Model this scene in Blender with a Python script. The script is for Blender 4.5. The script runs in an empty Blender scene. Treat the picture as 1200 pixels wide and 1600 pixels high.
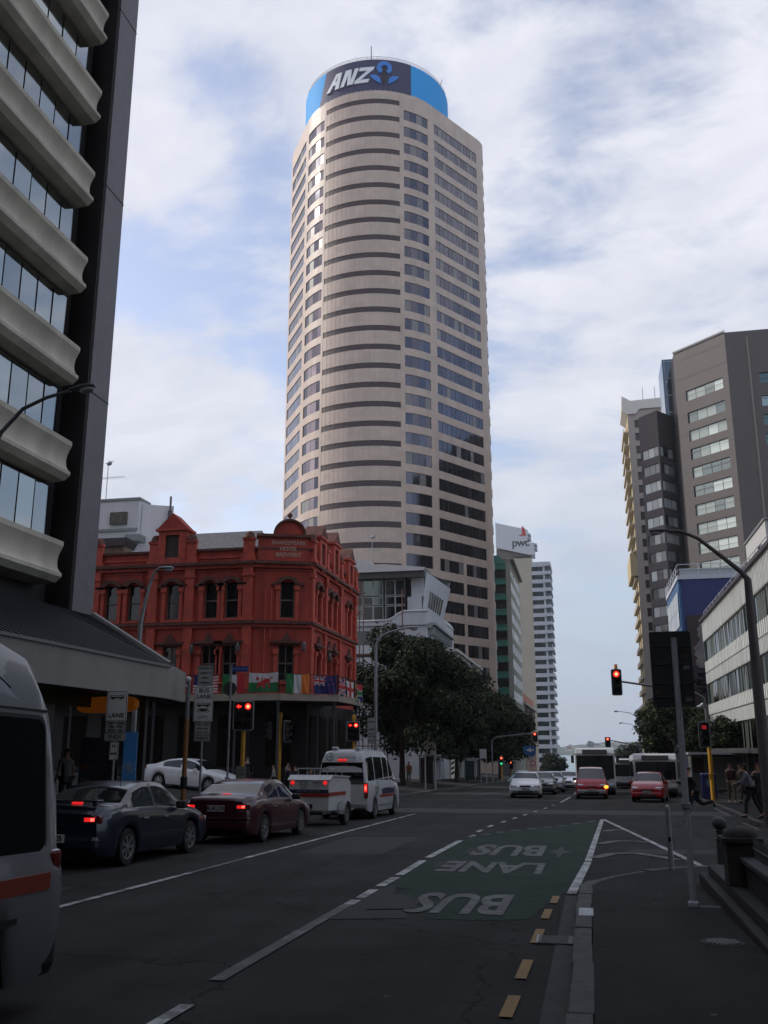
import bpy, bmesh, math, random
from mathutils import Vector, Matrix
random.seed(7)
SC = bpy.context.scene
COL = SC.collection
R = math.radians
PI = math.pi

# ------------------------------------------------------------------ camera, sky, sun, exposure
CAM_H = 1.65
SUN_EL, SUN_AZ = 35.0, -84.0           # azimuth measured from +Y (along the street) clockwise
cam = bpy.data.cameras.new('camera'); camo = bpy.data.objects.new('camera', cam); COL.objects.link(camo)
cam.sensor_fit = 'VERTICAL'; cam.sensor_height = 36.0; cam.lens = 1472.0/1600.0*36.0
cam.clip_start = 0.1; cam.clip_end = 6000
camo.location = (0, 0, CAM_H); camo.rotation_euler = (R(90+14.183), 0, R(11.902))
SC.camera = camo
SC.render.resolution_x = 768; SC.render.resolution_y = 1024
SC.view_settings.view_transform = 'Standard'; SC.view_settings.look = 'None'
SC.view_settings.exposure = 0.12; SC.view_settings.gamma = 1.0

w = bpy.data.worlds.new('World'); SC.world = w; w.use_nodes = True
nt = w.node_tree; nt.nodes.clear()
def N(t, **k):
    n = nt.nodes.new(t)
    for a, b in k.items(): setattr(n, a, b)
    return n
out = N('ShaderNodeOutputWorld'); bg = N('ShaderNodeBackground'); bg.inputs[1].default_value = 0.10
sky = N('ShaderNodeTexSky', sky_type='NISHITA'); sky.sun_disc = False
sky.sun_elevation = R(SUN_EL); sky.sun_rotation = R(SUN_AZ); sky.air_density = 1.0; sky.dust_density = 1.2
tc = N('ShaderNodeTexCoord'); sep = N('ShaderNodeSeparateXYZ')
L = nt.links.new
L(tc.outputs['Generated'], sep.inputs[0])
# clouds laid out on a plane overhead: divide the direction by its height
zc = N('ShaderNodeMath', operation='MAXIMUM'); zc.inputs[1].default_value = 0.0; L(sep.outputs[2], zc.inputs[0])
za = N('ShaderNodeMath', operation='ADD'); za.inputs[1].default_value = 0.30; L(zc.outputs[0], za.inputs[0])
dx = N('ShaderNodeMath', operation='DIVIDE'); dy = N('ShaderNodeMath', operation='DIVIDE')
L(sep.outputs[0], dx.inputs[0]); L(za.outputs[0], dx.inputs[1]); L(sep.outputs[1], dy.inputs[0]); L(za.outputs[0], dy.inputs[1])
cmb = N('ShaderNodeCombineXYZ'); L(dx.outputs[0], cmb.inputs[0]); L(dy.outputs[0], cmb.inputs[1])
mp = N('ShaderNodeMapping'); mp.inputs['Location'].default_value = (3.1, 1.7, 0.4); mp.inputs['Rotation'].default_value = (0, 0, R(35)); mp.inputs['Scale'].default_value = (1.0, 1.5, 1)
L(cmb.outputs[0], mp.inputs[0])
n1 = N('ShaderNodeTexNoise'); n1.inputs['Scale'].default_value = 1.7; n1.inputs['Detail'].default_value = 9; n1.inputs['Roughness'].default_value = 0.56; n1.inputs['Distortion'].default_value = 0.25
n2 = N('ShaderNodeTexNoise'); n2.inputs['Scale'].default_value = 5.0; n2.inputs['Detail'].default_value = 8; n2.inputs['Roughness'].default_value = 0.6; n2.inputs['Distortion'].default_value = 0.3
L(mp.outputs[0], n1.inputs['Vector']); L(mp.outputs[0], n2.inputs['Vector'])
ad = N('ShaderNodeMath', operation='MULTIPLY_ADD'); ad.inputs[1].default_value = 0.66; L(n2.outputs[0], ad.inputs[0]); L(n1.outputs[0], ad.inputs[2])
cov = N('ShaderNodeMapRange'); cov.interpolation_type = 'SMOOTHSTEP'
cov.inputs[1].default_value = 0.67; cov.inputs[2].default_value = 0.94; cov.inputs[3].default_value = 0.06; cov.inputs[4].default_value = 0.98
# openings and banks of the cloud deck, as directions in the sky
acc = ad.outputs[0]
for az, el, rad_, amp in ((-27.0, 26.0, 8, -0.11), (-22.0, 28.0, 6, -0.03), (-24.5, 24.5, 3, 0.12), (-22.5, 36.5, 5, -0.13), (-0.5, 33.0, 6, -0.12), (5.0, 37, 7, -0.12), (-2.0, 41, 5, -0.05), (-28.0, 41, 12, 0.10), (-27, 33.0, 6, 0.13), (-30.0, 20.5, 6, 0.14), (4.0, 22.0, 10, 0.10), (-27.0, 15.0, 7, 0.20), (-23.0, 22.5, 4, 0.08)):
    v = (math.sin(R(az))*math.cos(R(el)), math.cos(R(az))*math.cos(R(el)), math.sin(R(el)))
    dt = N('ShaderNodeVectorMath', operation='DOT_PRODUCT'); L(tc.outputs['Generated'], dt.inputs[0]); dt.inputs[1].default_value = v
    mr = N('ShaderNodeMapRange'); mr.interpolation_type = 'SMOOTHERSTEP'; mr.inputs[1].default_value = math.cos(R(rad_)); mr.inputs[2].default_value = 1.0; mr.inputs[3].default_value = 0.0; mr.inputs[4].default_value = amp; L(dt.outputs['Value'], mr.inputs[0])
    a2 = N('ShaderNodeMath', operation='ADD'); L(acc, a2.inputs[0]); L(mr.outputs[0], a2.inputs[1]); acc = a2.outputs[0]
L(acc, cov.inputs[0])
# thicker parts of the cloud are slightly greyer
n3 = N('ShaderNodeTexNoise'); n3.inputs['Scale'].default_value = 3.4; n3.inputs['Detail'].default_value = 9; n3.inputs['Roughness'].default_value = 0.6; n3.inputs['Distortion'].default_value = 0.4; L(mp.outputs[0], n3.inputs['Vector'])
cr = N('ShaderNodeValToRGB'); cr.color_ramp.elements[0].position = 0.3; cr.color_ramp.elements[0].color = (6.0, 6.35, 7.5, 1)
cr.color_ramp.elements[1].position = 0.72; cr.color_ramp.elements[1].color = (8.6, 8.65, 9.3, 1)
L(n3.outputs[0], cr.inputs[0])
tint = N('ShaderNodeMix', data_type='RGBA', blend_type='MULTIPLY'); tint.inputs[0].default_value = 1.0; tint.inputs[7].default_value = (2.3, 2.0, 1.9, 1)
L(sky.outputs[0], tint.inputs[6])
mx = N('ShaderNodeMix', data_type='RGBA'); L(cov.outputs[0], mx.inputs[0]); L(tint.outputs[2], mx.inputs[6]); L(cr.outputs[0], mx.inputs[7])
# grey-blue bank low over the harbour
hz = N('ShaderNodeMapRange'); hz.interpolation_type = 'SMOOTHSTEP'; hz.inputs[1].default_value = 0.02; hz.inputs[2].default_value = 0.42; hz.inputs[3].default_value = 0.85; hz.inputs[4].default_value = 0.0
L(sep.outputs[2], hz.inputs[0])
rt = N('ShaderNodeMapRange'); rt.interpolation_type = 'SMOOTHSTEP'; rt.inputs[1].default_value = -0.40; rt.inputs[2].default_value = 0.02; rt.inputs[3].default_value = 0.15; rt.inputs[4].default_value = 1.0
L(sep.outputs[0], rt.inputs[0])
hm = N('ShaderNodeMath', operation='MULTIPLY'); L(hz.outputs[0], hm.inputs[0]); L(rt.outputs[0], hm.inputs[1])
cg = N('ShaderNodeMix', data_type='RGBA'); L(hm.outputs[0], cg.inputs[0]); L(mx.outputs[2], cg.inputs[6]); cg.inputs[7].default_value = (4.3, 5.2, 6.4, 1)
L(cg.outputs[2], bg.inputs[0]); L(bg.outputs[0], out.inputs[0])

sun = bpy.data.lights.new('sun', 'SUN'); sun.energy = 2.0; sun.angle = R(0.5); sun.color = (1.0, 0.94, 0.84)
suno = bpy.data.objects.new('sun', sun); COL.objects.link(suno)
sd = Vector((math.sin(R(SUN_AZ))*math.cos(R(SUN_EL)), math.cos(R(SUN_AZ))*math.cos(R(SUN_EL)), math.sin(R(SUN_EL))))
suno.rotation_euler = sd.to_track_quat('Z', 'Y').to_euler(); suno.location = (0, 0, 80)

# ------------------------------------------------------------------ materials
MATS = {}
def mat(name, col, rough=0.8, metal=0.0, var=0.0, vs=3.0, bump=0.0, bs=30.0, spec=0.5, emit=0.0, coat=0.0, col2=None, streak=False):
    if name in MATS: return MATS[name]
    m = bpy.data.materials.new(name); m.use_nodes = True; t = m.node_tree; b = t.nodes['Principled BSDF']
    b.inputs['Base Color'].default_value = (*col, 1); b.inputs['Roughness'].default_value = rough
    b.inputs['Metallic'].default_value = metal; b.inputs['Specular IOR Level'].default_value = spec
    b.inputs['Coat Weight'].default_value = coat; b.inputs['Coat Roughness'].default_value = 0.03
    if emit: b.inputs['Emission Color'].default_value = (*col, 1); b.inputs['Emission Strength'].default_value = emit
    if var or bump or col2:
        g = t.nodes.new('ShaderNodeNewGeometry')
        src = g.outputs['Position']
        if streak:
            mpn = t.nodes.new('ShaderNodeMapping'); mpn.inputs['Scale'].default_value = (1, 1, 0.18); t.links.new(src, mpn.inputs[0]); src2 = mpn.outputs[0]
        else: src2 = src
        if var or col2:
            n = t.nodes.new('ShaderNodeTexNoise'); n.inputs['Scale'].default_value = vs; n.inputs['Detail'].default_value = 7; n.inputs['Roughness'].default_value = 0.62
            t.links.new(src2, n.inputs['Vector'])
            c = t.nodes.new('ShaderNodeValToRGB'); c.color_ramp.elements[0].position = 0.32; c.color_ramp.elements[1].position = 0.68
            a = tuple(x*(1-var) for x in col); bb = col2 if col2 else tuple(min(1, x*(1+var)) for x in col)
            c.color_ramp.elements[0].color = (*a, 1); c.color_ramp.elements[1].color = (*bb, 1)
            t.links.new(n.outputs[0], c.inputs[0]); t.links.new(c.outputs[0], b.inputs['Base Color'])
            rr = t.nodes.new('ShaderNodeMapRange'); rr.inputs[3].default_value = max(0, rough-0.08); rr.inputs[4].default_value = min(1, rough+0.08)
            t.links.new(n.outputs[0], rr.inputs[0]); t.links.new(rr.outputs[0], b.inputs['Roughness'])
        if bump:
            n = t.nodes.new('ShaderNodeTexNoise'); n.inputs['Scale'].default_value = bs; n.inputs['Detail'].default_value = 5
            t.links.new(src, n.inputs['Vector'])
            bp = t.nodes.new('ShaderNodeBump'); bp.inputs['Strength'].default_value = bump; bp.inputs['Distance'].default_value = 0.02
            t.links.new(n.outputs[0], bp.inputs['Height']); t.links.new(bp.outputs[0], b.inputs['Normal'])
    MATS[name] = m; return m

def glassmat(name, refl, rough=0.04):
    return mat(name, refl, rough, 1.0)

# ------------------------------------------------------------------ terrain
SL = 0.018; CSL = 0.07; KX = -10.8
def gz(x, y):
    z = -SL*y
    if x < KX: z += CSL*min(KX-x, 45)
    return z

# ------------------------------------------------------------------ mesh builder
class MB:
    def __init__(s): s.v = []; s.f = []; s.mi = []; s.cur = 0
    def face(s, pts):
        i = len(s.v); s.v += [tuple(p) for p in pts]; s.f.append(tuple(range(i, i+len(pts)))); s.mi.append(s.cur); return s
    def raw(s, vs, fs):
        i = len(s.v); s.v += [tuple(p) for p in vs]
        for f in fs: s.f.append(tuple(i+k for k in f)); s.mi.append(s.cur)
        return s
    def box(s, x0, y0, z0, x1, y1, z1, M=None):
        vs = [Vector(p) for p in ((x0,y0,z0),(x1,y0,z0),(x1,y1,z0),(x0,y1,z0),(x0,y0,z1),(x1,y0,z1),(x1,y1,z1),(x0,y1,z1))]
        if M: vs = [M @ v for v in vs]
        return s.raw(vs, [(0,3,2,1),(4,5,6,7),(0,1,5,4),(1,2,6,5),(2,3,7,6),(3,0,4,7)])
    def prism(s, poly, h0, h1, ax=2, M=None):
        """polygon (2D) extruded along axis ax from h0 to h1"""
        def P(a, b, h):
            p = (a, b, h) if ax == 2 else ((a, h, b) if ax == 1 else (h, a, b))
            return (M @ Vector(p)) if M else p
        n = len(poly)
        vs = [P(a, b, h0) for a, b in poly]+[P(a, b, h1) for a, b in poly]
        return s.raw(vs, [tuple(range(n))[::-1], tuple(range(n, 2*n))]+[(i, (i+1) % n, n+(i+1) % n, n+i) for i in range(n)])
    def tube(s, pts, rad, seg=8, cap=True):
        pts = [Vector(p) for p in pts]; n = len(pts)
        if not hasattr(rad, '__len__'): rad = [rad]*n
        rings = []; up = None
        for i in range(n):
            d = (pts[min(i+1, n-1)]-pts[max(i-1, 0)]).normalized()
            if up is None: up = Vector((0, 0, 1)) if abs(d.z) < 0.9 else Vector((1, 0, 0))
            a = d.cross(up).normalized(); b = a.cross(d).normalized(); up = b
            rings.append([pts[i]+(a*math.cos(2*PI*k/seg)+b*math.sin(2*PI*k/seg))*rad[i] for k in range(seg)])
        vs = [p for r in rings for p in r]; fs = []
        for i in range(n-1):
            for k in range(seg):
                fs.append((i*seg+k, i*seg+(k+1) % seg, (i+1)*seg+(k+1) % seg, (i+1)*seg+k))
        if cap: fs.append(tuple(range(seg))[::-1]); fs.append(tuple((n-1)*seg+k for k in range(seg)))
        return s.raw(vs, fs)
    def lathe(s, prof, seg=16, M=None, cx=0, cy=0):
        """profile [(r,z)] about z"""
        vs = []; fs = []
        for r, z in prof:
            for k in range(seg):
                p = Vector((cx+r*math.cos(2*PI*k/seg), cy+r*math.sin(2*PI*k/seg), z)); vs.append(M @ p if M else p)
        n = len(prof)
        for i in range(n-1):
            for k in range(seg): fs.append((i*seg+k, i*seg+(k+1) % seg, (i+1)*seg+(k+1) % seg, (i+1)*seg+k))
        fs.append(tuple(range(seg))[::-1]); fs.append(tuple((n-1)*seg+k for k in range(seg)))
        return s.raw(vs, fs)
    def ball(s, c, rx, ry=None, rz=None, seg=10, rings=7):
        ry = ry or rx; rz = rz or rx
        prof = []
        vs = []; fs = []
        for i in range(rings+1):
            t = PI*i/rings
            for k in range(seg):
                a = 2*PI*k/seg; vs.append((c[0]+rx*math.sin(t)*math.cos(a), c[1]+ry*math.sin(t)*math.sin(a), c[2]-rz*math.cos(t)))
        for i in range(rings):
            for k in range(seg): fs.append((i*seg+k, i*seg+(k+1) % seg, (i+1)*seg+(k+1) % seg, (i+1)*seg+k))
        return s.raw(vs, fs)
    def build(s, name, mats, parent=None, smooth=0, bevel=0, loc=None, rot=None, merge=False):
        me = bpy.data.meshes.new(name); me.from_pydata(s.v, [], s.f)
        if not isinstance(mats, (list, tuple)): mats = [mats]
        for m in mats: me.materials.append(m)
        if len(mats) > 1: me.polygons.foreach_set('material_index', s.mi)
        if smooth or merge:
            bm = bmesh.new(); bm.from_mesh(me); bmesh.ops.remove_doubles(bm, verts=bm.verts, dist=0.0005)
            bmesh.ops.recalc_face_normals(bm, faces=bm.faces)
            if smooth:
                for f in bm.faces: f.smooth = True
                for e in bm.edges:
                    if len(e.link_faces) != 2 or e.calc_face_angle(0) > R(smooth): e.smooth = False
            bm.to_mesh(me); bm.free()
        me.update()
        o = bpy.data.objects.new(name, me); COL.objects.link(o)
        if parent: o.parent = parent
        if loc: o.location = loc
        if rot: o.rotation_euler = rot
        if bevel:
            b = o.modifiers.new('bevel', 'BEVEL'); b.width = bevel; b.segments = 2; b.limit_method = 'ANGLE'; b.angle_limit = R(40)
        return o

def tag(o, label=None, cat=None, group=None, kind=None):
    if label: o['label'] = label
    if cat: o['category'] = cat
    if group: o['group'] = group
    if kind: o['kind'] = kind
    return o
def empty(name, loc, label, cat, group=None, rz=0.0, tilt=False):
    o = bpy.data.objects.new(name, None); COL.objects.link(o); o.location = loc; o.empty_display_size = 0.3
    Rm = Matrix.Rotation(rz, 3, 'Z')
    if tilt:
        x, y = loc[0], loc[1]; e = 0.8
        nrm = Vector((-(gz(x+e, y)-gz(x-e, y))/(2*e), -(gz(x, y+e)-gz(x, y-e))/(2*e), 1)).normalized()
        Rm = Vector((0, 0, 1)).rotation_difference(nrm).to_matrix() @ Rm
    o.rotation_euler = Rm.to_euler()
    return tag(o, label, cat, group)
def struct(o): o['kind'] = 'structure'; return o
def children(o): return [c for c in bpy.data.objects if c.parent == o]
def copy_tree(o, parent=None):
    c = o.copy(); COL.objects.link(c); c.parent = parent
    for ch in children(o): copy_tree(ch, c)
    return c
def relocate(o, loc, rz, label, tilt=False, group=None):
    o.location = loc; Rm = Matrix.Rotation(rz, 3, 'Z')
    if tilt:
        x, y = loc[0], loc[1]; e = 0.8
        nrm = Vector((-(gz(x+e, y)-gz(x-e, y))/(2*e), -(gz(x, y+e)-gz(x, y-e))/(2*e), 1)).normalized()
        Rm = Vector((0, 0, 1)).rotation_difference(nrm).to_matrix() @ Rm
    o.rotation_euler = Rm.to_euler(); o['label'] = label
    if group: o['group'] = group
    return o

def text_verts(s, size, depth=0.01, offset=0.0, align='CENTER', shear=0.0, sx=1.0, space=1.0):
    cu = bpy.data.curves.new('t', 'FONT'); cu.body = s; cu.size = size; cu.extrude = depth/2; cu.offset = offset
    cu.align_x = align; cu.align_y = 'CENTER'; cu.shear = shear; cu.space_character = space; cu.resolution_u = 3
    o = bpy.data.objects.new('t', cu); COL.objects.link(o)
    dg = bpy.context.evaluated_depsgraph_get(); me = bpy.data.meshes.new_from_object(o.evaluated_get(dg))
    vs = [(v.co.x*sx, v.co.y, v.co.z) for v in me.vertices]; fs = [tuple(p.vertices) for p in me.polygons]
    bpy.data.objects.remove(o); bpy.data.meshes.remove(me); bpy.data.curves.remove(cu)
    return vs, fs
def text(name, s, size, m, parent, fn, **k):
    """fn maps (u, v, n) of the lettering to a local point"""
    vs, fs = text_verts(s, size, **k)
    b = MB(); b.raw([fn(*v) for v in vs], fs); return b.build(name, m, parent)

# wall sheet with real recessed openings
def facade(wall, fn, us, zs, ops, depth):
    """fn(u,z,inset)->point. us, zs: grid lines (opening edges are added). ops: list of (u0,u1,z0,z1)"""
    us = sorted(set([round(u, 3) for u in us]+[round(o[0], 3) for o in ops]+[round(o[1], 3) for o in ops]))
    zs = sorted(set([round(z, 3) for z in zs]+[round(o[2], 3) for o in ops]+[round(o[3], 3) for o in ops]))
    iu = {u: i for i, u in enumerate(us)}; iz = {z: i for i, z in enumerate(zs)}
    op = set()
    for o in ops:
        for a in range(iu[round(o[0], 3)], iu[round(o[1], 3)]):
            for b in range(iz[round(o[2], 3)], iz[round(o[3], 3)]): op.add((a, b))
    nu, nz = len(us)-1, len(zs)-1
    for a in range(nu):
        b = 0
        while b < nz:
            if (a, b) in op: b += 1; continue
            c = b
            while c < nz and (a, c) not in op: c += 1
            wall.face([fn(us[a], zs[b], 0), fn(us[a+1], zs[b], 0), fn(us[a+1], zs[c], 0), fn(us[a], zs[c], 0)])
            b = c
    for (a, b) in op:
        u0, u1, z0, z1 = us[a], us[a+1], zs[b], zs[b+1]
        if (a-1, b) not in op: wall.face([fn(u0, z0, 0), fn(u0, z1, 0), fn(u0, z1, depth), fn(u0, z0, depth)])
        if (a+1, b) not in op: wall.face([fn(u1, z0, 0), fn(u1, z1, 0), fn(u1, z1, depth), fn(u1, z0, depth)])
        if (a, b-1) not in op: wall.face([fn(u0, z0, 0), fn(u1, z0, 0), fn(u1, z0, depth), fn(u0, z0, depth)])
        if (a, b+1) not in op: wall.face([fn(u0, z1, 0), fn(u1, z1, 0), fn(u1, z1, depth), fn(u0, z1, depth)])

def window(fn, o, inset, pane, parent, mats, name='window', tilt=0.006, gap=0.05, rows=1, pick=None):
    """panes (mats[0..-2]) in front of a dark frame sheet (mats[-1])"""
    u0, u1, z0, z1 = o; m = MB(); m.cur = len(mats)-1
    n = max(1, int(round((u1-u0)/pane)))
    for i in range(n):
        a, b = u0+(u1-u0)*i/n, u0+(u1-u0)*(i+1)/n
        m.cur = len(mats)-1
        m.face([fn(a, z0, inset), fn(b, z0, inset), fn(b, z1, inset), fn(a, z1, inset)])
        for r in range(rows):
            c, d = z0+(z1-z0)*r/rows, z0+(z1-z0)*(r+1)/rows
            m.cur = (pick(i, r) if pick else random.randrange(len(mats)-1))
            t1, t2 = random.uniform(-tilt, tilt)*(b-a), random.uniform(-tilt, tilt)*(d-c)
            q = inset-0.035
            m.face([fn(a+gap/2, c+gap/2, q), fn(b-gap/2, c+gap/2, q+t1), fn(b-gap/2, d-gap/2, q+t1+t2), fn(a+gap/2, d-gap/2, q+t2)])
    return m.build(name, mats, parent)

def plane_fn(P, ang):
    """wall running from P along heading ang (math angle), inset goes to the left of the heading"""
    ux, uy = math.cos(ang), math.sin(ang); nx, ny = -uy, ux
    return lambda u, z, i: (P[0]+ux*u+nx*i, P[1]+uy*u+ny*i, z)

# ------------------------------------------------------------------ ground, road, pavements, markings, sea
M_ground = mat('city_ground', (0.06, 0.06, 0.058), 0.95, var=0.2, vs=0.4)
def asphalt(nm='asphalt', c0=(0.031, 0.0305, 0.030)):
    m = mat(nm, c0, 0.9, spec=0.25, var=0.30, vs=0.9, bump=0.55, bs=90)
    t = m.node_tree; b = t.nodes['Principled BSDF']
    g = t.nodes.new('ShaderNodeNewGeometry')
    # worn wheel tracks, patches and fine aggregate
    c1 = b.inputs['Base Color'].links[0].from_socket
    n = t.nodes.new('ShaderNodeTexNoise'); n.inputs['Scale'].default_value = 55; n.inputs['Detail'].default_value = 3; t.links.new(g.outputs[0], n.inputs['Vector'])
    r = t.nodes.new('ShaderNodeMapRange'); r.inputs[1].default_value = 0.3; r.inputs[2].default_value = 0.75; r.inputs[3].default_value = 0.75; r.inputs[4].default_value = 1.3; t.links.new(n.outputs[0], r.inputs[0])
    mpn = t.nodes.new('ShaderNodeMapping'); mpn.inputs['Scale'].default_value = (1.2, 0.06, 1); t.links.new(g.outputs[0], mpn.inputs[0])
    n2 = t.nodes.new('ShaderNodeTexNoise'); n2.inputs['Scale'].default_value = 1.3; n2.inputs['Detail'].default_value = 4; t.links.new(mpn.outputs[0], n2.inputs['Vector'])
    r2 = t.nodes.new('ShaderNodeMapRange'); r2.inputs[1].default_value = 0.3; r2.inputs[2].default_value = 0.7; r2.inputs[3].default_value = 0.78; r2.inputs[4].default_value = 1.25; t.links.new(n2.outputs[0], r2.inputs[0])
    mm = t.nodes.new('ShaderNodeMath'); mm.operation = 'MULTIPLY'; t.links.new(r.outputs[0], mm.inputs[0]); t.links.new(r2.outputs[0], mm.inputs[1])
    # pale specks: gum and stones
    v = t.nodes.new('ShaderNodeTexVoronoi'); v.inputs['Scale'].default_value = 1.6; t.links.new(g.outputs[0], v.inputs['Vector'])
    lt = t.nodes.new('ShaderNodeMath'); lt.operation = 'LESS_THAN'; lt.inputs[1].default_value = 0.035; t.links.new(v.outputs['Distance'], lt.inputs[0])
    sc = t.nodes.new('ShaderNodeVectorMath'); sc.operation = 'SCALE'; t.links.new(c1, sc.inputs[0]); t.links.new(mm.outputs[0], sc.inputs['Scale'])
    wn = t.nodes.new('ShaderNodeTexNoise'); wn.inputs['Scale'].default_value = 1.1; wn.inputs['Detail'].default_value = 5; t.links.new(g.outputs[0], wn.inputs['Vector'])
    wv = t.nodes.new('ShaderNodeVectorMath'); wv.operation = 'MULTIPLY_ADD'; t.links.new(wn.outputs['Color'], wv.inputs[0]); wv.inputs[1].default_value = (1.3, 1.3, 0); t.links.new(g.outputs[0], wv.inputs[2])
    ve = t.nodes.new('ShaderNodeTexVoronoi'); ve.feature = 'DISTANCE_TO_EDGE'; ve.inputs['Scale'].default_value = 0.28; t.links.new(wv.outputs[0], ve.inputs['Vector'])
    ce = t.nodes.new('ShaderNodeMapRange'); ce.inputs[1].default_value = 0.0; ce.inputs[2].default_value = 0.006; ce.inputs[3].default_value = 0.35; ce.inputs[4].default_value = 1.0; t.links.new(ve.outputs['Distance'], ce.inputs[0])
    pn = t.nodes.new('ShaderNodeTexNoise'); pn.inputs['Scale'].default_value = 0.35; pn.inputs['Detail'].default_value = 8; pn.inputs['Roughness'].default_value = 0.65; t.links.new(g.outputs[0], pn.inputs['Vector'])
    pr = t.nodes.new('ShaderNodeMapRange'); pr.inputs[1].default_value = 0.35; pr.inputs[2].default_value = 0.65; pr.inputs[3].default_value = 0.72; pr.inputs[4].default_value = 1.22; t.links.new(pn.outputs[0], pr.inputs[0])
    m3 = t.nodes.new('ShaderNodeMath'); m3.operation = 'MULTIPLY'; t.links.new(ce.outputs[0], m3.inputs[0]); t.links.new(pr.outputs[0], m3.inputs[1])
    m4 = t.nodes.new('ShaderNodeMath'); m4.operation = 'MULTIPLY'; t.links.new(m3.outputs[0], m4.inputs[0]); t.links.new(mm.outputs[0], m4.inputs[1]); t.links.new(m4.outputs[0], sc.inputs['Scale'])
    mxx = t.nodes.new('ShaderNodeMix'); mxx.data_type = 'RGBA'; t.links.new(lt.outputs[0], mxx.inputs[0]); t.links.new(sc.outputs[0], mxx.inputs[6]); mxx.inputs[7].default_value = (0.12, 0.12, 0.115, 1)
    t.links.new(mxx.outputs[2], b.inputs['Base Color'])
    return m
M_asph = asphalt()
M_patch = mat('asphalt_patch', (0.021, 0.022, 0.023), 0.8, var=0.25, vs=3, bump=0.5, bs=80)
M_green = mat('green_surface', (0.027, 0.048, 0.037), 0.9, spec=0.25, var=0.28, vs=1.6, bump=0.5, bs=90)
M_pave = asphalt('pavement_asphalt', (0.025, 0.0245, 0.024))
M_kerb = mat('kerb_stone', (0.085, 0.085, 0.082), 0.85, var=0.35, vs=5, bump=0.5, bs=40)
M_gut = mat('gutter_concrete', (0.050, 0.050, 0.048), 0.88, var=0.3, vs=3, bump=0.4, bs=40)
def paint(name, c, worn=0.48):
    """road paint worn through to the asphalt in patches"""
    m = mat(name, c, 0.7, var=0.2, vs=4); t = m.node_tree; b = t.nodes['Principled BSDF']
    c1 = b.inputs['Base Color'].links[0].from_socket; g = t.nodes.new('ShaderNodeNewGeometry')
    n = t.nodes.new('ShaderNodeTexNoise'); n.inputs['Scale'].default_value = 2.6; n.inputs['Detail'].default_value = 12; n.inputs['Roughness'].default_value = 0.72; t.links.new(g.outputs[0], n.inputs['Vector'])
    r = t.nodes.new('ShaderNodeMapRange'); r.inputs[1].default_value = worn; r.inputs[2].default_value = worn+0.12; r.inputs[3].default_value = 0.75; r.inputs[4].default_value = 0.0; t.links.new(n.outputs[0], r.inputs[0])
    mxx = t.nodes.new('ShaderNodeMix'); mxx.data_type = 'RGBA'; t.links.new(r.outputs[0], mxx.inputs[0]); mxx.inputs[7].default_value = (0.05, 0.05, 0.05, 1); mxx.inputs[6].default_value = (*c, 1)
    t.links.new(c1, mxx.inputs[6]); t.links.new(mxx.outputs[2], b.inputs['Base Color'])
    inv = t.nodes.new('ShaderNodeMath'); inv.operation = 'MULTIPLY_ADD'; inv.inputs[1].default_value = 1
    return m
M_white = paint('white_road_paint', (0.50, 0.51, 0.50), 0.42)
M_wold = paint('faded_road_paint', (0.15, 0.155, 0.155), 0.47)
M_yel = paint('yellow_road_paint', (0.88, 0.44, 0.02), 0.60)

def sheet(name, polys, dz, m, kind='structure', parent=None):
    b = MB()
    for p in polys: b.face([(x, y, gz(x, y)+dz) for x, y in p])
    o = b.build(name, m, parent)
    if kind: o['kind'] = kind
    return o
def grid_polys(xs, ys): return [[(xs[i], ys[j]), (xs[i+1], ys[j]), (xs[i+1], ys[j+1]), (xs[i], ys[j+1])] for i in range(len(xs)-1) for j in range(len(ys)-1)]
sheet('ground', grid_polys([-900, KX-45, KX, 900], [-120, 0, 100, 430]), -0.05, M_ground)
sheet('road', [[(KX, -60), (6.2, -60), (6.2, 425), (KX, 425)], [(KX-45, 31.4), (KX, 31.4), (KX, 50), (KX-45, 50)], [(6.2, 15), (100, 15), (100, 29), (6.2, 29)]], 0.0, M_asph)
# split the cross street where its slope stops
M_sea = mat('sea_water', (0.16, 0.26, 0.27), 0.28, var=0.15, vs=0.01, bump=0.6, bs=0.2, spec=0.5)
b = MB(); b.face([(-3000, 425, -9), (3000, 425, -9), (3000, 4200, -9), (-3000, 4200, -9)]); struct(b.build('sea', M_sea))
b = MB(); b.box(-900, 428, -12, 900, 431, gz(0, 430)-0.1); struct(b.build('sea_wall', M_gut))

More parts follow.
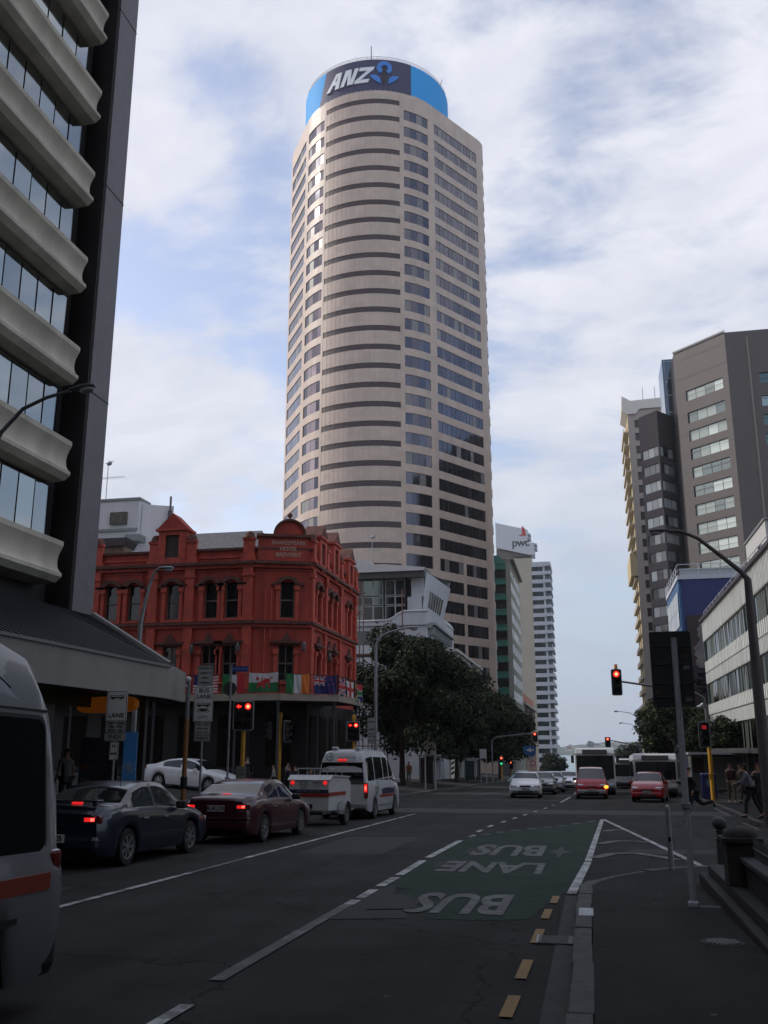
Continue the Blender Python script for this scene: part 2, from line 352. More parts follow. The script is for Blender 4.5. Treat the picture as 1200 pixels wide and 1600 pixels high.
def pavement(name, poly, h=0.14, m=M_pave):
    b = MB(); n = len(poly)
    b.face([(x, y, gz(x, y)+h) for x, y in poly])
    for i in range(n):
        (x0, y0), (x1, y1) = poly[i], poly[(i+1) % n]
        b.face([(x0, y0, gz(x0, y0)-0.1), (x1, y1, gz(x1, y1)-0.1), (x1, y1, gz(x1, y1)+h), (x0, y0, gz(x0, y0)+h)])
    o = b.build(name, m); return struct(o)
def kerb(name, path, side, wdt=0.17, h=0.15, blk=0.85, m=M_kerb):
    """row of kerb blocks; side=+1: the blocks lie to the left of the path"""
    b = MB(); rnd = random.Random(5)
    for i in range(len(path)-1):
        p, q = Vector(path[i]), Vector(path[i+1]); d = (q-p); Ln = d.length; d.normalize(); nn = Vector((-d.y, d.x))*side
        k = max(1, int(Ln/blk)); k = min(k, 60)
        for j in range(k):
            a = p+d*(Ln*j/k+0.008); c = p+d*(Ln*(j+1)/k-0.008); j1, j2 = rnd.uniform(-.012, .012), rnd.uniform(-.014, .008)
            pts = [a+nn*j1, c+nn*j1, c+nn*(wdt+j1), a+nn*(wdt+j1)]
            top = [(t.x, t.y, gz(t.x, t.y)+h+j2) for t in pts]; ins = [(t.x*0.97+(a.x+c.x+nn.x*wdt)/2*0.03, t.y, z) for t, (_, _, z) in zip(pts, top)]
            bot = [(t.x, t.y, gz(t.x, t.y)-0.1) for t in pts]
            b.raw(bot+top, [(4,5,6,7),(0,1,5,4),(1,2,6,5),(2,3,7,6),(3,0,4,7)])
    o = b.build(name, m, bevel=0.012); return struct(o)
near_edge = [(-0.22, -10), (-0.22, 13.7), (-0.1, 14.3), (0.26, 15.1), (0.7, 15.9), (1.2, 16.45), (1.9, 16.9), (3, 17.4), (5, 17.7), (60, 17.7)]
pavement('pavement', [(x+0.17 if y < 15 else x, y) for x, y in near_edge[:3]]+[(x+0.05, y-0.15) for x, y in near_edge[3:]]+[(60, -10)], 0.14)
kerb('kerb', near_edge, -1)
sheet('gutter', [[(-0.46, -10), (-0.22, -10), (-0.22, 13.7), (-0.40, 13.7)]], 0.006, M_gut)
Lp = [(KX-0.17, -60), (KX-0.17, 28.6), (-11.6, 30.5), (-13.2, 31.4), (-55, 31.4), (-55, -60)]
pavement('pavement', Lp, 0.14)
kerb('kerb', [(KX, -20), (KX, 28.6), (-11.4, 30.6), (-13.1, 31.6), (-50, 31.6)], 1)
pavement('pavement', [(KX-0.17, 51.5), (KX-0.17, 420), (-55, 420), (-55, 49.2), (-13.0, 49.2), (-11.5, 50)], 0.14)
kerb('kerb', [(-50, 49.0), (-13.0, 49.0), (-11.4, 49.9), (KX, 51.4), (KX, 200)], 1)
pavement('pavement', [(5.67, 48.5), (4.95, 31), (5.5, 29.2), (7, 28.2), (60, 28.2), (60, 420), (5.67, 420)], 0.14)
kerb('kerb', [(60, 28.0), (7, 28.0), (5.35, 29.1), (4.78, 31), (5.5, 48.4), (5.5, 200)], -1)
# rising footpath corner on the far right of the crossing
sheet('pavement_joint', [[(-0.05, y), (1.45, y), (1.45, y+0.015), (-0.05, y+0.015)] for y in (6.2, 9.0, 11.7)], 0.144, M_patch)

# bus lane surface with its ragged near edge, patches and markings
gp = [(-2.98, 14.3), (-2.55, 13.9), (-2.62, 13.2), (-2.3, 12.9), (-2.42, 12.3), (-2.0, 11.9), (-1.9, 11.3), (-1.2, 11.35), (-0.75, 11.55), (-0.68, 12.2), (-0.47, 13.8), (-0.33, 14.4), (0.2, 28), (0.36, 33.6),
      (-0.49, 30.9), (-1.46, 28.9), (-2.3, 26.9), (-3.0, 24.9)]
sheet('bus_lane', [gp[:14]+gp[14:]], 0.004, M_green)
sheet('road_patch', [[(-3.0, 11.0), (-2.1, 11.3), (-2.5, 12.6), (-2.75, 13.6), (-3.05, 13.2)]], 0.0065, M_patch)
blob = lambda cx, cy, rx, ry, n, rr: [(cx+rx*math.cos(2*PI*i/n)*(1+rr*math.sin(i*2.7+cx)), cy+ry*math.sin(2*PI*i/n)*(1+rr*math.cos(i*3.1))) for i in range(n)]
sheet('road_patch', [blob(-2.3, 20.5, 0.30, 1.1, 14, 0.25), blob(-2.45, 17.6, 0.35, 0.9, 13, 0.25), blob(-2.9, 13.6, 0.2, 0.6, 9, 0.3)], 0.0075, M_patch)
st = []
for i in range(16):
    rr_ = 1.0 if i % 4 == 0 else (0.38 if i % 2 == 0 else 0.5)
    a = 2*PI*i/16; st.append((-0.68+0.26*rr_*math.cos(a), 20.7+1.5*rr_*math.sin(a)))
sheet('road_patch', [st], 0.0075, mat('tar_patch', (0.012, 0.013, 0.014), 0.7, var=0.2))
# long dark seams in the asphalt
sheet('road_seam', [[(-8.2+0.15*math.sin(i), 36+i*0.0), (8, 38.2), (8, 38.28), (-8.2, 36.08)] for i in range(1)]+[[(-9, 33.4), (5, 34.2), (5, 34.3), (-9, 33.5)]], 0.003, M_patch)
sheet('road_patch', [[(-10.7, 37.5), (5.4, 37.5), (5.4, 41.2), (-10.7, 41.2)]], 0.003, mat('asphalt_band', (0.040, 0.041, 0.041), 0.85, var=0.25, vs=1.5, bump=0.3))

Z = 0.012
def line(p, q, wd):
    p, q = Vector(p), Vector(q); d = (q-p).normalized(); n = Vector((-d.y, d.x))*wd/2
    return [tuple(p-n), tuple(q-n), tuple(q+n), tuple(p+n)]
sheet('lane_line', [line((-6.37, 7), (-6.37, 15.1), 0.11), line((-6.40, 17.8), (-6.42, 36), 0.11), line((-6.39, 2), (-6.38, 6), 0.11)], Z, M_white)
sheet('faded_lane_line', [line((-6.37, 15.1), (-6.38, 17.8), 0.11), line((-3.0, 7.75), (-3.03, 12.2), 0.13), line((-9.7, 5), (-9.7, 29), 0.1)], Z, M_wold)
sheet('centre_line', [line((-3.02, 12.2), (-3.02, 12.6), 0.13), line((-3.02, 12.8), (-3.03, 13.7), 0.13), line((-3.03, 14.1), (-3.03, 15.3), 0.14), line((-3.04, 15.6), (-3.08, 18.1), 0.14), line((-3.08, 18.7), (-3.06, 23.2), 0.14), line((-2.87, 2.0), (-2.9, 6.95), 0.11)], Z, M_white)
gd = [(-2.98, 24.3), (-3.02, 26.4), (-2.95, 28.7), (-2.78, 31.0), (-2.6, 33.5), (-2.42, 36.0), (-2.2, 38.9), (-1.95, 42.2), (-1.75, 45.6)]
sheet('guide_dash', [line(p, (p[0]+0.03, p[1]+0.9), 0.12) for p in gd]+[line((-1.5, 50), (-1.2, 60), 0.13), line((-1.1, 66), (-0.9, 90), 0.13)], Z, M_white)
arc = [(-3.08, 24.0), (-2.88, 25.0), (-2.55, 25.9), (-2.3, 26.8), (-1.9, 27.7), (-1.5, 28.7), (-1.1, 29.6), (-0.7, 30.4), (-0.3, 31.7), (0.2, 33.3)]
sheet('lane_end_dash', [line(Vector(arc[i])*0.72+Vector(arc[i+1])*0.28, Vector(arc[i])*0.2+Vector(arc[i+1])*0.8, 0.13) for i in range(0, 9)], Z, M_wold)
sheet('painted_island', [line((-0.33, 13.9), (-0.12, 18.5), 0.13), line((-0.12, 18.6), (0.32, 33.8), 0.12), line((0.36, 33.9), (1.25, 24.6), 0.12), line((1.25, 24.6), (1.95, 17.0), 0.12)], Z, M_white)
def curve_strip(pts, wd):
    r = []
    for i in range(len(pts)-1):
        r.append(line(pts[i], pts[i+1], wd))
    return r
sheet('chevron', curve_strip([(0.28, 27.6), (0.55, 28.2), (0.85, 28.4)], 0.28)+curve_strip([(0.13, 23.0), (0.5, 24.0), (0.9, 24.1), (1.25, 23.8)], 0.26)+curve_strip([(0.0, 19.4), (0.35, 20.5), (0.8, 20.7), (1.25, 20.0), (1.5, 19.4)], 0.24), Z, M_wold)
yl = [(-0.535, 12.9, 13.6), (-0.585, 11.6, 12.35), (-0.61, 10.0, 10.85), (-0.635, 8.35, 9.15), (-0.65, 7.1, 7.75), (-0.66, 5.3, 6.2), (-0.66, 3.4, 4.2)]
sheet('yellow_dash', [line((x, a), (x+0.015, c), 0.095) for x, a, c in yl]+[line((-0.12, 14.9), (0.10, 15.75), 0.1), line((0.42, 16.4), (0.9, 17.3), 0.1), line((4.2, 31.0), (4.9, 30.2), 0.12), line((3.6, 31.9), (4.0, 31.3), 0.12), line((5.2, 29.6), (5.9, 28.8), 0.12)], Z, M_yel)
sheet('edge_line', [line((4.86, 37.5), (5.28, 45.8), 0.1), line((4.55, 29.3), (4.66, 33.0), 0.1)]+[line((-12.5, 66), (-9.4, 72), 0.14), line((-7.2, 62), (-5.9, 75), 0.14), line((3.2, 60), (3.0, 70), 0.14), line((-10.4, 52.8), (5.2, 52.8), 0.3)], Z, M_wold)
# BUS / LANE / BUS painted to be read by traffic coming towards the camera
def road_word(s, cx, cy, wdt, hgt, m=M_wold, skip=None):
    vs, fs = text_verts(s, 1.0, depth=0, offset=0.032)
    xs = [v[0] for v in vs]; ys = [v[1] for v in vs]; a, c, e, g = min(xs), max(xs), min(ys), max(ys)
    P = [(cx-((v[0]-a)/(c-a)-0.5)*wdt, cy-((v[1]-e)/(g-e)-0.5)*hgt) for v in vs]
    b = MB(); b.raw([(x, y, gz(x, y)+Z) for x, y in P], fs); return struct(b.build('painted_word', m))
road_word('BUS', -1.72, 20.8, 1.45, 2.7)
road_word('LANE', -1.73, 17.2, 1.75, 1.8)
road_word('BUS', -1.68, 12.65, 1.22, 1.9)
sheet('road_patch', [[(-2.7, 11.8), (-2.15, 12.0), (-2.2, 12.7), (-2.6, 13.3), (-2.8, 12.9)]], 0.016, M_patch)
sheet('road_patch', [[(-5.8, 19.0), (-4.1, 19.3), (-4.2, 24.2), (-5.9, 23.8)], [(-9.4, 9.0), (-7.2, 9.2), (-7.2, 13.0), (-9.3, 12.8)], [(0.4, 20.5), (3.2, 21.0), (3.3, 22.2), (0.9, 21.8)]], 0.0035, M_patch)

# drain grate, bright kerb casting, manhole covers
M_iron = mat('cast_iron', (0.06, 0.058, 0.055), 0.55, 0.6, var=0.3, vs=12)
M_galv = mat('galvanised_steel', (0.30, 0.31, 0.32), 0.5, 0.55, var=0.2, vs=6)
M_dark = mat('near_black', (0.008, 0.008, 0.009), 0.6)
e = empty('drain_grate', (-0.43, 10.18, gz(0, 10.18)+0.008), 'iron kerbside drain grate between the yellow dashes and the kerb', 'drain')
b = MB(); b.box(-0.17, -0.21, -0.05, 0.19, 0.21, 0.004); b.build('pit', M_dark, e)
b = MB()
for k in range(11): b.box(-0.13, -0.19+k*0.036, 0.004, 0.15, -0.17+k*0.036, 0.014)
b.box(-0.15, -0.2, 0.004, -0.12, 0.2, 0.016); b.box(0.14, -0.2, 0.004, 0.19, 0.2, 0.016); b.build('grate', M_iron, e)
b = MB(); b.box(-0.17, -0.2, 0.004, -0.15, 0.2, 0.02); b.box(0.19, -0.2, 0.004, 0.21, 0.2, 0.02); b.build('frame', M_galv, e)
b = MB(); b.box(-0.2, 10.85, gz(0, 11)+0.125, -0.035, 11.35, gz(0, 11)+0.165); tag(b.build('kerb_casting', mat('worn_metal', (0.20, 0.22, 0.24), 0.4, 0.5, var=0.35, vs=9), bevel=0.01), 'bright worn metal cover set in the near kerb stones', 'cover')
def manhole(x, y, r, label):
    b = MB(); b.lathe([(r, -0.02), (r, 0.004), (r*0.86, 0.006), (r*0.85, 0.0), (0.01, 0.0)], 28)
    e = empty('manhole_cover', (x, y, gz(x, y)+0.144), label, 'manhole cover'); b.build('ring', M_gut, e)
    b = MB(); b.lathe([(r*0.8, 0.0), (r*0.78, 0.009), (0.01, 0.010)], 28)
    for i in range(7):
        t = (i-3)*r*0.2; hw = math.sqrt(max(0.01, (r*0.7)**2-t*t)); b.box(t-0.01, -hw, 0.010, t+0.01, hw, 0.015)
    b.build('lid', M_iron, e)
manhole(1.09, 9.6, 0.19, 'round manhole cover with pale rim in the near footpath')
e = empty('footing_slab', (1.16, 12.45, gz(0, 12.4)+0.141), 'pale worn utility lid in the footpath beside the grey sign post', 'utility lid')
b = MB(); b.box(-0.02, -0.55, 0, 0.22, -0.42, 0.012); b.build('lid', M_kerb, e); b = MB(); b.box(-0.05, -0.58, -0.02, 0.25, -0.39, 0.005); b.build('frame', M_iron, e)

# ------------------------------------------------------------------ buildings
M_gsky = glassmat('sky_glass', (0.20, 0.23, 0.30), 0.05)
M_gsky2 = glassmat('sky_glass_dark', (0.13, 0.15, 0.21), 0.06)
M_gdark = mat('dark_glass', (0.010, 0.012, 0.014), 0.08, 0.0, spec=0.6)
M_frame = mat('dark_frame', (0.02, 0.019, 0.022), 0.5)
M_blind = mat('blind', (0.30, 0.31, 0.28), 0.7)

# ---- near left office block with scooped concrete spandrels
lob = empty('office_building', (-15.2, 10, 0), 'office block with dark fin and scooped pale concrete spandrels at the left edge', 'building')
OX, OY = -15.2, 10.0
M_conc = mat('scooped_concrete', (0.56, 0.52, 0.42), 0.8, var=0.2, vs=1.1, bump=0.3, bs=25, streak=True)
M_fin = mat('fin_granite', (0.17, 0.155, 0.165), 0.55, var=0.12, vs=2, bump=0.2, bs=60)
M_finj = mat('fin_joint', (0.03, 0.03, 0.033), 0.8)
b = MB(); b.box(-2.4, 16.0, 5.2, 0.0, 17.22, 52); b.build('fin', M_fin, lob)
b = MB(); b.box(-2.38, 15.9, 5.2, -0.05, 15.995, 52); b.build('shade_panel', mat('shade_black', (0.022, 0.018, 0.020), 0.6), lob)  # near-black sheet puts the shade of the fin's south face into colour
for z in (12.9, 20.4, 27.6):
    b = MB(); b.box(-2.42, 15.98, z, 0.012, 17.24, z+0.03); b.build('joint', M_finj, lob)
b = MB(); b.box(-20, -45, 5.0, -0.9, 16.3, 52); b.box(-20, 16.3, 4.0, -2.2, 17.15, 52); b.build('core_wall', mat('recess_wall', (0.035, 0.032, 0.035), 0.7, var=0.15), lob)
prof = [(-0.88, 0.10), (-0.1, 0.03), (0, 0), (0, -0.15), (-0.05, -0.24), (-0.11, -0.36), (-0.15, -0.50), (-0.16, -0.62), (-0.145, -0.75), (-0.10, -0.86), (-0.03, -0.94), (0.02, -0.97), (0.02, -1.08), (-0.16, -1.24), (-0.88, -1.30)]
lips = [7.75+3.165*i for i in range(10)]
for i, zt in enumerate(lips):
    b = MB(); b.prism([(x, z+zt) for x, z in prof], -50, 15.22, ax=1)
    b.build('spandrel', M_conc, lob, smooth=28)
M_gl = [glassmat('office_glass_a', (0.36, 0.385, 0.38), 0.05), glassmat('office_glass_b', (0.30, 0.325, 0.33), 0.06), M_frame]
fn = plane_fn((-0.62, -30), PI/2)
for i, zt in enumerate(lips[:-1]):
    window(fn, (0.0, 45.2, zt+0.06, zt+1.78), 0.0, 0.86, lob, M_gl, tilt=0.008, gap=0.07)
# canopy over the footpath: ribbed dark hipped roof, grey fascia, chamfered corner
M_roofd = mat('ribbed_roof', (0.022, 0.024, 0.03), 0.5, 0.2, var=0.15, vs=2)
M_fasc = mat('grey_fascia', (0.26, 0.25, 0.225), 0.7, var=0.12, vs=1.2, streak=True)
CX, CY = -11.35, 24.75
fo = lambda x, y: (x-OX, y-OY)
b = MB()
t0, t1 = 3.9, 5.75
A0 = (*fo(CX, -20), t0); A1 = (*fo(CX, CY), t0); A2 = (*fo(CX-0.42, CY+2.15), t0); A3 = (*fo(-30, CY+3.6), t0+0.3)
W0 = (*fo(OX, -20), t1); W1 = (*fo(OX, 27.3), t1); W2 = (*fo(-30, 27.3), t1)
b.face([A0, A1, W1, W0]); b.face([A1, A2, W1]); b.face([A2, A3, W2, W1])
b.build('canopy_roof', M_roofd, lob)
b = MB()
for k in range(150):
    y = -19+k*0.3
    if y > CY-0.1: break
    b.tube([(*fo(CX+0.02, y), t0+0.03), (*fo(OX, y+0.0), t1+0.03)], 0.022, 5)
for k in range(12):      # ribs running into the hip
    f = k/12; y = CY+0.1+k*0.22
    if y < 27.2: b.tube([(*fo(OX, y), t1+0.03), (CX-OX-(f)*2.0-0.6, CY-OY+f*1.6, t0+0.35+f*0.95)], 0.02, 5)
b.build('roof_rib', mat('roof_rib', (0.035, 0.037, 0.045), 0.45, 0.3), lob)
b = MB(); b.tube([A1[:2]+(t0+0.05,), W1[:2]+(t1+0.05,)], 0.11, 6); b.box(CX-OX-0.02, -30, t0-0.02, CX-OX+0.05, CY-OY, t0+0.05)
b.build('hip_flashing', mat('flashing', (0.20, 0.20, 0.19), 0.6, 0.2), lob)
b = MB()
for (p, q) in ((A0, A1), (A1, A2), (A2, A3)):
    p, q = Vector(p), Vector(q)
    b.face([p, q, q-Vector((0, 0, 0.86)), p-Vector((0, 0, 0.86))]); d = (q-p).normalized(); n = Vector((-d.y, d.x, 0))*0.12
    b.face([p+n-Vector((0, 0, .02)), q+n-Vector((0, 0, .02)), q+n-Vector((0, 0, .86)), p+n-Vector((0, 0, .86))]); b.face([p-Vector((0, 0, .86)), q-Vector((0, 0, .86)), q+n-Vector((0, 0, .86)), p+n-Vector((0, 0, .86))])
b.build('fascia', M_fasc, lob)
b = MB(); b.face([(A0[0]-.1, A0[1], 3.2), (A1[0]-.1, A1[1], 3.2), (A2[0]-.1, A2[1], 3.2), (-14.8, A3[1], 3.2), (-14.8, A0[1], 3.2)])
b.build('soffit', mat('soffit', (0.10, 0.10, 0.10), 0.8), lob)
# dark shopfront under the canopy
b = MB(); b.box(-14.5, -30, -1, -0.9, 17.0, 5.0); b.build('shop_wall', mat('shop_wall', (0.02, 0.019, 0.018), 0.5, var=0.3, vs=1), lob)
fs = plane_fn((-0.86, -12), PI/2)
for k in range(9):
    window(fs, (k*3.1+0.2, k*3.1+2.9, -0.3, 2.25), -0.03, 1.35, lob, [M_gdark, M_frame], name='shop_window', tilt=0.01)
for k, (y, z, c) in enumerate([(11.3, 1.35, (0.10, 0.075, 0.03)), (11.3, 1.0, (0.12, 0.11, 0.05)), (7.1, 1.2, (0.08, 0.08, 0.07)), (14.1, 1.1, (0.11, 0.07, 0.02)), (14.5, 0.7, (0.1, 0.1, 0.09))]):
    b = MB(); b.box(-0.80, y, z, -0.77, y+0.5, z+0.22); b.build('notice', mat('notice%d' % k, c, 0.7), lob)
b = MB(); b.box(-0.80, -10, 0.45, -0.72, 16.5, 0.52); b.build('shop_rail', M_galv, lob)
text('shop_lettering', '6 Somers', 0.42, mat('dull_white', (0.24, 0.24, 0.23), 0.6), lob, lambda u, v, n: (-0.72+n, 9.6+u, 2.35+v))
M_column = mat('column_paint', (0.05, 0.05, 0.052), 0.6)
for y in (-6, 4, 14.5):
    b = MB(); b.box(3.2, y, -0.4, 3.35, y+0.16, 3.2); b.build('canopy_post', M_column, lob)
# hanging shop signs are things of their own
b = MB(); b.box(-13.6, 16.0, 2.80, -13.45, 25.25, 3.17); o = b.build('shop_sign', mat('dark_green_sign', (0.010, 0.055, 0.015), 0.5, var=0.1)); tag(o, 'long dark green shop sign under the grey canopy', 'sign')
b = MB(); b.box(-13.62, 25.27, 2.70, -13.43, 25.42, 3.18); b.build('end_plate', mat('sign_white', (0.4, 0.42, 0.38), 0.6), o)
e = empty('shop_sign', (-12.9, 24.3, 2.86), 'orange lozenge shop sign hanging below the corner of the grey canopy', 'sign', rz=R(-20))
pts = []
for i in range(24):
    a = 2*PI*i/24; pts.append((1.15*math.copysign(abs(math.cos(a))**0.45, math.cos(a)), 0.22*math.copysign(abs(math.sin(a))**0.7, math.sin(a))))
b = MB(); b.prism(pts, -0.09, 0.09, ax=1); b.build('sign_panel', mat('orange_sign', (0.60, 0.17, 0.012), 0.45, emit=0.06), e, bevel=0.02)
text('lettering', 'TU', 0.26, mat('sign_black', (0.02, 0.015, 0.01), 0.5), e, lambda u, v, n: (0.62+u, -0.10+n, v))
for x in (-0.8, 0.8):
    b = MB(); b.tube([(x, 0, 0.15), (x, 0, 0.6)], 0.012, 6); b.build('hanger', M_galv, e)

# ---- pale building behind the hotel
pb = empty('rendered_building', (-39, 75, 0), 'pale rendered building with roof box rising behind the red hotel on the left', 'building')
M_prend = mat('pale_render', (0.62, 0.63, 0.64), 0.85, var=0.1, vs=0.5, bump=0.2, streak=True)
b = MB(); b.box(-9, 0, -1, 0.8, 2.5, 20.6); b.build('wall', M_prend, pb)
b = MB(); b.prism([(-9, 20.6), (0.75, 20.6), (0.75, 23.4), (-9, 23.7)], 0.3, 2.4, ax=1); b.prism([(0.8, 0.8), (3.3, 2.0), (-3.0, 14), (-9, 14), (-9, 2.45), (0.8, 2.45)], -1, 23.1); b.build('roof_box', mat('pale_render_b', (0.70, 0.70, 0.72), 0.85, var=0.08, vs=0.5, streak=True), pb)
b = MB(); b.box(-9.05, 0.2, 23.4, 0.85, 2.4, 23.62); b.box(-9.1, -0.1, 20.5, 0.85, 0.15, 20.75); b.build('coping', M_galv, pb)
b = MB(); b.box(-1.9, 0.05, 21.2, -0.3, 0.35, 22.3); b.build('roof_vent', mat('rusty_grey', (0.13, 0.12, 0.10), 0.8, var=0.4, vs=3), pb)
b = MB(); b.box(0.1, -0.8, 19.4, 1.5, 0.5, 20.0); b.build('roof_rail', M_galv, pb)
b = MB(); b.tube([(3.15, 1.6, 12), (3.15, 1.6, 22.6)], 0.2, 8); b.tube([(3.15, 1.6, 22.6), (3.15, 1.6, 23.9)], 0.1, 8); b.build('flue', mat('flue', (0.10, 0.085, 0.10), 0.6), pb)
ch = empty('brick_chimney', (-38.6, 72.6, 15.3), 'brick chimney with flared cap in front of the pale building', 'chimney')
b = MB(); b.box(-0.95, -0.7, 0, 0.95, 0.7, 3.1); b.build('stack', mat('chimney_brick', (0.20, 0.15, 0.11), 0.9, var=0.5, vs=5, bump=0.6, bs=14), ch)
b = MB(); b.prism([(-1.0, 3.1), (1.0, 3.1), (1.3, 3.6), (1.3, 3.8), (-1.3, 3.8), (-1.3, 3.6)], -1.0, 1.0, ax=1); b.build('cap', mat('chimney_cap', (0.07, 0.06, 0.06), 0.85), ch)
def tv_antenna(x, y, z, label, s=1.0):
    a = empty('tv_antenna', (x, y, z), label, 'antenna')
    b = MB(); b.tube([(0, 0, 0), (0, 0, 3.4*s)], 0.035, 6); b.build('mast', M_galv, a)
    b = MB(); b.tube([(-1.0*s, 0, 1.9*s), (1.7*s, 0, 1.95*s)], 0.02, 5)
    for k in range(10): xx = -0.9*s+k*0.28*s; b.tube([(xx, -0.5*s, 1.92*s), (xx, 0.5*s, 1.92*s)], 0.012, 4)
    b.build('boom', M_galv, a)
    b = MB(); b.ball((0.1, 0, 3.3*s), 0.28*s, 0.12, 0.22*s); b.tube([(-0.3*s, 0, 3.3*s), (0.5*s, 0, 3.5*s)], 0.03, 5); b.build('dish', M_galv, a)
    return a
tv_antenna(-41.4, 75, 23.6, 'thin roof antenna standing on the pale rendered building')

# ---- red hotel
M_red = mat('terracotta_paint', (0.37, 0.050, 0.032), 0.75, var=0.28, vs=1.3, bump=0.25, bs=14, streak=True)
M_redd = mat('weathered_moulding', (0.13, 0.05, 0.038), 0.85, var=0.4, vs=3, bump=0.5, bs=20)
M_redt = mat('terracotta_trim', (0.46, 0.072, 0.044), 0.7, var=0.28, vs=2.5, bump=0.3, bs=20)
M_hglass = mat('hotel_glass', (0.012, 0.011, 0.012), 0.12)
M_sash = mat('sash_paint', (0.17, 0.12, 0.10), 0.7)
ht = empty('hotel', (-18.7, 52, 0), 'three storey red corner hotel with ornate pediments and a wrap-round balcony', 'building')
HX, HY = -18.7, 52.0
P_, Q_, S_ = (-14.5, 0.0), (0.0, 0.0), (3.0, 1.15)       # left end, corner start, corner end (local), then along the street
T_ = (3.0, 12.3)
def wallfn(p, q):
    a = math.atan2(q[1]-p[1], q[0]-p[0]); return plane_fn(p, a), math.hypot(q[0]-p[0], q[1]-p[1])
fA, LA = wallfn(P_, Q_); fB, LB = wallfn(Q_, S_); fC, LC = wallfn(S_, T_)
def arch_window(fn, uc, z0, z1, wd, mode):
    """recessed sash window with surround; mode 'arch' or 'gable'"""
    hw = wd/2
    m = MB(); m.face([fn(uc-hw, z0, 0.28), fn(uc+hw, z0, 0.28), fn(uc+hw, z1, 0.28), fn(uc-hw, z1, 0.28)])
    wdw = m.build('window', M_hglass, ht)
    s = MB()
    def bar(u0, u1, a, c, i0, i1):
        pts = [fn(u0, a, i0), fn(u1, a, i0), fn(u1, c, i0), fn(u0, c, i0), fn(u0, a, i1), fn(u1, a, i1), fn(u1, c, i1), fn(u0, c, i1)]
        s.raw(pts, [(0,1,2,3),(4,7,6,5),(0,4,5,1),(1,5,6,2),(2,6,7,3),(3,7,4,0)])
    zm = (z0+z1)/2
    bar(uc-hw, uc-hw+0.07, z0, z1, 0.2, 0.27); bar(uc+hw-0.07, uc+hw, z0, z1, 0.2, 0.27); bar(uc-hw, uc+hw, zm-0.04, zm+0.04, 0.19, 0.265); bar(uc-hw+.07, uc+hw-.07, z0, z0+0.09, 0.205, 0.272)
    if mode == 'gable': bar(uc-0.03, uc+0.03, z0+.09, zm-.04, 0.21, 0.26); bar(uc-0.03, uc+0.03, zm+.04, z1, 0.21, 0.26)
    s.build('sash', M_sash, wdw)
    g = MB(); s = g
    # jamb colonnettes with capitals
    for d in (-1, 1):
        s = MB(); u = uc+d*(hw+0.14); bar(u-0.11, u+0.11, z0-0.05, z1-0.499, -0.09, 0.0)
        bar(u-0.17, u+0.17, z1-0.5, z1-0.22, -0.16, 0.0)
        s.build('jamb', M_redt, wdw)
    g = MB(); s = g
    if mode == 'arch':
        n = 12
        for k in range(n):       # arched hood moulding
            t0_, t1_ = PI*k/n, PI*(k+1)/n
            pp = [(uc-math.cos(t)*r, z1-0.2+math.sin(t)*r*0.75) for t, r in ((t0_, hw+0.02), (t0_, hw+0.30), (t1_, hw+0.30), (t1_, hw+0.02))]
            fr = [fn(u, z, -0.2) for u, z in pp]; bk = [fn(u, z, 0.02) for u, z in pp]
            g.raw(fr+bk, [(0,1,2,3),(4,7,6,5),(0,4,5,1),(1,5,6,2),(2,6,7,3),(3,7,4,0)])
        bar(uc-hw-0.55, uc-hw-0.02, z1-0.22, z1-0.08, -0.2, 0.0); bar(uc+hw+0.02, uc+hw+0.55, z1-0.22, z1-0.08, -0.2, 0.0)
        # spandrel filling the corners of the arch head
        for k in range(n):
            t0_, t1_ = PI*k/n, PI*(k+1)/n
            a = (uc-math.cos(t0_)*hw, z1-0.2+math.sin(t0_)*hw*0.75); c = (uc-math.cos(t1_)*hw, z1-0.2+math.sin(t1_)*hw*0.75)
            g.face([fn(a[0], a[1], 0.1), fn(c[0], c[1], 0.1), fn(c[0], z1+0.25, 0.1), fn(a[0], z1+0.25, 0.1)])
    else:
        bar(uc-hw-0.45, uc+hw+0.45, z1+0.12, z1+0.26, -0.22, 0.0); bar(uc-hw-0.2, uc+hw+0.2, z1, z1+0.12, -0.08, 0.0)
        pp = [(uc-hw*0.75, z1+0.27), (uc+hw*0.75, z1+0.27), (uc, z1+0.75)]
        fr = [fn(u, z, -0.18) for u, z in pp]; bk = [fn(u, z, 0.0) for u, z in pp]
        g.raw(fr+bk, [(0,1,2),(3,5,4),(0,3,4,1),(1,4,5,2),(2,5,3,0)])
    s.build('hood', M_redd, wdw)
    b = MB(); s = b; bar(uc-hw-0.25, uc+hw+0.25, z0-0.16, z0-0.05, -0.15, 0.0); b.build('sill', M_redt, wdw)
Z0h, Z1h = 5.6, 9.05
winsA = [(0.5, 2), (2.35, 2), (5.65, 1), (9.35, 2), (11.15, 2)]
arcs = {'A': [1.6, 3.1, 5.35, 6.85, 9.35, 11.75, 13.05], 'B': [1.9], 'C': [1.9, 4.3, 5.6, 9.4]}
wl = MB()
for key, fnc, Ln in (('A', fA, LA), ('B', fB, LB), ('C', fC, LC)):
    ops = []
    for u in arcs[key]:
        ops += [(u-0.42, u+0.42, 9.15, 11.3), (u-0.46, u+0.46, 5.5, 7.55)]
    facade(wl, fnc, [0, Ln], [4.3, 13.3], ops, 0.28)
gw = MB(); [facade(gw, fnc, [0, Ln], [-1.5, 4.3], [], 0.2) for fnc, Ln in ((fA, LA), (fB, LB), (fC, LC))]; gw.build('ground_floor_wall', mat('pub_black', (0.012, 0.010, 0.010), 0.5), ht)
wl.box(-14.5, 0.4, -1.5, -14.3, 12.3, 13.25); wl.box(-14.3, 12.1, -1.5, 3.0, 12.29, 13.25)
wl.build('wall', M_red, ht)
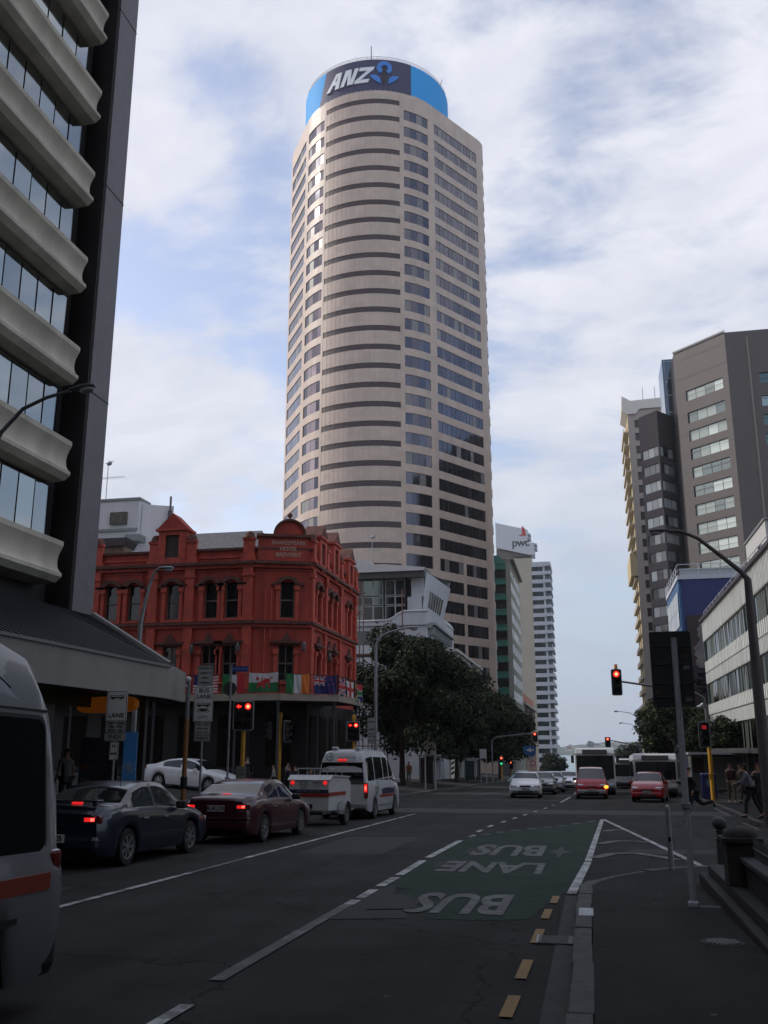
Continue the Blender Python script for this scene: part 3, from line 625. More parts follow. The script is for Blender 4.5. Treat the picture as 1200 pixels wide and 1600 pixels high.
for key, fnc in (('A', fA), ('B', fB), ('C', fC)):
    for u in arcs[key]:
        arch_window(fnc, u, 9.15, 11.3, 0.84, 'arch'); arch_window(fnc, u, 5.5, 7.55, 0.92, 'gable')
def band(name, z0, z1, out_, m, extra=()):
    b = MB()
    for fnc, Ln in ((fA, LA), (fB, LB), (fC, LC)):
        e0 = -0.0; pts = []
        for u in (e0-0.03, Ln+0.03):
            for z in (z0, z1):
                for i in (-out_, 0.05): pts.append(fnc(u, z, i))
        b.raw(pts, [(0,1,3,2),(4,6,7,5),(0,4,5,1),(2,3,7,6),(0,2,6,4),(1,5,7,3)])
    return b.build(name, m, ht)
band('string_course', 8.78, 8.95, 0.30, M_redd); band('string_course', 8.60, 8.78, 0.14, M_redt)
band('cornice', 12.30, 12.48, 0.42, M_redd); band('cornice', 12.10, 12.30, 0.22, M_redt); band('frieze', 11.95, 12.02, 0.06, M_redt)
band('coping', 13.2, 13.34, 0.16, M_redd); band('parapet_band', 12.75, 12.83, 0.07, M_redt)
M_roofg = mat('slate_roof', (0.14, 0.135, 0.145), 0.6, var=0.25, vs=4)
b = MB(); b.box(-14.3, 0.6, 12.8, -0.6, 12.1, 13.1); b.box(-0.6, 2.6, 12.8, 2.4, 12.1, 13.1)
b.build('roof', M_roofg, ht)
b = MB(); x0, x1, y0, y1, zt, zb = -8.4, -1.6, 4.2, 9.5, 16.0, 13.1
b.raw([(x0, y0, zb), (x1+0.9, y0, zb), (x1+0.9, y1, zb), (x0, y1, zb), (x0+0.4, (y0+y1)/2, zt), (x1-0.5, (y0+y1)/2, zt)], [(0,1,5,4), (1,2,5), (2,3,4,5), (3,0,4)]); b.build('hipped_roof', M_roofg, ht)
def pilaster(fnc, u, wd=0.55):
    b = MB()
    def bar(u0, u1, a, c, i0, i1=0.0):
        pts = [fnc(u0, a, i0), fnc(u1, a, i0), fnc(u1, c, i0), fnc(u0, c, i0), fnc(u0, a, i1), fnc(u1, a, i1), fnc(u1, c, i1), fnc(u0, c, i1)]
        b.raw(pts, [(0,1,2,3),(4,7,6,5),(0,4,5,1),(1,5,6,2),(2,6,7,3),(3,7,4,0)])
    h = wd/2
    bar(u-h, u+h, 4.8, 8.6, -0.16); bar(u-h, u+h, 8.97, 11.6, -0.2); bar(u-h-.08, u+h+.08, 11.6, 11.75, -0.27); bar(u-h-.06, u+h+.06, 8.97, 9.2, -0.26); bar(u-h-.02, u+h+.02, 11.75, 12.1, -0.24)
    bar(u-h-.05, u+h+.05, 12.5, 13.75, -0.25); bar(u-h-.14, u+h+.14, 12.5, 12.72, -0.33); bar(u-h-.1, u+h+.1, 13.75, 13.9, -0.32)
    p = b.build('pilaster', M_redt, ht)
    c = fnc(u, 0, -0.05)
    b = MB(); b.lathe([(h+.08, 13.9), (h+.02, 14.0), (h-.02, 14.15), (h*.6, 14.28), (0.02, 14.33)], 12, cx=c[0], cy=c[1]); b.build('cap', M_redd, p)
for u in (0.35, 4.35, 8.1, 10.45, 14.1): pilaster(fA, u)
for u in (0.3, 3.25): pilaster(fC, u, 0.45) if u == 0.3 else pilaster(fC, u, 0.4)
for u in (6.9, 11.0): pilaster(fC, u, 0.4)
# attic dormer with pointed gable on the long front
def attic(fnc, u, w_, zb_, zt_, zp, win=True, round_=False):
    b = MB()
    def bar(u0, u1, a, c, i0, i1=0.0):
        pts = [fnc(u0, a, i0), fnc(u1, a, i0), fnc(u1, c, i0), fnc(u0, c, i0), fnc(u0, a, i1), fnc(u1, a, i1), fnc(u1, c, i1), fnc(u0, c, i1)]
        b.raw(pts, [(0,1,2,3),(4,7,6,5),(0,4,5,1),(1,5,6,2),(2,6,7,3),(3,7,4,0)])
    h = w_/2
    bar(u-h, u-h*0.5, zb_-0.2, zt_, -0.34, 0.7); bar(u+h*0.5, u+h, zb_-0.2, zt_, -0.34, 0.7); bar(u-h*0.5, u+h*0.5, zt_-0.25, zt_, -0.34, 0.7); bar(u-h*0.5, u+h*0.5, zb_-0.3, zb_+0.15, -0.34, 0.7)
    bar(u-h-.18, u+h+.18, zt_, zt_+0.14, -0.46, 0.8)
    g = b.build('gable', M_redt, ht)
    b = MB(); pp = [(u-h-.1, zt_+.14), (u+h+.1, zt_+.14), (u, zp)]
    fr = [fnc(a, z, -0.40) for a, z in pp]; bk = [fnc(a, z, 0.8) for a, z in pp]
    b.raw(fr+bk, [(0,1,2),(3,5,4),(0,3,4,1),(1,4,5,2),(2,5,3,0)]); b.build('pediment', M_red if not round_ else M_redd, g)
    b = MB()
    bar(u-h*0.5, u+h*0.5, zb_+.15, zt_-.25, -0.20, -0.1); b.build('window', mat('attic_board', (0.055, 0.042, 0.036), 0.8, var=0.3, vs=6), g)
attic(fA, 9.25, 1.75, 12.7, 14.5, 15.6)
for u, zt_ in ((1.75, 14.2), (4.95, 14.5), (8.9, 14.2)): attic(fC, u, 1.5, 12.5, zt_, zt_+0.95, round_=True)
# corner parapet with round pediment and name
b = MB()
def barB(u0, u1, a, c, i0, i1=0.0):
    pts = [fB(u0, a, i0), fB(u1, a, i0), fB(u1, c, i0), fB(u0, c, i0), fB(u0, a, i1), fB(u1, a, i1), fB(u1, c, i1), fB(u0, c, i1)]
    b.raw(pts, [(0,1,2,3),(4,7,6,5),(0,4,5,1),(1,5,6,2),(2,6,7,3),(3,7,4,0)])
barB(0.1, LB-0.1, 12.5, 13.95, -0.14, 0.5)
g = b.build('corner_parapet', M_red, ht)
b = MB(); barB(0.0, LB, 13.95, 14.12, -0.3, 0.6)
n = 16; cu, R0, R1 = 1.95, 0.86, 0.98
for k in range(n):
    a0, a1 = PI*k/n, PI*(k+1)/n
    pp = [(cu-math.cos(t)*r, 14.12+math.sin(t)*r*0.98) for t, r in ((a0, R0), (a0, R1), (a1, R1), (a1, R0))]
    fr = [fB(u, z, -0.26) for u, z in pp]; bk = [fB(u, z, 0.5) for u, z in pp]
    b.raw(fr+bk, [(0,1,2,3),(4,7,6,5),(0,4,5,1),(1,5,6,2),(2,6,7,3),(3,7,4,0)])
b.build('moulding', M_redd, g)
b = MB(); pp = [(cu-math.cos(PI*k/n)*R0, 14.12+math.sin(PI*k/n)*R0*0.98) for k in range(n+1)]
fr = [fB(u, z, -0.12) for u, z in pp]; b.face(fr); b.face([fB(u, z, 0.45) for u, z in pp]); b.build('round_pediment', M_red, g)
b = MB(); c = fB(cu, 0, 0.1); b.lathe([(0.14, 15.0), (0.08, 15.12), (0.05, 15.22), (0.13, 15.28), (0.16, 15.38), (0.12, 15.48), (0.02, 15.53)], 12, cx=c[0], cy=c[1]); b.build('finial', M_redd, g)
M_lett = mat('faded_lettering', (0.50, 0.32, 0.25), 0.8)
for s, z, sz in (('SHAKESPEARE', 13.62, 0.34), ('HOTEL', 13.24, 0.34), ('BREWERY', 12.88, 0.36)):
    text('lettering', s, sz, M_lett, g, lambda u, v, n, z=z: fB(1.9+u*0.95, z+v, -0.155-n), depth=0.03, offset=0.008)
# wrap-round balcony over the veranda
bal = [(-14.5, -3.2), (2.7, -3.2), (5.4, -1.3), (5.4, 4.6)]
b = MB(); n = len(bal)
inner = [(3.0, 4.6), (3.0, 1.15), (0, 0), (-14.5, 0)]
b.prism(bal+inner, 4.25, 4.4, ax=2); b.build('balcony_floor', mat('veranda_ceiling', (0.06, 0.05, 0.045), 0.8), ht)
b = MB(); b2 = MB(); b3 = MB()
for i in range(n-1):
    p, q = Vector(bal[i]), Vector(bal[i+1]); d = (q-p).normalized(); nn = Vector((d.y, -d.x))*0.07
    b.raw([(p.x+s.x, p.y+s.y, z) for s in (nn, -nn) for z in (4.22, 4.58)]+[(q.x+s.x, q.y+s.y, z) for s in (nn, -nn) for z in (4.22, 4.58)], [(0,1,3,2),(4,6,7,5),(0,4,5,1),(2,3,7,6),(0,2,6,4),(1,5,7,3)])
    for z in (4.75, 5.62): b2.tube([(p.x, p.y, z), (q.x, q.y, z)], 0.025, 6)
    k = int((q-p).length/1.5)
    for j in range(k+1):
        t = p+(q-p)*(j/max(1, k)); b2.tube([(t.x, t.y, 4.58), (t.x, t.y, 5.66)], 0.03, 6)
    k = int((q-p).length/0.16)
    for j in range(k):
        t = p+(q-p)*(j/k); b3.tube([(t.x, t.y, 4.75), (t.x, t.y, 5.62)], 0.009, 4)
b.build('balcony_fascia', mat('cream_fascia', (0.34, 0.29, 0.235), 0.7, var=0.12), ht); b2.build('balcony_rail', M_dark, ht); b3.build('baluster', M_dark, ht)
for (x, y) in ((-14.2, -3.0), (-9.5, -3.0), (-4.5, -3.0), (0.2, -3.0), (2.6, -3.0), (5.2, -1.2), (5.2, 3.9)):
    b = MB(); b.lathe([(0.13, gz(x+HX, y+HY)+0.1), (0.08, gz(x+HX, y+HY)+0.6), (0.065, 3.7), (0.12, 4.0), (0.16, 4.22)], 10, cx=x, cy=y); b.build('veranda_column', M_column, ht)
# pub front under the veranda
fpub = [fA, fB, fC]
b = MB()
for fnc, Ln in ((fA, LA), (fB, LB), (fC, LC)):
    k = int(Ln/2.2)
    for j in range(max(1, k)):
        u = Ln*(j+0.5)/max(1, k)
        o_ = (u-0.75, u+0.75, 0.7, 3.6)
        window(lambda a, z, i, f=fnc: f(a, z, i), o_, -0.03, 0.75, ht, [mat('pub_glass', (0.012, 0.010, 0.008), 0.6, spec=0.1), mat('pub_frame', (0.03, 0.012, 0.01), 0.6)], name='pub_window')
# wall lamps, floodlight and pipes of the hotel
for fnc, u, z in ((fA, 13.68, 7.3), (fA, 10.85, 7.25), (fB, 2.9, 7.4), (fC, 3.4, 7.1)):
    c = fnc(u, z, -0.35); b = MB(); b.lathe([(0.05, z+.35), (0.14, z+.2), (0.12, z-.1), (0.05, z-.2)], 8, cx=c[0], cy=c[1]); w0 = fnc(u, z+.4, -0.02); b.tube([w0, (c[0], c[1], z+.4), (c[0], c[1], z+.3)], 0.02, 6); b.build('wall_lantern', mat('lantern', (0.10, 0.09, 0.085), 0.4), ht)
b = MB()
for u in (0.62, 0.95): b.tube([fA(LA+u*0.0+0.45+u-0.62, 11.0 if u < .8 else 10.9, -0.22) if False else fB(u, 10.9, -0.12), fB(u, 6.0 if u < .8 else 8.0, -0.12)], 0.035, 6)
b.build('downpipe', M_redt, ht)
b = MB(); b.tube([fA(7.3, 12.0, -0.1), fA(7.7, 9.2, -0.1)], 0.04, 6); b.build('downpipe', M_red, ht)

# ---- flags along the balcony: each its own thing
def star(cx, cy, r):
    def f(u, v):
        a = math.atan2(v-cy, u-cx); d = math.hypot(u-cx, v-cy); k = abs(((a/(2*PI)*5+0.25) % 1)-0.5)*2
        return d < r*(0.45+0.55*(1-k) if False else (0.42+0.58*k))
    return f
def union(u, v, A=2.0):     # u 0..1, v 0..1 -> 'b','w','r'
    x, y = (u-0.5)*A, v-0.5
    if abs(x) < 0.10 or abs(y) < 0.10: return 'r'
    if abs(x) < 0.17 or abs(y) < 0.17: return 'w'
    d1 = abs(y-x/A); d2 = abs(y+x/A)
    if min(d1, d2) < 0.045: return 'r'
    if min(d1, d2) < 0.11: return 'w'
    return 'b'
def f_us(u, v): return 'b' if (u < 0.42 and v > 0.46) else ('r' if int(v*13) % 2 == 0 else 'w')
def f_it(u, v): return 'g' if u < 0.34 else ('w' if u < 0.67 else 'r')
def f_ie(u, v): return 'g' if u < 0.34 else ('w' if u < 0.67 else 'o')
def f_wales(u, v):
    x, y = (u-0.52)*1.7, v-0.52
    body = (x/0.36)**2+((y-0.10*math.sin(x*6))/0.13)**2 < 1; wing = -0.22 < x < 0.12 and 0.0 < y < 0.33-abs(x+0.05)*0.9 and math.sin(x*45) > -0.5
    head = (x+0.36)**2+(y-0.19)**2 < 0.011; tail = 0.25 < x < 0.5 and abs(y-0.25*math.sin((x-0.25)*9)) < 0.045
    leg = -0.33 < y < 0 and (abs(x+0.27-y*0.4) < 0.04 or abs(x+0.08+y*0.3) < 0.035 or abs(x-0.17-y*0.5) < 0.04 or abs(x-0.32) < 0.03)
    if body or wing or head or tail or leg: return 'r'
    return 'w' if v > 0.5 else 'g'
def f_nz(u, v):
    if u < 0.5 and v > 0.45: return union(u/0.5, (v-0.45)/0.55)
    for c in ((0.75, 0.8), (0.64, 0.52), (0.86, 0.56), (0.75, 0.2)):
        if star(c[0], c[1], 0.05)(u, v): return 'r'
    return 'b'
def f_uk(u, v): return union(u, v)
def f_en(u, v): return 'r' if abs(u-0.5) < 0.09 or abs(v-0.5) < 0.13 else 'w'
def f_za(u, v):
    x, y = u*1.5, v-0.5
    d = abs(y)-max(0, 0.5-x*0.95)
    if x < 0.42 and abs(y) < 0.32-x*0.78: return 'k'
    if x < 0.52 and abs(y) < 0.40-x*0.78: return 'y'
    if abs(d) < 0.10: return 'g'
    if abs(d) < 0.16: return 'w' if d > 0 else 'g'
    return 'r' if y > 0 else 'b'
def f_red(u, v): return 'w' if (u-0.15)**2+(v-0.25)**2 < 0.03 or (u-0.1)**2+(v-0.75)**2 < 0.02 else 'r'
FC = {'r': (0.45, 0.02, 0.03), 'w': (0.55, 0.55, 0.56), 'b': (0.012, 0.015, 0.11), 'g': (0.01, 0.15, 0.045), 'o': (0.65, 0.17, 0.02), 'k': (0.01, 0.01, 0.01), 'y': (0.6, 0.4, 0.03)}
FM = {k: mat('flag_'+k, c, 0.75) for k, c in FC.items()}; FK = list(FM)
def flag(fnc, p, q, z0, z1, label):
    nx, ny = 44, 26; m = MB(); V = []
    rnd = random.Random(sum(map(ord, label))); ph = rnd.uniform(0, 6); d = (Vector(q)-Vector(p)).normalized(); nn = Vector((d.y, -d.x))
    for j in range(ny+1):
        for i in range(nx+1):
            u, v = i/nx, j/ny
            off = 0.09+0.05*math.sin(u*9+ph+v*2)*(1.15-v)+0.015*math.sin(u*31+v*5)
            sag = -0.06*math.sin(PI*u)*v
            V.append((p[0]+(q[0]-p[0])*u+nn.x*off+HX, p[1]+(q[1]-p[1])*u+nn.y*off+HY, z0+(z1-z0)*v+sag))
    fs = []; mi = []
    for j in range(ny):
        for i in range(nx):
            a = j*(nx+1)+i; fs.append((a, a+1, a+nx+2, a+nx+1)); mi.append(FK.index(fnc((i+.5)/nx, (j+.5)/ny)))
    m.raw(V, fs); m.mi = mi
    o = m.build('flag', list(FM.values()), smooth=60); tag(o, label, 'flag', 'flags hung along the hotel balcony')
yb = -3.2
flag(f_red, (-2.8, yb), (-2.3, yb), 4.55, 5.6, 'red flag at the left end of the hotel balcony beside the sign')
flag(f_us, (-2.15, yb), (-0.75, yb), 4.6, 5.62, 'red and white striped flag on the hotel balcony behind the sign')
flag(f_it, (-0.5, yb), (0.75, yb), 4.6, 5.65, 'green white and red flag partly hidden by the round grey disc')
flag(f_wales, (1.0, yb), (2.65, yb), 4.65, 5.7, 'white and green flag with a red dragon')
cv = lambda t: (2.7+2.7*t, -3.2+1.9*t)
flag(f_ie, cv(0.10), cv(0.50), 4.6, 5.65, 'green white and orange flag on the balcony corner')
flag(f_nz, cv(0.58), cv(0.98), 4.6, 5.6, 'dark blue flag with four red stars')
flag(f_uk, (5.4, -1.2), (5.4, 0.1), 4.55, 5.55, 'blue flag with red and white crosses at the balcony side')
flag(f_en, (5.4, 0.4), (5.4, 2.2), 4.55, 5.5, 'white flag with a plain red cross')
flag(f_za, (5.4, 2.6), (5.4, 4.3), 4.4, 5.5, 'multicoloured flag at the far end of the balcony')

# ---- white building with a leaning glazed box on its roof, behind the hotel
M_wht = mat('white_render', (0.50, 0.51, 0.53), 0.75, var=0.08, vs=0.7, bump=0.15, streak=True)
wb = empty('white_building', (-15.7, 96, 0), 'white building with leaning glazed roof storey and curved parapet behind the hotel', 'building')
b = MB(); b.box(-11.5, 0, -2, 0, 15, 14.2)
b.build('wall', M_wht, wb)
b = MB()      # parapet sweeping up in a curve
pp = [(-11.5, 14.2), (0.1, 14.2), (0.1, 15.6), (-2.4, 15.6), (-3.0, 15.35), (-3.5, 14.95), (-4.1, 14.7), (-11.5, 14.62)]
b.prism(pp, -0.25, 0.05, ax=1); b.build('parapet', M_wht, wb)
b = MB(); pq = [(-11.5, 14.62), (-4.1, 14.7), (-3.5, 14.95), (-3.0, 15.35), (-2.4, 15.6), (0.2, 15.6)]
b.tube([(x, -0.28, z+0.05) for x, z in pq], 0.10, 6); b.build('coping', mat('white_trim', (0.62, 0.62, 0.63), 0.6), wb)
b = MB(); b.box(0, 0.2, 14.2, 0.9, 14.8, 14.45); b.box(0, 0.2, 13.9, 0.5, 14.8, 14.2)
for k in range(12): b.box(0, 0.6+k*1.2, 13.3, 0.7, 0.85+k*1.2, 14.0)
b.build('cornice', mat('grey_moulding', (0.30, 0.31, 0.31), 0.8, var=0.2), wb)
wf = plane_fn((0, 0), PI/2); w2 = MB()
for k in range(5):
    for z in (2.5, 6.3, 10.1):
        window(wf, (1.2+k*2.8, 2.6+k*2.8, z, z+2.0), -0.02, 0.7, wb, [M_gdark, M_frame])
b = MB(); b.raw([(-11.5, 1.6, 14.0), (-0.9, 1.6, 14.0), (-0.9, 13.5, 14.0), (-11.5, 13.5, 14.0), (-11.5, 1.2, 20.0), (-0.30, 1.2, 19.9), (0.65, 13.5, 20.9), (-11.5, 13.5, 20.9)], [(2,3,7,6), (3,0,4,7), (4,5,6,7)])
for k in range(12):
    sw = lambda u, z: (-0.9+(z-14.0)/6*(0.60+u/12*0.95), 1.5+u, z)
    b.face([sw(k, 14), sw(k+1, 14), sw(k+1, 20.1), sw(k, 20.1)])
b.build('box_wall', M_wht, wb)
b = MB(); b.prism([(-11.8, 19.95), (-0.4, 19.95), (-0.1, 20.25), (-4.5, 20.75), (-11.8, 20.8)], 0.0, 13.9, ax=1); b.build('box_roof', mat('roof_membrane', (0.55, 0.53, 0.52), 0.6), wb)
b = MB(); b.box(-11.8, 0.25, 19.3, -0.3, 1.0, 19.93); b.build('roof_edge', mat('dark_eave', (0.07, 0.065, 0.06), 0.7), wb)
gf = lambda u, z, i: (-11.4+u, 1.55+i-(z-14)*0.055, z)
M_gw = [glassmat('box_glass_a', (0.10, 0.115, 0.12), 0.06), mat('box_glass_b', (0.03, 0.03, 0.03), 0.1), mat('box_panel', (0.20, 0.20, 0.20), 0.6), mat('white_mullion', (0.45, 0.46, 0.47), 0.6)]
for (u0, u1) in ((0.1, 3.0), (3.2, 6.5), (6.7, 8.9)):
    for (z0, z1) in ((14.2, 16.5), (16.6, 17.5), (17.6, 19.25)):
        window(gf, (u0, u1, z0, z1), -0.02, 1.2, wb, M_gw[:2]+[M_gw[3]], gap=0.14)
b = MB(); b.box(-2.3, 1.45, 14.1, -0.75, 1.75, 17.4); b.box(-1.9, 1.5, 17.4, -0.5, 1.9, 19.4); b.build('box_panel', M_wht, wb)
b = MB()
for k in range(3):
    b.box(-2.5+0*k, 1.25, 14.1, -2.42, 1.5, 19.3)
b.build('mullion', M_gw[3], wb)
sf = lambda u, z, i: (-0.9+(z-14.0)/6*(0.60+u/12*0.95)-i, 1.5+u, z)
for k in range(6): window(sf, (2.6+k*1.25, 3.35+k*1.25, 16.6, 18.4), -0.03, 0.9, wb, [M_gdark, M_frame], name='side_window')
b = MB(); b.box(-10.9, 3, 20.7, -7.0, 8, 21.9); b.prism([(-9.5, 20.6), (-5.8, 20.7), (-6.4, 21.5), (-8.8, 21.7)], 1.5, 5, ax=1); b.build('plant_housing', mat('zinc', (0.42, 0.42, 0.43), 0.4, 0.4, var=0.1), wb)
b = MB()
for k in range(4): b.box(-10.6+k*0.5, 1.2, 20.75, -10.5+k*0.5, 1.35, 21.6)
b.tube([(-10.8, 1.3, 21.6), (-8.0, 1.3, 21.6)], 0.05, 5); b.build('railing', M_gw[3], wb)
tv_antenna(-22.2, 99, 20.8, 'wide roof antenna on top of the glazed white building', 1.1)
# scaffold between the hotel and the white building
M_scaf = mat('scaffold_steel', (0.13, 0.05, 0.05), 0.6, 0.3)
sc_ = empty('scaffold', (-20.0, 84, 0), 'red brown scaffold tower with decks between the hotel and the white building', 'scaffold')
b = MB()
for x in (-1.4, 0, 1.2, 2.3):
    for y in (0, 1.6): b.tube([(x, y, -1), (x, y, 16.9 if x < 1 else 11.5)], 0.05, 6)
b.tube([(4.0, 0, 12.2), (4.0, 0, 15.9)], 0.06, 6)
b.build('standard', M_scaf, sc_)
b = MB()
for z in (2, 4, 6, 8, 10, 12, 14, 16):
    x1 = 2.4 if z < 12 else 0.2
    for y in (0, 1.6): b.tube([(-1.5, y, z), (x1, y, z)], 0.04, 5)
for k in range(7): b.tube([(-1.4, 0, 2+2*k), (0, 0, 4+2*k)], 0.035, 5); b.tube([(0, 0, 10-2*(k % 4)), (2.3, 0, 8-2*(k % 4))], 0.035, 5)
b.build('ledger', M_scaf, sc_)
for z in (6, 10): 
    b = MB(); b.box(-1.5, 0, z+0.05, 2.4, 1.6, z+0.15); b.build('deck', mat('deck_board', (0.16, 0.11, 0.07), 0.9, var=0.2), sc_)
b = MB(); b.box(-1.2, -0.05, 10.9, 1.6, 0.0, 12.2); b.build('netting', mat('scaffold_sheet', (0.16, 0.18, 0.17), 0.8), sc_)

# ---- small cream classical building further along
cb = empty('cream_building', (-15.7, 114.6, 0), 'small cream building with a heavy cornice beyond the trees', 'building')
M_cream = mat('cream_stone', (0.40, 0.40, 0.36), 0.8, var=0.12, vs=1, bump=0.2)
wl = MB(); f1 = plane_fn((0, 0), PI/2)
ops = [(2+k*4.2, 3.6+k*4.2, z, z+2.0) for k in range(6) for z in (3.5, 7.0)]
facade(wl, f1, [0, 28], [-3, 13.2], ops, 0.3); wl.box(-9, 0, -3, -0.01, 0.1, 13.2)
for k in range(9): wl.box(0.0, 0.2+k*3.1, 8.6, 0.18, 0.5+k*3.1, 12.0)
wl.build('wall', M_cream, cb)
for o_ in ops: window(f1, o_, 0.28, 0.8, cb, [M_gdark, M_frame])
b = MB(); b.box(-9, -0.7, 13.2, 0.8, 28, 13.55); b.box(-9, -0.45, 12.8, 0.5, 28, 13.2)
for k in range(40): b.box(0.3, 0.1+k*0.7, 12.5, 0.62, 0.4+k*0.7, 12.8); 
for k in range(12): b.box(-0.2-k*0.7, -0.55, 12.5, 0.1-k*0.7, -0.2, 12.8)
b.build('cornice', mat('cream_trim', (0.47, 0.47, 0.42), 0.75, var=0.1), cb)
b = MB(); b.box(-3.8, 1.0, 13.55, -0.6, 6.0, 16.6); b.prism([(-3.9, 16.6), (-0.5, 16.6), (-0.8, 17.2), (-1.6, 17.5), (-3.9, 17.5)], 0.9, 6.1, ax=1); b.build('roof_hut', M_wht, cb)

# ---- the tall round-fronted tower
M_gran = mat('polished_granite', (0.53, 0.415, 0.34), 0.50, streak=True, var=0.10, vs=0.5, spec=0.6)
def granite():
    """tone changes panel by panel plus fine panel joints"""
    m = M_gran; t = m.node_tree; b = t.nodes['Principled BSDF']; c1 = b.inputs['Base Color'].links[0].from_socket
    g = t.nodes.new('ShaderNodeNewGeometry'); mpn = t.nodes.new('ShaderNodeMapping'); mpn.inputs['Scale'].default_value = (0.62, 0.62, 0.76); t.links.new(g.outputs[0], mpn.inputs[0])
    v = t.nodes.new('ShaderNodeTexWhiteNoise'); fl = t.nodes.new('ShaderNodeVectorMath'); fl.operation = 'FLOOR'; t.links.new(mpn.outputs[0], fl.inputs[0]); t.links.new(fl.outputs[0], v.inputs['Vector'])
    r = t.nodes.new('ShaderNodeMapRange'); r.inputs[3].default_value = 0.93; r.inputs[4].default_value = 1.07; t.links.new(v.outputs['Value'], r.inputs[0])
    sc = t.nodes.new('ShaderNodeVectorMath'); sc.operation = 'SCALE'; t.links.new(c1, sc.inputs[0]); t.links.new(r.outputs[0], sc.inputs['Scale']); t.links.new(sc.outputs[0], b.inputs['Base Color'])
granite()
TA = R(-12.4); TC = Vector((185*math.sin(TA), 185*math.cos(TA))); EQ = Vector((math.sin(TA), math.cos(TA))); EP = Vector((math.cos(TA), -math.sin(TA)))
tw = empty('tower', (TC.x, TC.y, 0), 'very tall round fronted granite tower with a blue drum sign on top', 'building')
TR = 16.1
TL = lambda p, q: (EP.x*p+EQ.x*q, EP.y*p+EQ.y*q)
# outline as a list of (point, inward normal) with breaks: left corner, left face, drum arc, right face, right corner
out_pts = []; marks = {}
def addp(p, q, nx, nq, key=None):
    out_pts.append((p, q, nx, nq))
    if key: marks[key] = len(out_pts)-1
# right side going outwards
fR, fL = R(46), R(70)
tR = (TR*math.sin(fR), -TR*math.cos(fR)); dR = (math.cos(fR), math.sin(fR)); nR = (-math.sin(fR), math.cos(fR))
tLp = (-TR*math.sin(fL), -TR*math.cos(fL)); dL = (-math.cos(fL), math.sin(fL)); nL = (math.sin(fL), math.cos(fL))
def arc_l(c, r, a0, a1, n): return [(c[0]+r*math.sin(a0+(a1-a0)*k/n), c[1]-r*math.cos(a0+(a1-a0)*k/n), -math.sin(a0+(a1-a0)*k/n), math.cos(a0+(a1-a0)*k/n)) for k in range(n+1)]
rcL, rcR, sL, sR = 3.0, 5.5, 12.5, 16.0
eL = (tLp[0]+dL[0]*sL, tLp[1]+dL[1]*sL); cL = (eL[0]+nL[0]*rcL, eL[1]+nL[1]*rcL)
eR = (tR[0]+dR[0]*sR, tR[1]+dR[1]*sR); cR = (eR[0]+nR[0]*rcR, eR[1]+nR[1]*rcR)
for p in arc_l(cL, rcL, -R(150), -fL, 8): addp(*p)
marks['LF0'] = len(out_pts)-1
for s in (11.9, 8.5, 4.5, 0.8): addp(tLp[0]+dL[0]*s, tLp[1]+dL[1]*s, nL[0], nL[1], 'LF%.1f' % s)
addp(tLp[0], tLp[1], nL[0], nL[1])
for a in [-66, -60, -54, -48, -43.5, -41.4]+[-41.4+58.4*k/16 for k in range(1, 17)]+[20.2, 25.5, 31, 36.5, 41.8]:
    addp(TR*math.sin(R(a)), -TR*math.cos(R(a)), -math.sin(R(a)), math.cos(R(a)), 'A%.1f' % a)
addp(tR[0], tR[1], nR[0], nR[1], 'RF-')
for s in (0.8, 5, 7.9, 8.7, 12, 15.3): addp(tR[0]+dR[0]*s, tR[1]+dR[1]*s, nR[0], nR[1], 'RF%.1f' % s)
addp(eR[0], eR[1], nR[0], nR[1])
for k, p in enumerate(arc_l(cR, rcR, fR, R(150), 10)[1:]): addp(*p, key='RC%d' % k)
def tfn(u, z, i):
    k = max(0, min(len(out_pts)-2, int(math.floor(u+1e-9)))); f = u-k
    a, c = out_pts[k], out_pts[k+1]
    p = a[0]+(c[0]-a[0])*f+(a[2]+(c[2]-a[2])*f)*i; q = a[1]+(c[1]-a[1])*f+(a[3]+(c[3]-a[3])*f)*i
    x, y = TL(p, q); return (x, y, z)
mk = marks; FH = 3.93; ZT = 131.9
ops = {'slot': [], 'cw': [], 'fw': [], 'lw': [], 'lf': [], 'rc': []}
for f in range(35):
    zs = ZT-f*FH
    if zs < 3: break
    ops['slot'].append((mk['A-41.4'], mk['A17.0'], zs-0.03, zs+1.12))
    if f < 1: continue
    z0, z1 = zs+0.75, zs+3.12
    if f >= 30: z0, z1 = zs-0.1, zs+3.12
    ops['cw'].append((mk['A20.2'], mk['A41.8'], z0, z1)); ops['lw'].append((mk['A-66.0'], mk['A-43.5'], z0, z1))
    if f <= 24: ops['fw'].append((mk['RF0.8'], mk['RF15.3'], z0, z1))
    else: ops['fw'] += [(mk['RF0.8'], mk['RF7.9'], z0, z1), (mk['RF8.7'], mk['RF15.3'], z0, z1)]
    ops['lf'].append((mk['LF11.9'], mk['LF0.8'], z0, z1)); ops['rc'].append((mk['RC1'], mk['RC7'], z0, z1))
allops = [o for v in ops.values() for o in v]
wl = MB(); facade(wl, tfn, list(range(len(out_pts))), [-4, 135.2], allops, 0.22)
wl.build('wall', M_gran, tw)
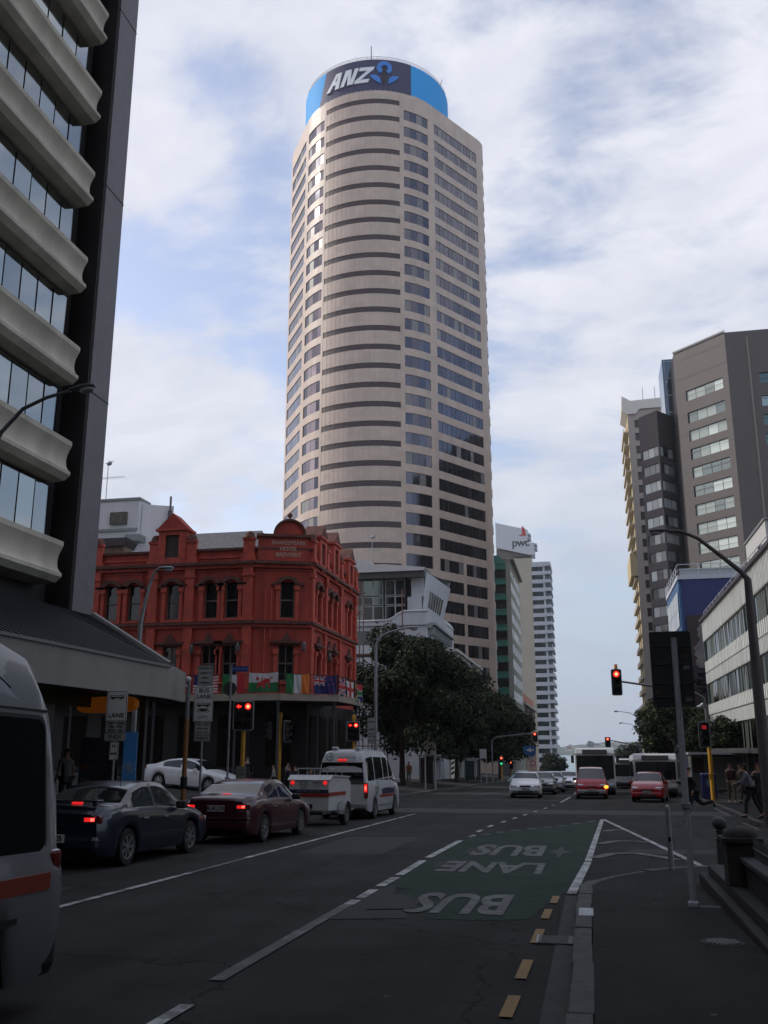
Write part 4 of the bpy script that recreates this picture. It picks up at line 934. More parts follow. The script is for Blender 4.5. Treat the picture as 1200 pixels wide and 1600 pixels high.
# parapet joints: thin shadow gaps down the bulge
b = MB()
p0 = [TL(*out_pts[i][:2]) for i in range(len(out_pts))]
back = [TL(14, 34), TL(-8, 36), TL(-21, 24)]
b.face([(x, y, 134.6) for x, y in p0+back]); b.build('roof', mat('tower_roof', (0.12, 0.12, 0.12), 0.9), tw)
b = MB(); pts_ = [p0[-1]]+back+[p0[0]]
for i in range(len(pts_)-1): b.face([(*pts_[i], -4), (*pts_[i+1], -4), (*pts_[i+1], 135.2), (*pts_[i], 135.2)])
b.build('rear_wall', M_gran, tw)
M_slot = mat('louvre_dark', (0.055, 0.033, 0.032), 0.5); M_slotf = mat('louvre_frame', (0.06, 0.04, 0.04), 0.5)
GT = [mat('tower_blind', (0.17, 0.165, 0.16), 0.3, spec=0.8), glassmat('tower_glass_a', (0.118, 0.117, 0.142), 0.05), glassmat('tower_glass_b', (0.095, 0.095, 0.118), 0.07), mat('tower_mullion', (0.06, 0.055, 0.065), 0.5)]
def strip(o, inset, seg_per, mats, name, tilt=0.02, gap=0.035):
    """curved window strip, panes per outline segment"""
    m = MB(); u0, u1, z0, z1 = o
    for k in range(int(u0), int(u1)):
        m.cur = len(mats)-1; m.face([tfn(k, z0, inset), tfn(k+1, z0, inset), tfn(k+1, z1, inset), tfn(k, z1, inset)])
        a = Vector(tfn(k, 0, 0)); c = Vector(tfn(k+1, 0, 0)); n = max(1, int(round((c-a).length/seg_per)))
        for j in range(n):
            s0, s1 = k+j/n+gap/2, k+(j+1)/n-gap/2
            t = random.uniform(-tilt, tilt); m.cur = random.choices(range(len(mats)-1), [1, 4, 4] if len(mats) == 4 else None)[0]; q = inset-0.03
            m.face([tfn(s0, z0+.03, q), tfn(s1, z0+.03, q+t), tfn(s1, z1-.03, q+t), tfn(s0, z1-.03, q)])
    return m.build(name, mats, tw)
for o_ in ops['slot']: strip(o_, 0.10, 2, [M_slot, M_slotf], 'louvre')
for o_ in ops['cw']: strip(o_, 0.16, 1.3, GT, 'window')
for o_ in ops['fw']: strip(o_, 0.14, 1.3, GT, 'window', tilt=0.02)
for o_ in ops['lw']: strip(o_, 0.16, 1.3, GT, 'curved_window')
for o_ in ops['lf']: strip(o_, 0.14, 1.3, GT, 'side_window')
for o_ in ops['rc']: strip(o_, 0.16, 1.3, GT, 'corner_window')
# vertical joints between the granite bays of the round front
b = MB()
for k in range(mk['A-41.4'], mk['A17.0']+1, 1):
    a = Vector(tfn(k, 0, 0)); n = Vector((tfn(k, 0, 1)[0]-a.x, tfn(k, 0, 1)[1]-a.y, 0)); t = Vector((-n.y, n.x, 0))*0.035
    for o_ in ops['slot'][:-1]:
        z1 = o_[2]; z0 = z1-FH+0.95
        b.face([a+t-n*0.012+Vector((0, 0, z0)), a-t-n*0.012+Vector((0, 0, z0)), a-t-n*0.012+Vector((0, 0, z1)), a+t-n*0.012+Vector((0, 0, z1))])
b.build('panel_joint', mat('granite_joint', (0.47, 0.37, 0.31), 0.7), tw)
# the drum on the roof
dr = []
def dfn(a, z, i): 
    x, y = TL((TR-i)*math.sin(a), -(TR-i)*math.cos(a)); return (x, y, z)
M_dblue = mat('sky_blue_sign', (0.03, 0.36, 0.82), 0.65, spec=0.3); M_navy = mat('navy_sign', (0.045, 0.042, 0.10), 0.6, var=0.08, vs=0.3)
zb, ztop = 135.0, 142.6
def drum(name, a0f, a1f, m, i):
    b = MB(); n = 40
    for k in range(n):
        f0, f1 = k/n, (k+1)/n
        A = [a0f(0)+(a1f(0)-a0f(0))*f for f in (f0, f1)]; B = [a0f(1)+(a1f(1)-a0f(1))*f for f in (f0, f1)]
        b.face([dfn(A[0], zb, i), dfn(A[1], zb, i), dfn(B[1], ztop, i), dfn(B[0], ztop, i)])
    return b.build(name, m, tw)
azL = lambda t: R(-50+8*t); azR = lambda t: R(26.5)
drum('drum_panel', lambda t: R(-180), azL, M_dblue, 0.05); drum('drum_panel', azR, lambda t: R(180), M_dblue, 0.05); drum('sign_panel', azL, azR, M_navy, 0.0)
b = MB(); b.face([dfn(2*PI*k/48, ztop-0.3, 0.1) for k in range(48)]); b.build('drum_roof', M_roofg, tw)
b = MB(); b.tube([dfn(2*PI*k/64, ztop+0.9, 0.3) for k in range(65)], 0.05, 5, cap=False); b.tube([dfn(2*PI*k/64, ztop+0.5, 0.3) for k in range(65)], 0.04, 5, cap=False)
for k in range(48): b.tube([dfn(2*PI*k/48, ztop-.3, 0.3), dfn(2*PI*k/48, ztop+0.9, 0.3)], 0.04, 4)
b.build('railing', M_galv, tw)
b = MB(); b.tube([(0, -6, ztop-0.5), (0, -6, ztop+12)], [0.22, 0.12], 8); b.tube([dfn(R(60), ztop, 0.2), dfn(R(60), ztop+1.4, -0.4)], 0.08, 6); b.build('mast', M_galv, tw)
b = MB(); x, y = TL(15.6, 2.0); b.box(x-1.2, y-1.2, 134.6, x+1.2, y+1.2, 138.2); b.build('roof_plant', mat('plant_grey', (0.10, 0.10, 0.10), 0.7), tw)
M_slet = mat('silver_letter', (0.80, 0.81, 0.83), 0.35)
def blet(polys, name, m, i=-0.28):
    """flat shapes (angle-metres u, height v) wrapped round the drum with real thickness"""
    b = MB()
    for p in polys:
        n = len(p); fr = [dfn(u/TR, v, i) for u, v in p]; bk = [dfn(u/TR, v, -0.01) for u, v in p]
        b.raw(fr+bk, [tuple(range(n)), tuple(range(2*n-1, n-1, -1))]+[(k, (k+1) % n, n+(k+1) % n, n+k) for k in range(n)])
    return b.build(name, m, tw)
LZ, LH, LS = 136.9, 3.7, 1.35       # base height, letter height, slant
sh = lambda pts, x0: [(x0+u+LS*(v/LH), LZ+v) for u, v in pts]
x0 = -11.6
A_ = [sh([(0, 0), (0.95, 0), (2.05, 3.7), (1.3, 3.7)], x0), sh([(2.25, 0), (3.2, 0), (2.65, 3.7), (1.95, 3.7)], x0), sh([(1.15, 1.15), (2.6, 1.15), (2.5, 1.9), (1.4, 1.9)], x0)]
N_ = [sh([(0, 0), (0.85, 0), (0.85, 3.7), (0, 3.7)], x0+3.6), sh([(0.6, 3.7), (1.3, 3.7), (2.3, 0), (1.6, 0)], x0+3.6), sh([(2.05, 0), (2.85, 0), (2.85, 3.7), (2.05, 3.7)], x0+3.6)]
Z_ = [sh([(0, 2.9), (3.0, 2.9), (3.0, 3.7), (0, 3.7)], x0+6.75), sh([(0, 0), (3.0, 0), (3.0, 0.8), (0, 0.8)], x0+6.75), sh([(0.1, 0.75), (1.1, 0.75), (2.9, 2.95), (1.9, 2.95)], x0+6.75)]
for l in (A_, N_, Z_): blet(l, 'letter', M_slet)
M_sym = mat('logo_blue', (0.03, 0.20, 0.62), 0.4); M_symd = mat('logo_black', (0.01, 0.01, 0.015), 0.5)
cx_, cz_ = 1.55, 140.4
ring = [(cx_+1.55*math.sin(R(t)), cz_+1.55*math.cos(R(t))) for t in range(-150, 151, 15)]+[(cx_+0.62*math.sin(R(t)), cz_+0.62*math.cos(R(t))) for t in range(150, -151, -15)]
segs = []
for t in range(-150, 150, 15):
    segs.append([(cx_+r*math.sin(R(a)), cz_+r*math.cos(R(a))) for a, r in ((t, 0.66), (t, 1.6), (t+15, 1.6), (t+15, 0.66))])
blet(segs, 'symbol_ring', M_sym)
for sgn in (-1, 1):
    pts = [(cx_+sgn*(0.75), 136.5), (cx_+sgn*1.6, 137.0), (cx_+sgn*2.5, 137.8), (cx_+sgn*3.1, 138.7), (cx_+sgn*1.7, 138.6), (cx_+sgn*0.95, 137.9)]
    blet([pts], 'symbol_wing', M_sym)
blet([[(cx_-0.45, 140.2), (cx_-0.3, 137.2), (cx_, 136.3), (cx_+0.3, 137.2), (cx_+0.45, 140.2), (cx_, 140.75)]], 'symbol_figure', M_symd, i=-0.22)

# ---- teal banded office building
gb = empty('banded_building', (-15.7, 205, 0), 'slim office building with teal bands and pale gridded street side right of the tower', 'building')
M_teal = mat('teal_panel', (0.05, 0.24, 0.18), 0.35, var=0.15, vs=1); M_gridw = mat('gridded_concrete', (0.36, 0.36, 0.31), 0.8, var=0.12)
b = MB(); b.box(-14, 0.5, -5, 0.3, 30, 41.8); b.build('core', mat('core_grey', (0.16, 0.17, 0.16), 0.8), gb)
for k in range(12):
    z = 41.5-3.36*k
    b = MB(); b.box(-14, -0.3, z-1.35, -0.2, 0.49, z); b.box(-14, -0.55, z-1.35, -0.1, -0.3, z-1.15); b.box(-14, -0.5, z-0.2, -0.15, -0.3, z-0.05); b.build('teal_band', M_teal, gb)
    window(plane_fn((-14, 0.1), 0), (0, 13.8, z-3.36, z-1.36), 0.0, 1.5, gb, [mat('brown_glass', (0.025, 0.018, 0.016), 0.1), M_gdark, M_frame])
b = MB(); b.prism([(-14, 41.5), (-0.2, 41.5), (-1.6, 43.3), (-14, 43.3)], -0.4, 3, ax=1); b.build('sloped_top', M_teal, gb)
wl = MB(); f1 = plane_fn((0.81, 0.0), PI/2); ops = []
for k in range(12):
    for j in range(8): ops.append((1.1+j*3.6, 2.9+j*3.6, 38.9-3.36*k, 40.9-3.36*k))
facade(wl, f1, [0, 29.5], [-5, 42.3], ops, 0.06); wl.box(-0.2, 0.01, -5, 0.8, 0.48, 42.3)
wl.build('street_wall', M_gridw, gb)
for i, o_ in enumerate(ops): window(f1, o_, 0.05, 1.8, gb, [M_gdark, M_frame], name='street_window')
b = MB(); b.box(-0.2, -0.2, 42.3, 1.6, 30, 42.9); b.build('coping', M_gridw, gb)

# ---- white tower with the roof sign
pw = empty('white_tower', (-17.0, 380, 0), 'tall white and beige tower with horizontal window bands and a rooftop name sign', 'building')
M_beige = mat('beige_panel', (0.46, 0.42, 0.34), 0.75, var=0.05, vs=0.2); M_wtow = mat('white_tower_panel', (0.50, 0.53, 0.58), 0.7, var=0.05, vs=0.3)
b = MB(); b.box(-9, 0.0, -8, -2.0, 24, 78); b.build('blank_wall', M_beige, pw)
b = MB(); b.box(-1.99, 0.9, -8, 3.2, 24, 75.0); b.build('core', mat('core_dark', (0.05, 0.055, 0.06), 0.6), pw)
for k in range(24):
    z = 75.2-3.4*k
    b = MB(); b.box(-1.99, 0.0, z-1.55, 3.4, 0.89, z); b.box(3.4, -0.7, z-1.4, 5.6, 20, z-0.15); b.build('spandrel', M_wtow, pw)
    window(plane_fn((-1.99, 0.35), 0), (0.25, 4.4, z-3.39, z-1.56), 0.3, 1.1, pw, [glassmat('pale_glass_a', (0.10, 0.15, 0.17), 0.06), glassmat('pale_glass_b', (0.07, 0.10, 0.12), 0.06), M_frame])
    b = MB(); b.box(3.22, 0.5, z-3.3, 4.9, 18, z-1.5); b.build('balcony_glass', mat('balcony_dark', (0.07, 0.09, 0.10), 0.2), pw)
b = MB(); b.box(2.45, 0.3, -8, 3.19, 1.0, 75); b.build('pier', M_wtow, pw)
b = MB(); b.box(-1.99, 0.0, 75.2, 5.6, 20, 75.6); b.build('roof', M_wtow, pw)
b = MB(); b.prism([(-16, 82.0), (-2.6, 78.5), (-0.6, 78.5), (-0.6, 83.5), (-3.0, 83.6), (-3.0, 89.0), (-16, 92.5)], -1.0, 8.0, ax=1); sgb = b.build('sign_board', mat('white_board', (0.60, 0.62, 0.66), 0.6), pw)
b = MB(); b.box(-16, 0, 77.5, -2.2, 9, 81.5); b.build('sign_base', mat('beige_brown', (0.17, 0.15, 0.13), 0.8), pw)
for z in (81.0, 82.6, 85.3, 86.9): 
    b = MB(); b.box(-3.2 if z > 84 else -0.8, -1.2, z, -1.9 if z > 84 else 0.5, 6, z+0.5); b.build('fin', M_wtow, sgb)
text('lettering', 'pwc', 4.6, mat('sign_charcoal', (0.05, 0.05, 0.06), 0.5), sgb, lambda u, v, n: (-5.9+u, -1.03+n*0.2, 83.6+v), offset=0.09, space=0.9)
b = MB(); b.box(-6.4, -1.12, 86.5, -3.7, -1.02, 87.0); b.prism([(-5.2, 87.1), (-3.8, 86.9), (-4.0, 89.3), (-4.6, 90.2), (-5.3, 90.5)], -1.13, -1.03, ax=1); b.build('logo_block', mat('logo_red', (0.55, 0.06, 0.05), 0.5), sgb)

# ---- ornate cream and brick building below it
ob = empty('brick_building', (-15.2, 238, 0), 'small old cream and brick building at the foot of the white tower', 'building')
wl = MB(); f1 = plane_fn((0, 0), PI/2); ops = [(2+j*5, 4+j*5, z, z+2.4) for j in range(10) for z in (-1, 3.2, 7.4)]
facade(wl, f1, [0, 52], [-6, 12.5], ops, 0.3); wl.build('street_wall', mat('old_brick', (0.30, 0.19, 0.14), 0.85, var=0.3, vs=2), ob)
for o_ in ops: window(f1, o_, 0.28, 1, ob, [M_gdark, M_frame])
b = MB(); b.box(-10, 0.0, -6, -0.02, 0.4, 12.5); b.box(-0.01, -0.2, -6, 0.3, 0.6, 12.5); b.build('end_wall', mat('old_cream', (0.42, 0.37, 0.28), 0.85, var=0.15), ob)
b = MB(); b.box(-10, -0.6, 12.5, 0.8, 52, 13.0); b.build('cornice', M_cream, ob)
for j in range(4):
    b = MB(); b.prism([(0, 13.0), (3, 13.0), (1.5, 15.3)], -1.2, 0.4, ax=0, M=Matrix.Translation((0, 3+j*11, 0))); b.build('gable', mat('old_red', (0.26, 0.12, 0.09), 0.8), ob)

# ---- white and grey-green banded building, near right
rb = empty('office_building', (10, 84, 0), 'low office building with alternating white ribbed bands and grey green glass on the right', 'building')
M_rib = mat('white_ribbed', (0.68, 0.70, 0.68), 0.7, var=0.14, vs=1.2, streak=True)
M_grp = [glassmat('green_glass_a', (0.105, 0.135, 0.125), 0.10), glassmat('green_glass_b', (0.07, 0.09, 0.09), 0.07), mat('green_curtain', (0.11, 0.13, 0.115), 0.3, spec=0.8), mat('green_mullion', (0.16, 0.18, 0.16), 0.5)]
LN = 50.0
fr_ = plane_fn((0, 0), -PI/2)        # runs towards the camera, inset goes +X
b = MB(); b.box(0.25, -LN, -3, 14, 0, 12.2); b.build('core', mat('core_green', (0.05, 0.055, 0.05), 0.7), rb)
M_gap = mat('band_gap', (0.06, 0.055, 0.06), 0.7)
for (z0, z1, nm) in ((10.55, 12.2, 1), (7.0, 7.85, 0), (7.95, 8.8, 0), (3.55, 4.4, 0), (4.5, 5.3, 0)):
    b = MB(); b.box(0.02, -LN, z0, 0.24, 0, z1)
    k = 0; y = -0.1
    while y > -LN:
        wv = 0.13 if nm or z0 in (7.0, 3.55) else 0.24
        b.box(-0.06, y-wv, z0, 0.02, y, z1); y -= (0.42 if nm or z0 in (7.0, 3.55) else 0.62)
    b.build('ribbed_band', M_rib, rb)
for z in (7.85, 4.4): 
    b = MB(); b.box(0.03, -LN, z, 0.22, 0, z+0.1); b.build('band_gap', M_gap, rb)
for (z0, z1) in ((8.8, 10.55), (5.3, 7.0), (1.6, 3.55)):
    for j in range(10):
        window(fr_, (j*5+0.02, j*5+4.98, z0+0.02, z1-0.02), 0.16, 0.62, rb, M_grp, tilt=0.02, gap=0.09, pick=lambda i, r: random.choice([0, 0, 1, 2, 2]))
b = MB(); b.box(-0.25, -LN, 12.2, 0.6, 0.2, 12.42); b.build('eave', mat('dark_purple_eave', (0.06, 0.05, 0.06), 0.6), rb)
b = MB()
for k in range(26): b.tube([(0.2, -k*2.0, 12.4), (0.2, -k*2.0, 13.1)], 0.03, 5)
for z in (12.75, 13.1): b.tube([(0.2, 0, z), (0.2, -LN, z)], 0.03, 5)
b.build('roof_rail', M_wtow, rb)
b = MB(); b.box(0.0, 0.0, -3, 0.24, 0.14, 12.2); b.build('corner_trim', mat('teal_trim', (0.12, 0.16, 0.16), 0.5), rb)
b = MB(); b.box(0.4, -LN+0.1, -3, 0.5, -0.1, 1.55); b.build('shop_wall', mat('ground_floor_dark', (0.06, 0.06, 0.065), 0.4, var=0.3), rb)
for j in range(10):
    window(plane_fn((0.38, -0.4), -PI/2), (j*5+0.1, j*5+4.4, -0.6, 1.4), 0.0, 1.4, rb, [mat('shop_glass_r', (0.03, 0.033, 0.036), 0.1), mat('shop_lit', (0.16, 0.17, 0.18), 0.5), M_frame], name='shop_window')
b = MB(); b.box(-2.2, -LN, 1.5, 0.3, 0, 1.75); b.build('street_canopy', mat('canopy_dark', (0.05, 0.05, 0.055), 0.6), rb)
for j in range(10):
    b = MB(); b.box(0.0, -j*5-0.4, -3, 0.37, -j*5, 1.5); b.build('column', mat('column_beige', (0.20, 0.185, 0.17), 0.8, var=0.2), rb)
e = empty('roof_plant_room', (10.6, 59, 12.2), 'white plant room standing on the roof of the banded building', 'plant room')
b = MB(); b.box(0.3, -1.2, 0, 6, 6, 2.7); b.build('wall', M_rend2 if 'M_rend2' in globals() else mat('plant_white', (0.55, 0.55, 0.54), 0.7), e)
b = MB(); b.box(0.2, -1.3, 2.7, 6.1, 6.1, 2.82); b.build('cap', M_galv, e)
b = MB()
for k in range(5): b.box(0.26, 0.5+k*0.25, 0.5, 0.3, 0.62+k*0.25, 1.6)
b.build('louvre', M_frame, e)
# ornate iron canopy at its end
e = empty('shop_canopy', (8.9, 86, 2.6), 'white fretwork canopy projecting beyond the banded building', 'canopy')
b = MB(); b.prism([(-0.5, 2.0), (1.1, 3.1), (1.1, 2.9), (-0.5, 1.8)], 0, 3, ax=1); b.build('top', M_wtow, e)
b = MB(); b.prism([(-0.4, 0), (1.1, 0.0), (1.1, 1.0), (-0.4, 0.5)], 0, 3, ax=1); b.build('lower', M_wtow, e)
b = MB()
for k in range(10): b.tube([(-0.4+k*0.16, 0, 0.6), (-0.3+k*0.16, 0, 1.9+k*0.1)], 0.03, 4); b.ball((-0.35+k*0.16, 0, 1.2+k*0.03), 0.09, 0.03, 0.09, 6, 4)
b.build('fretwork', mat('fret_grey', (0.35, 0.35, 0.33), 0.6), e)

# ---- blue building with billboard
bb = empty('blue_building', (9.5, 96, 0), 'dark blue building with white glazed street side and a railed roof', 'building')
M_blue = mat('deep_blue_paint', (0.022, 0.03, 0.13), 0.5, var=0.1, vs=0.8)
b = MB(); b.box(0.3, 0.0, -3, 14, 14, 18.0); b.build('wall', M_blue, bb)
b = MB(); b.box(0.0, 0.3, 2, 0.28, 14, 18.0); b.build('side_wall', mat('sky_blue_trim', (0.05, 0.13, 0.28), 0.4), bb)
f1 = plane_fn((0.0, 13.6), -PI/2)
window(f1, (0.4, 12.6, 13.5, 17.0), -0.05, 1.3, bb, [mat('white_pane', (0.62, 0.66, 0.70), 0.15), mat('white_pane_b', (0.50, 0.54, 0.6), 0.15), M_blue], name='street_window', rows=2)
window(f1, (0.4, 12.6, 9.5, 12.9), -0.05, 4, bb, [mat('white_pane_c', (0.66, 0.66, 0.68), 0.3), M_blue], name='street_window')
b = MB(); b.box(-0.1, -0.1, 18.0, 14, 14, 18.4)
b.build('roof_slab', M_wtow, bb)
b = MB()
for k in range(8): b.tube([(0.0+k*2, 0, 18.4), (0.0+k*2, 0, 19.5)], 0.04, 5)
for k in range(7): b.tube([(0, k*2, 18.4), (0, k*2, 19.5)], 0.04, 5)
for z in (19.5, 19.0): b.tube([(14, 0, z), (0, 0, z), (0, 14, z)], 0.035, 5)
b.build('roof_rail', M_wtow, bb)
b = MB(); b.box(0.2, 0.1, 18.4, 9, 0.2, 19.1); b.build('glass_balustrade', mat('balustrade', (0.42, 0.44, 0.45), 0.3), bb)
window(plane_fn((0, -0.01), 0), (3.6, 7.5, 14.2, 16.6), -0.05, 1.3, bb, [mat('pale_pane', (0.22, 0.24, 0.22), 0.3), mat('frame_white', (0.4, 0.4, 0.38), 0.6)], rows=2)
bill = empty('billboard', (10.0, 95.7, 0), 'dark billboard with a figure and white lettering on the blue building', 'billboard')
b = MB(); b.box(0, -0.05, 3.5, 3.0, 0.12, 14.4); b.build('panel', mat('poster_dark', (0.018, 0.016, 0.028), 0.4, col2=(0.05, 0.022, 0.02), vs=0.4), bill)
b = MB(); b.cur = 0
for cx2, cz2, rx2, rz2, y2 in ((1.6, 12.7, 0.75, 1.0, -0.07), (1.5, 10.9, 1.05, 1.1, -0.075), (1.0, 9.8, 0.5, 0.5, -0.08)):
    b.prism([(cx2+rx2*math.cos(2*PI*k/20)*(1+0.12*math.sin(3*k)), cz2+rz2*math.sin(2*PI*k/20)) for k in range(20)], y2, -0.05, ax=1)
b.build('figure', mat('poster_figure', (0.10, 0.10, 0.11), 0.4, col2=(0.22, 0.19, 0.17), vs=1.2), bill)
M_pw = mat('poster_white', (0.5, 0.5, 0.5), 0.5)
for s, z, sz in (('FIERCE', 8.6, 0.5), ('NIGHTS', 7.9, 0.75), ('OVER', 7.1, 0.85), ('nightly 8', 4.9, 0.5), ('nights', 4.3, 0.5)):
    text('lettering', s, sz, M_pw, bill, lambda u, v, n, z=z: (1.35+u*0.95, -0.07-abs(n), z+v), offset=0.02)

# ---- grey-brown tower with chamfered corner
bt = empty('brown_tower', (25.0, 150, 0), 'tall grey brown office tower with white reflecting window bands on its chamfered corner', 'building')
M_brown = mat('grey_brown_panel', (0.100, 0.086, 0.082), 0.6, var=0.08, vs=0.25)
W45 = 10.4
fch = plane_fn((-W45*math.cos(R(45)), W45*math.sin(R(45))), -R(45)); ffr = plane_fn((0, 0), 0)
wl = MB(); opsC = []; opsF = []
zt = [60.2]+[56.3-3.18*k for k in range(17)]
for k, z in enumerate(zt): opsC.append((1.9, W45-1.1, z-1.85, z)); opsF.append((4.7, 8.6, z-1.75, z-0.0)); opsF.append((12, 19, z-1.75, z-0.0))
facade(wl, fch, [0, W45], [-3, 67.6], opsC, 0.3); facade(wl, ffr, [0, 24], [-3, 67.6], opsF, 0.3)
x2, y2 = -W45*math.cos(R(45)), W45*math.sin(R(45))
wl.face([(x2, y2, -3), (x2, y2+20, -3), (x2, y2+20, 67.6), (x2, y2, 67.6)])
wl.build('wall', M_brown, bt)
b = MB(); b.face([(0, 0, 67.3), (24, 0, 67.3), (24, 30, 67.3), (x2, 30, 67.3), (x2, y2, 67.3)]); b.build('roof', M_roofg, bt)
G1 = [mat('mint_sheen_a', (0.66, 0.74, 0.69), 0.12, spec=1.0), mat('mint_sheen_b', (0.40, 0.46, 0.42), 0.12, spec=1.0), glassmat('mint_glass_c', (0.26, 0.29, 0.27), 0.08), M_frame]  # pale pane colours stand in for white sky reflections
rr2 = random.Random(3)
for i, o_ in enumerate(opsC): window(fch, o_, 0.28, 1.85, bt, G1, gap=0.1, tilt=0.01, pick=lambda i, r: (rr2.choice([1, 2, 1]) if i < 2 else rr2.choice([0, 0, 0, 1, 2])))
for o_ in opsF: window(ffr, o_, 0.28, 1.7, bt, [glassmat('teal_glass', (0.10, 0.15, 0.15), 0.08), M_gdark, glassmat('mint_glass_d', (0.30, 0.36, 0.35), 0.1), M_frame], gap=0.1, pick=lambda i, r: rr2.choice([0, 0, 1, 2]))
b = MB()
for k in range(21):
    z = 66.6-3.3*k-0.8
    for (f, Wd) in ((fch, W45), (ffr, 24)):
        a0, a1, a2, a3 = f(0, z, -0.012), f(Wd, z, -0.012), f(Wd, z+0.06, -0.012), f(0, z+0.06, -0.012); b.face([a0, a1, a2, a3])
b.build('panel_joint', mat('brown_joint', (0.09, 0.08, 0.078), 0.8), bt)
b = MB(); b.box(3.2, -0.12, -3, 3.5, 0.0, 66.6); b.build('downpipe', mat('pipe_brown', (0.22, 0.18, 0.16), 0.6), bt)
b = MB(); p0, p1 = fch(0, 67.6, 0), fch(W45, 67.6, 0)
b.tube([(p0[0], p0[1], 67.8), (p1[0], p1[1], 67.8)], 0.28, 6); b.build('bright_coping', mat('bright_metal', (0.65, 0.65, 0.65), 0.35, 0.6), bt)

# ---- dark banded building with a glass fin
db = empty('dark_tower', (14.4, 160, 0), 'dark tower with pointed bay of white windows and a thin glass fin', 'building')
M_dbr = mat('charcoal_panel', (0.075, 0.067, 0.070), 0.55, var=0.1, vs=0.3)
LA_, LB_ = 4.5, 7.5
fa = plane_fn((-LA_*math.cos(R(50)), LA_*math.sin(R(50))), -R(50)); fb = plane_fn((0, 0), R(52))
wl = MB(); oa = []; ob_ = []
for k in range(14):
    z = 52.3-3.05*k; oa.append((0.35, LA_-0.02, z-1.75, z)); ob_.append((0.02, 4.2, z-1.75, z))
facade(wl, fa, [0, LA_], [-3, 58.6], oa, 0.25); facade(wl, fb, [0, LB_], [-3, 58.6], ob_, 0.25)
x3, y3 = -LA_*math.cos(R(50)), LA_*math.sin(R(50)); wl.face([(x3, y3, -3), (x3+4, y3+20, -3), (x3+4, y3+20, 58.6), (x3, y3, 58.6)])
wl.build('wall', M_dbr, db)
x4, y4 = LB_*math.cos(R(52)), LB_*math.sin(R(52))
b = MB(); b.face([(x3, y3, 58.5), (0, 0, 58.5), (x4, y4, 58.5), (x4+2, 24, 58.5), (x3+4, 24, 58.5)]); b.build('roof', M_roofg, db)
G2 = [mat('pale_sheen_a', (0.50, 0.53, 0.52), 0.15, spec=0.9), glassmat('pale_band_b', (0.36, 0.40, 0.42), 0.1), mat('pale_sheen_c', (0.62, 0.66, 0.65), 0.15, spec=0.9), mat('pale_sheen_d', (0.30, 0.32, 0.32), 0.15, spec=0.9), M_frame]  # bright reflections painted into most panes as pale colour
for o_ in oa: window(fa, o_, 0.22, 1.35, db, G2, gap=0.1)
for o_ in ob_: window(fb, o_, 0.22, 1.35, db, G2, gap=0.1)
b = MB(); b.box(1.9, 4, -3, 4.2, 4.25, 69.5); b.box(1.9, 4.25, -3, 4.6, 12, 69.5); gfn = b.build('glass_fin', glassmat('blue_fin_glass', (0.12, 0.14, 0.16), 0.05), db)
b = MB()
for k in range(20): b.box(2.28, 3.95, 69-3.2*k, 4.25, 4.0, 69.15-3.2*k)
b.box(2.2, 3.93, -3, 2.3, 4.0, 69.5); b.build('mullion', M_galv, gfn)
b = MB(); b.box(-3.0, 0.4, -2, 4.5, 2.0, 9.2); b.build('podium', mat('podium_dark', (0.035, 0.033, 0.035), 0.6), db)
b = MB(); b.box(-3.2, 0.2, 9.2, 4.6, 1.0, 9.9); b.build('podium_edge', mat('podium_edge', (0.25, 0.25, 0.24), 0.6), db)

# ---- yellowish balcony tower at the far right of the gap
yb_ = empty('balcony_tower', (12.4, 219, 0), 'tall cream apartment tower with stacked balconies and sunlit yellow street side', 'building')
M_ylw = mat('pale_yellow_render', (0.56, 0.46, 0.27), 0.8, var=0.1, vs=0.3); M_pink = mat('pinkish_render', (0.46, 0.40, 0.36), 0.8, var=0.08)
wl = MB(); f1 = plane_fn((0.6, 0), 0); f2 = plane_fn((0.6, 16), -PI/2); o1 = []; o2 = []
for k in range(25):
    z = 77.5-3.2*k; o1.append((1.5, 3.1, z-1.9, z))
facade(wl, f1, [0, 9.5], [-5, 80.5], o1, 0.4); wl.build('front_wall', M_pink, yb_)
wl = MB()
for k in range(25):
    z = 77.5-3.2*k; o2 += [(2.2, 5.2, z-2.2, z), (9.0, 12.0, z-2.2, z)]
facade(wl, f2, [0, 16], [-5, 80.5], o2, 0.6); wl.build('street_wall', M_ylw, yb_)
for o_ in o1: window(f1, o_, 0.38, 0.8, yb_, [mat('brown_pane', (0.06, 0.045, 0.04), 0.2), M_frame])
for o_ in o2: window(f2, o_, 0.55, 1.5, yb_, [M_gdark, M_frame], name='street_window')
for k in range(25):
    z = 77.5-3.2*k; hi = z > 45
    b = MB(); e_ = -0.55 if hi else -0.08
    b.box(e_, 0.3, z-2.9, 0.55, 15.5, z-2.6); b.box(e_, 0.3, z-2.6, e_+0.12, 15.5, z-1.9); b.build('balcony', mat('balcony_cream', (0.58, 0.52, 0.42), 0.7), yb_)
b = MB(); b.prism([(-0.7, 80.0), (-0.5, 83.6), (1.5, 82.3), (8.5, 82.6), (8.5, 80.2), (3.5, 80.2), (2.5, 79.0), (0.5, 79.0)], -0.4, 10, ax=1); b.build('roof_crown', mat('crown_beige', (0.80, 0.76, 0.70), 0.8), yb_)
b = MB(); b.box(0.6, 0.5, -5, 9.5, 16, 80.4); b.build('core', M_pink, yb_) if False else None
b = MB(); b.prism([(-0.9, 40.2), (0.8, 40.2), (0.8, 44.0), (0.0, 45.4), (-0.9, 45.4)], 0.1, 15.5, ax=1); b.build('lower_block', M_ylw, yb_)
for x in (4.5, 7.3):
    b = MB(); b.tube([(x, 1, 82.6), (x, 1, 86.0)], 0.08, 5); b.build('vent_pipe', M_galv, yb_)
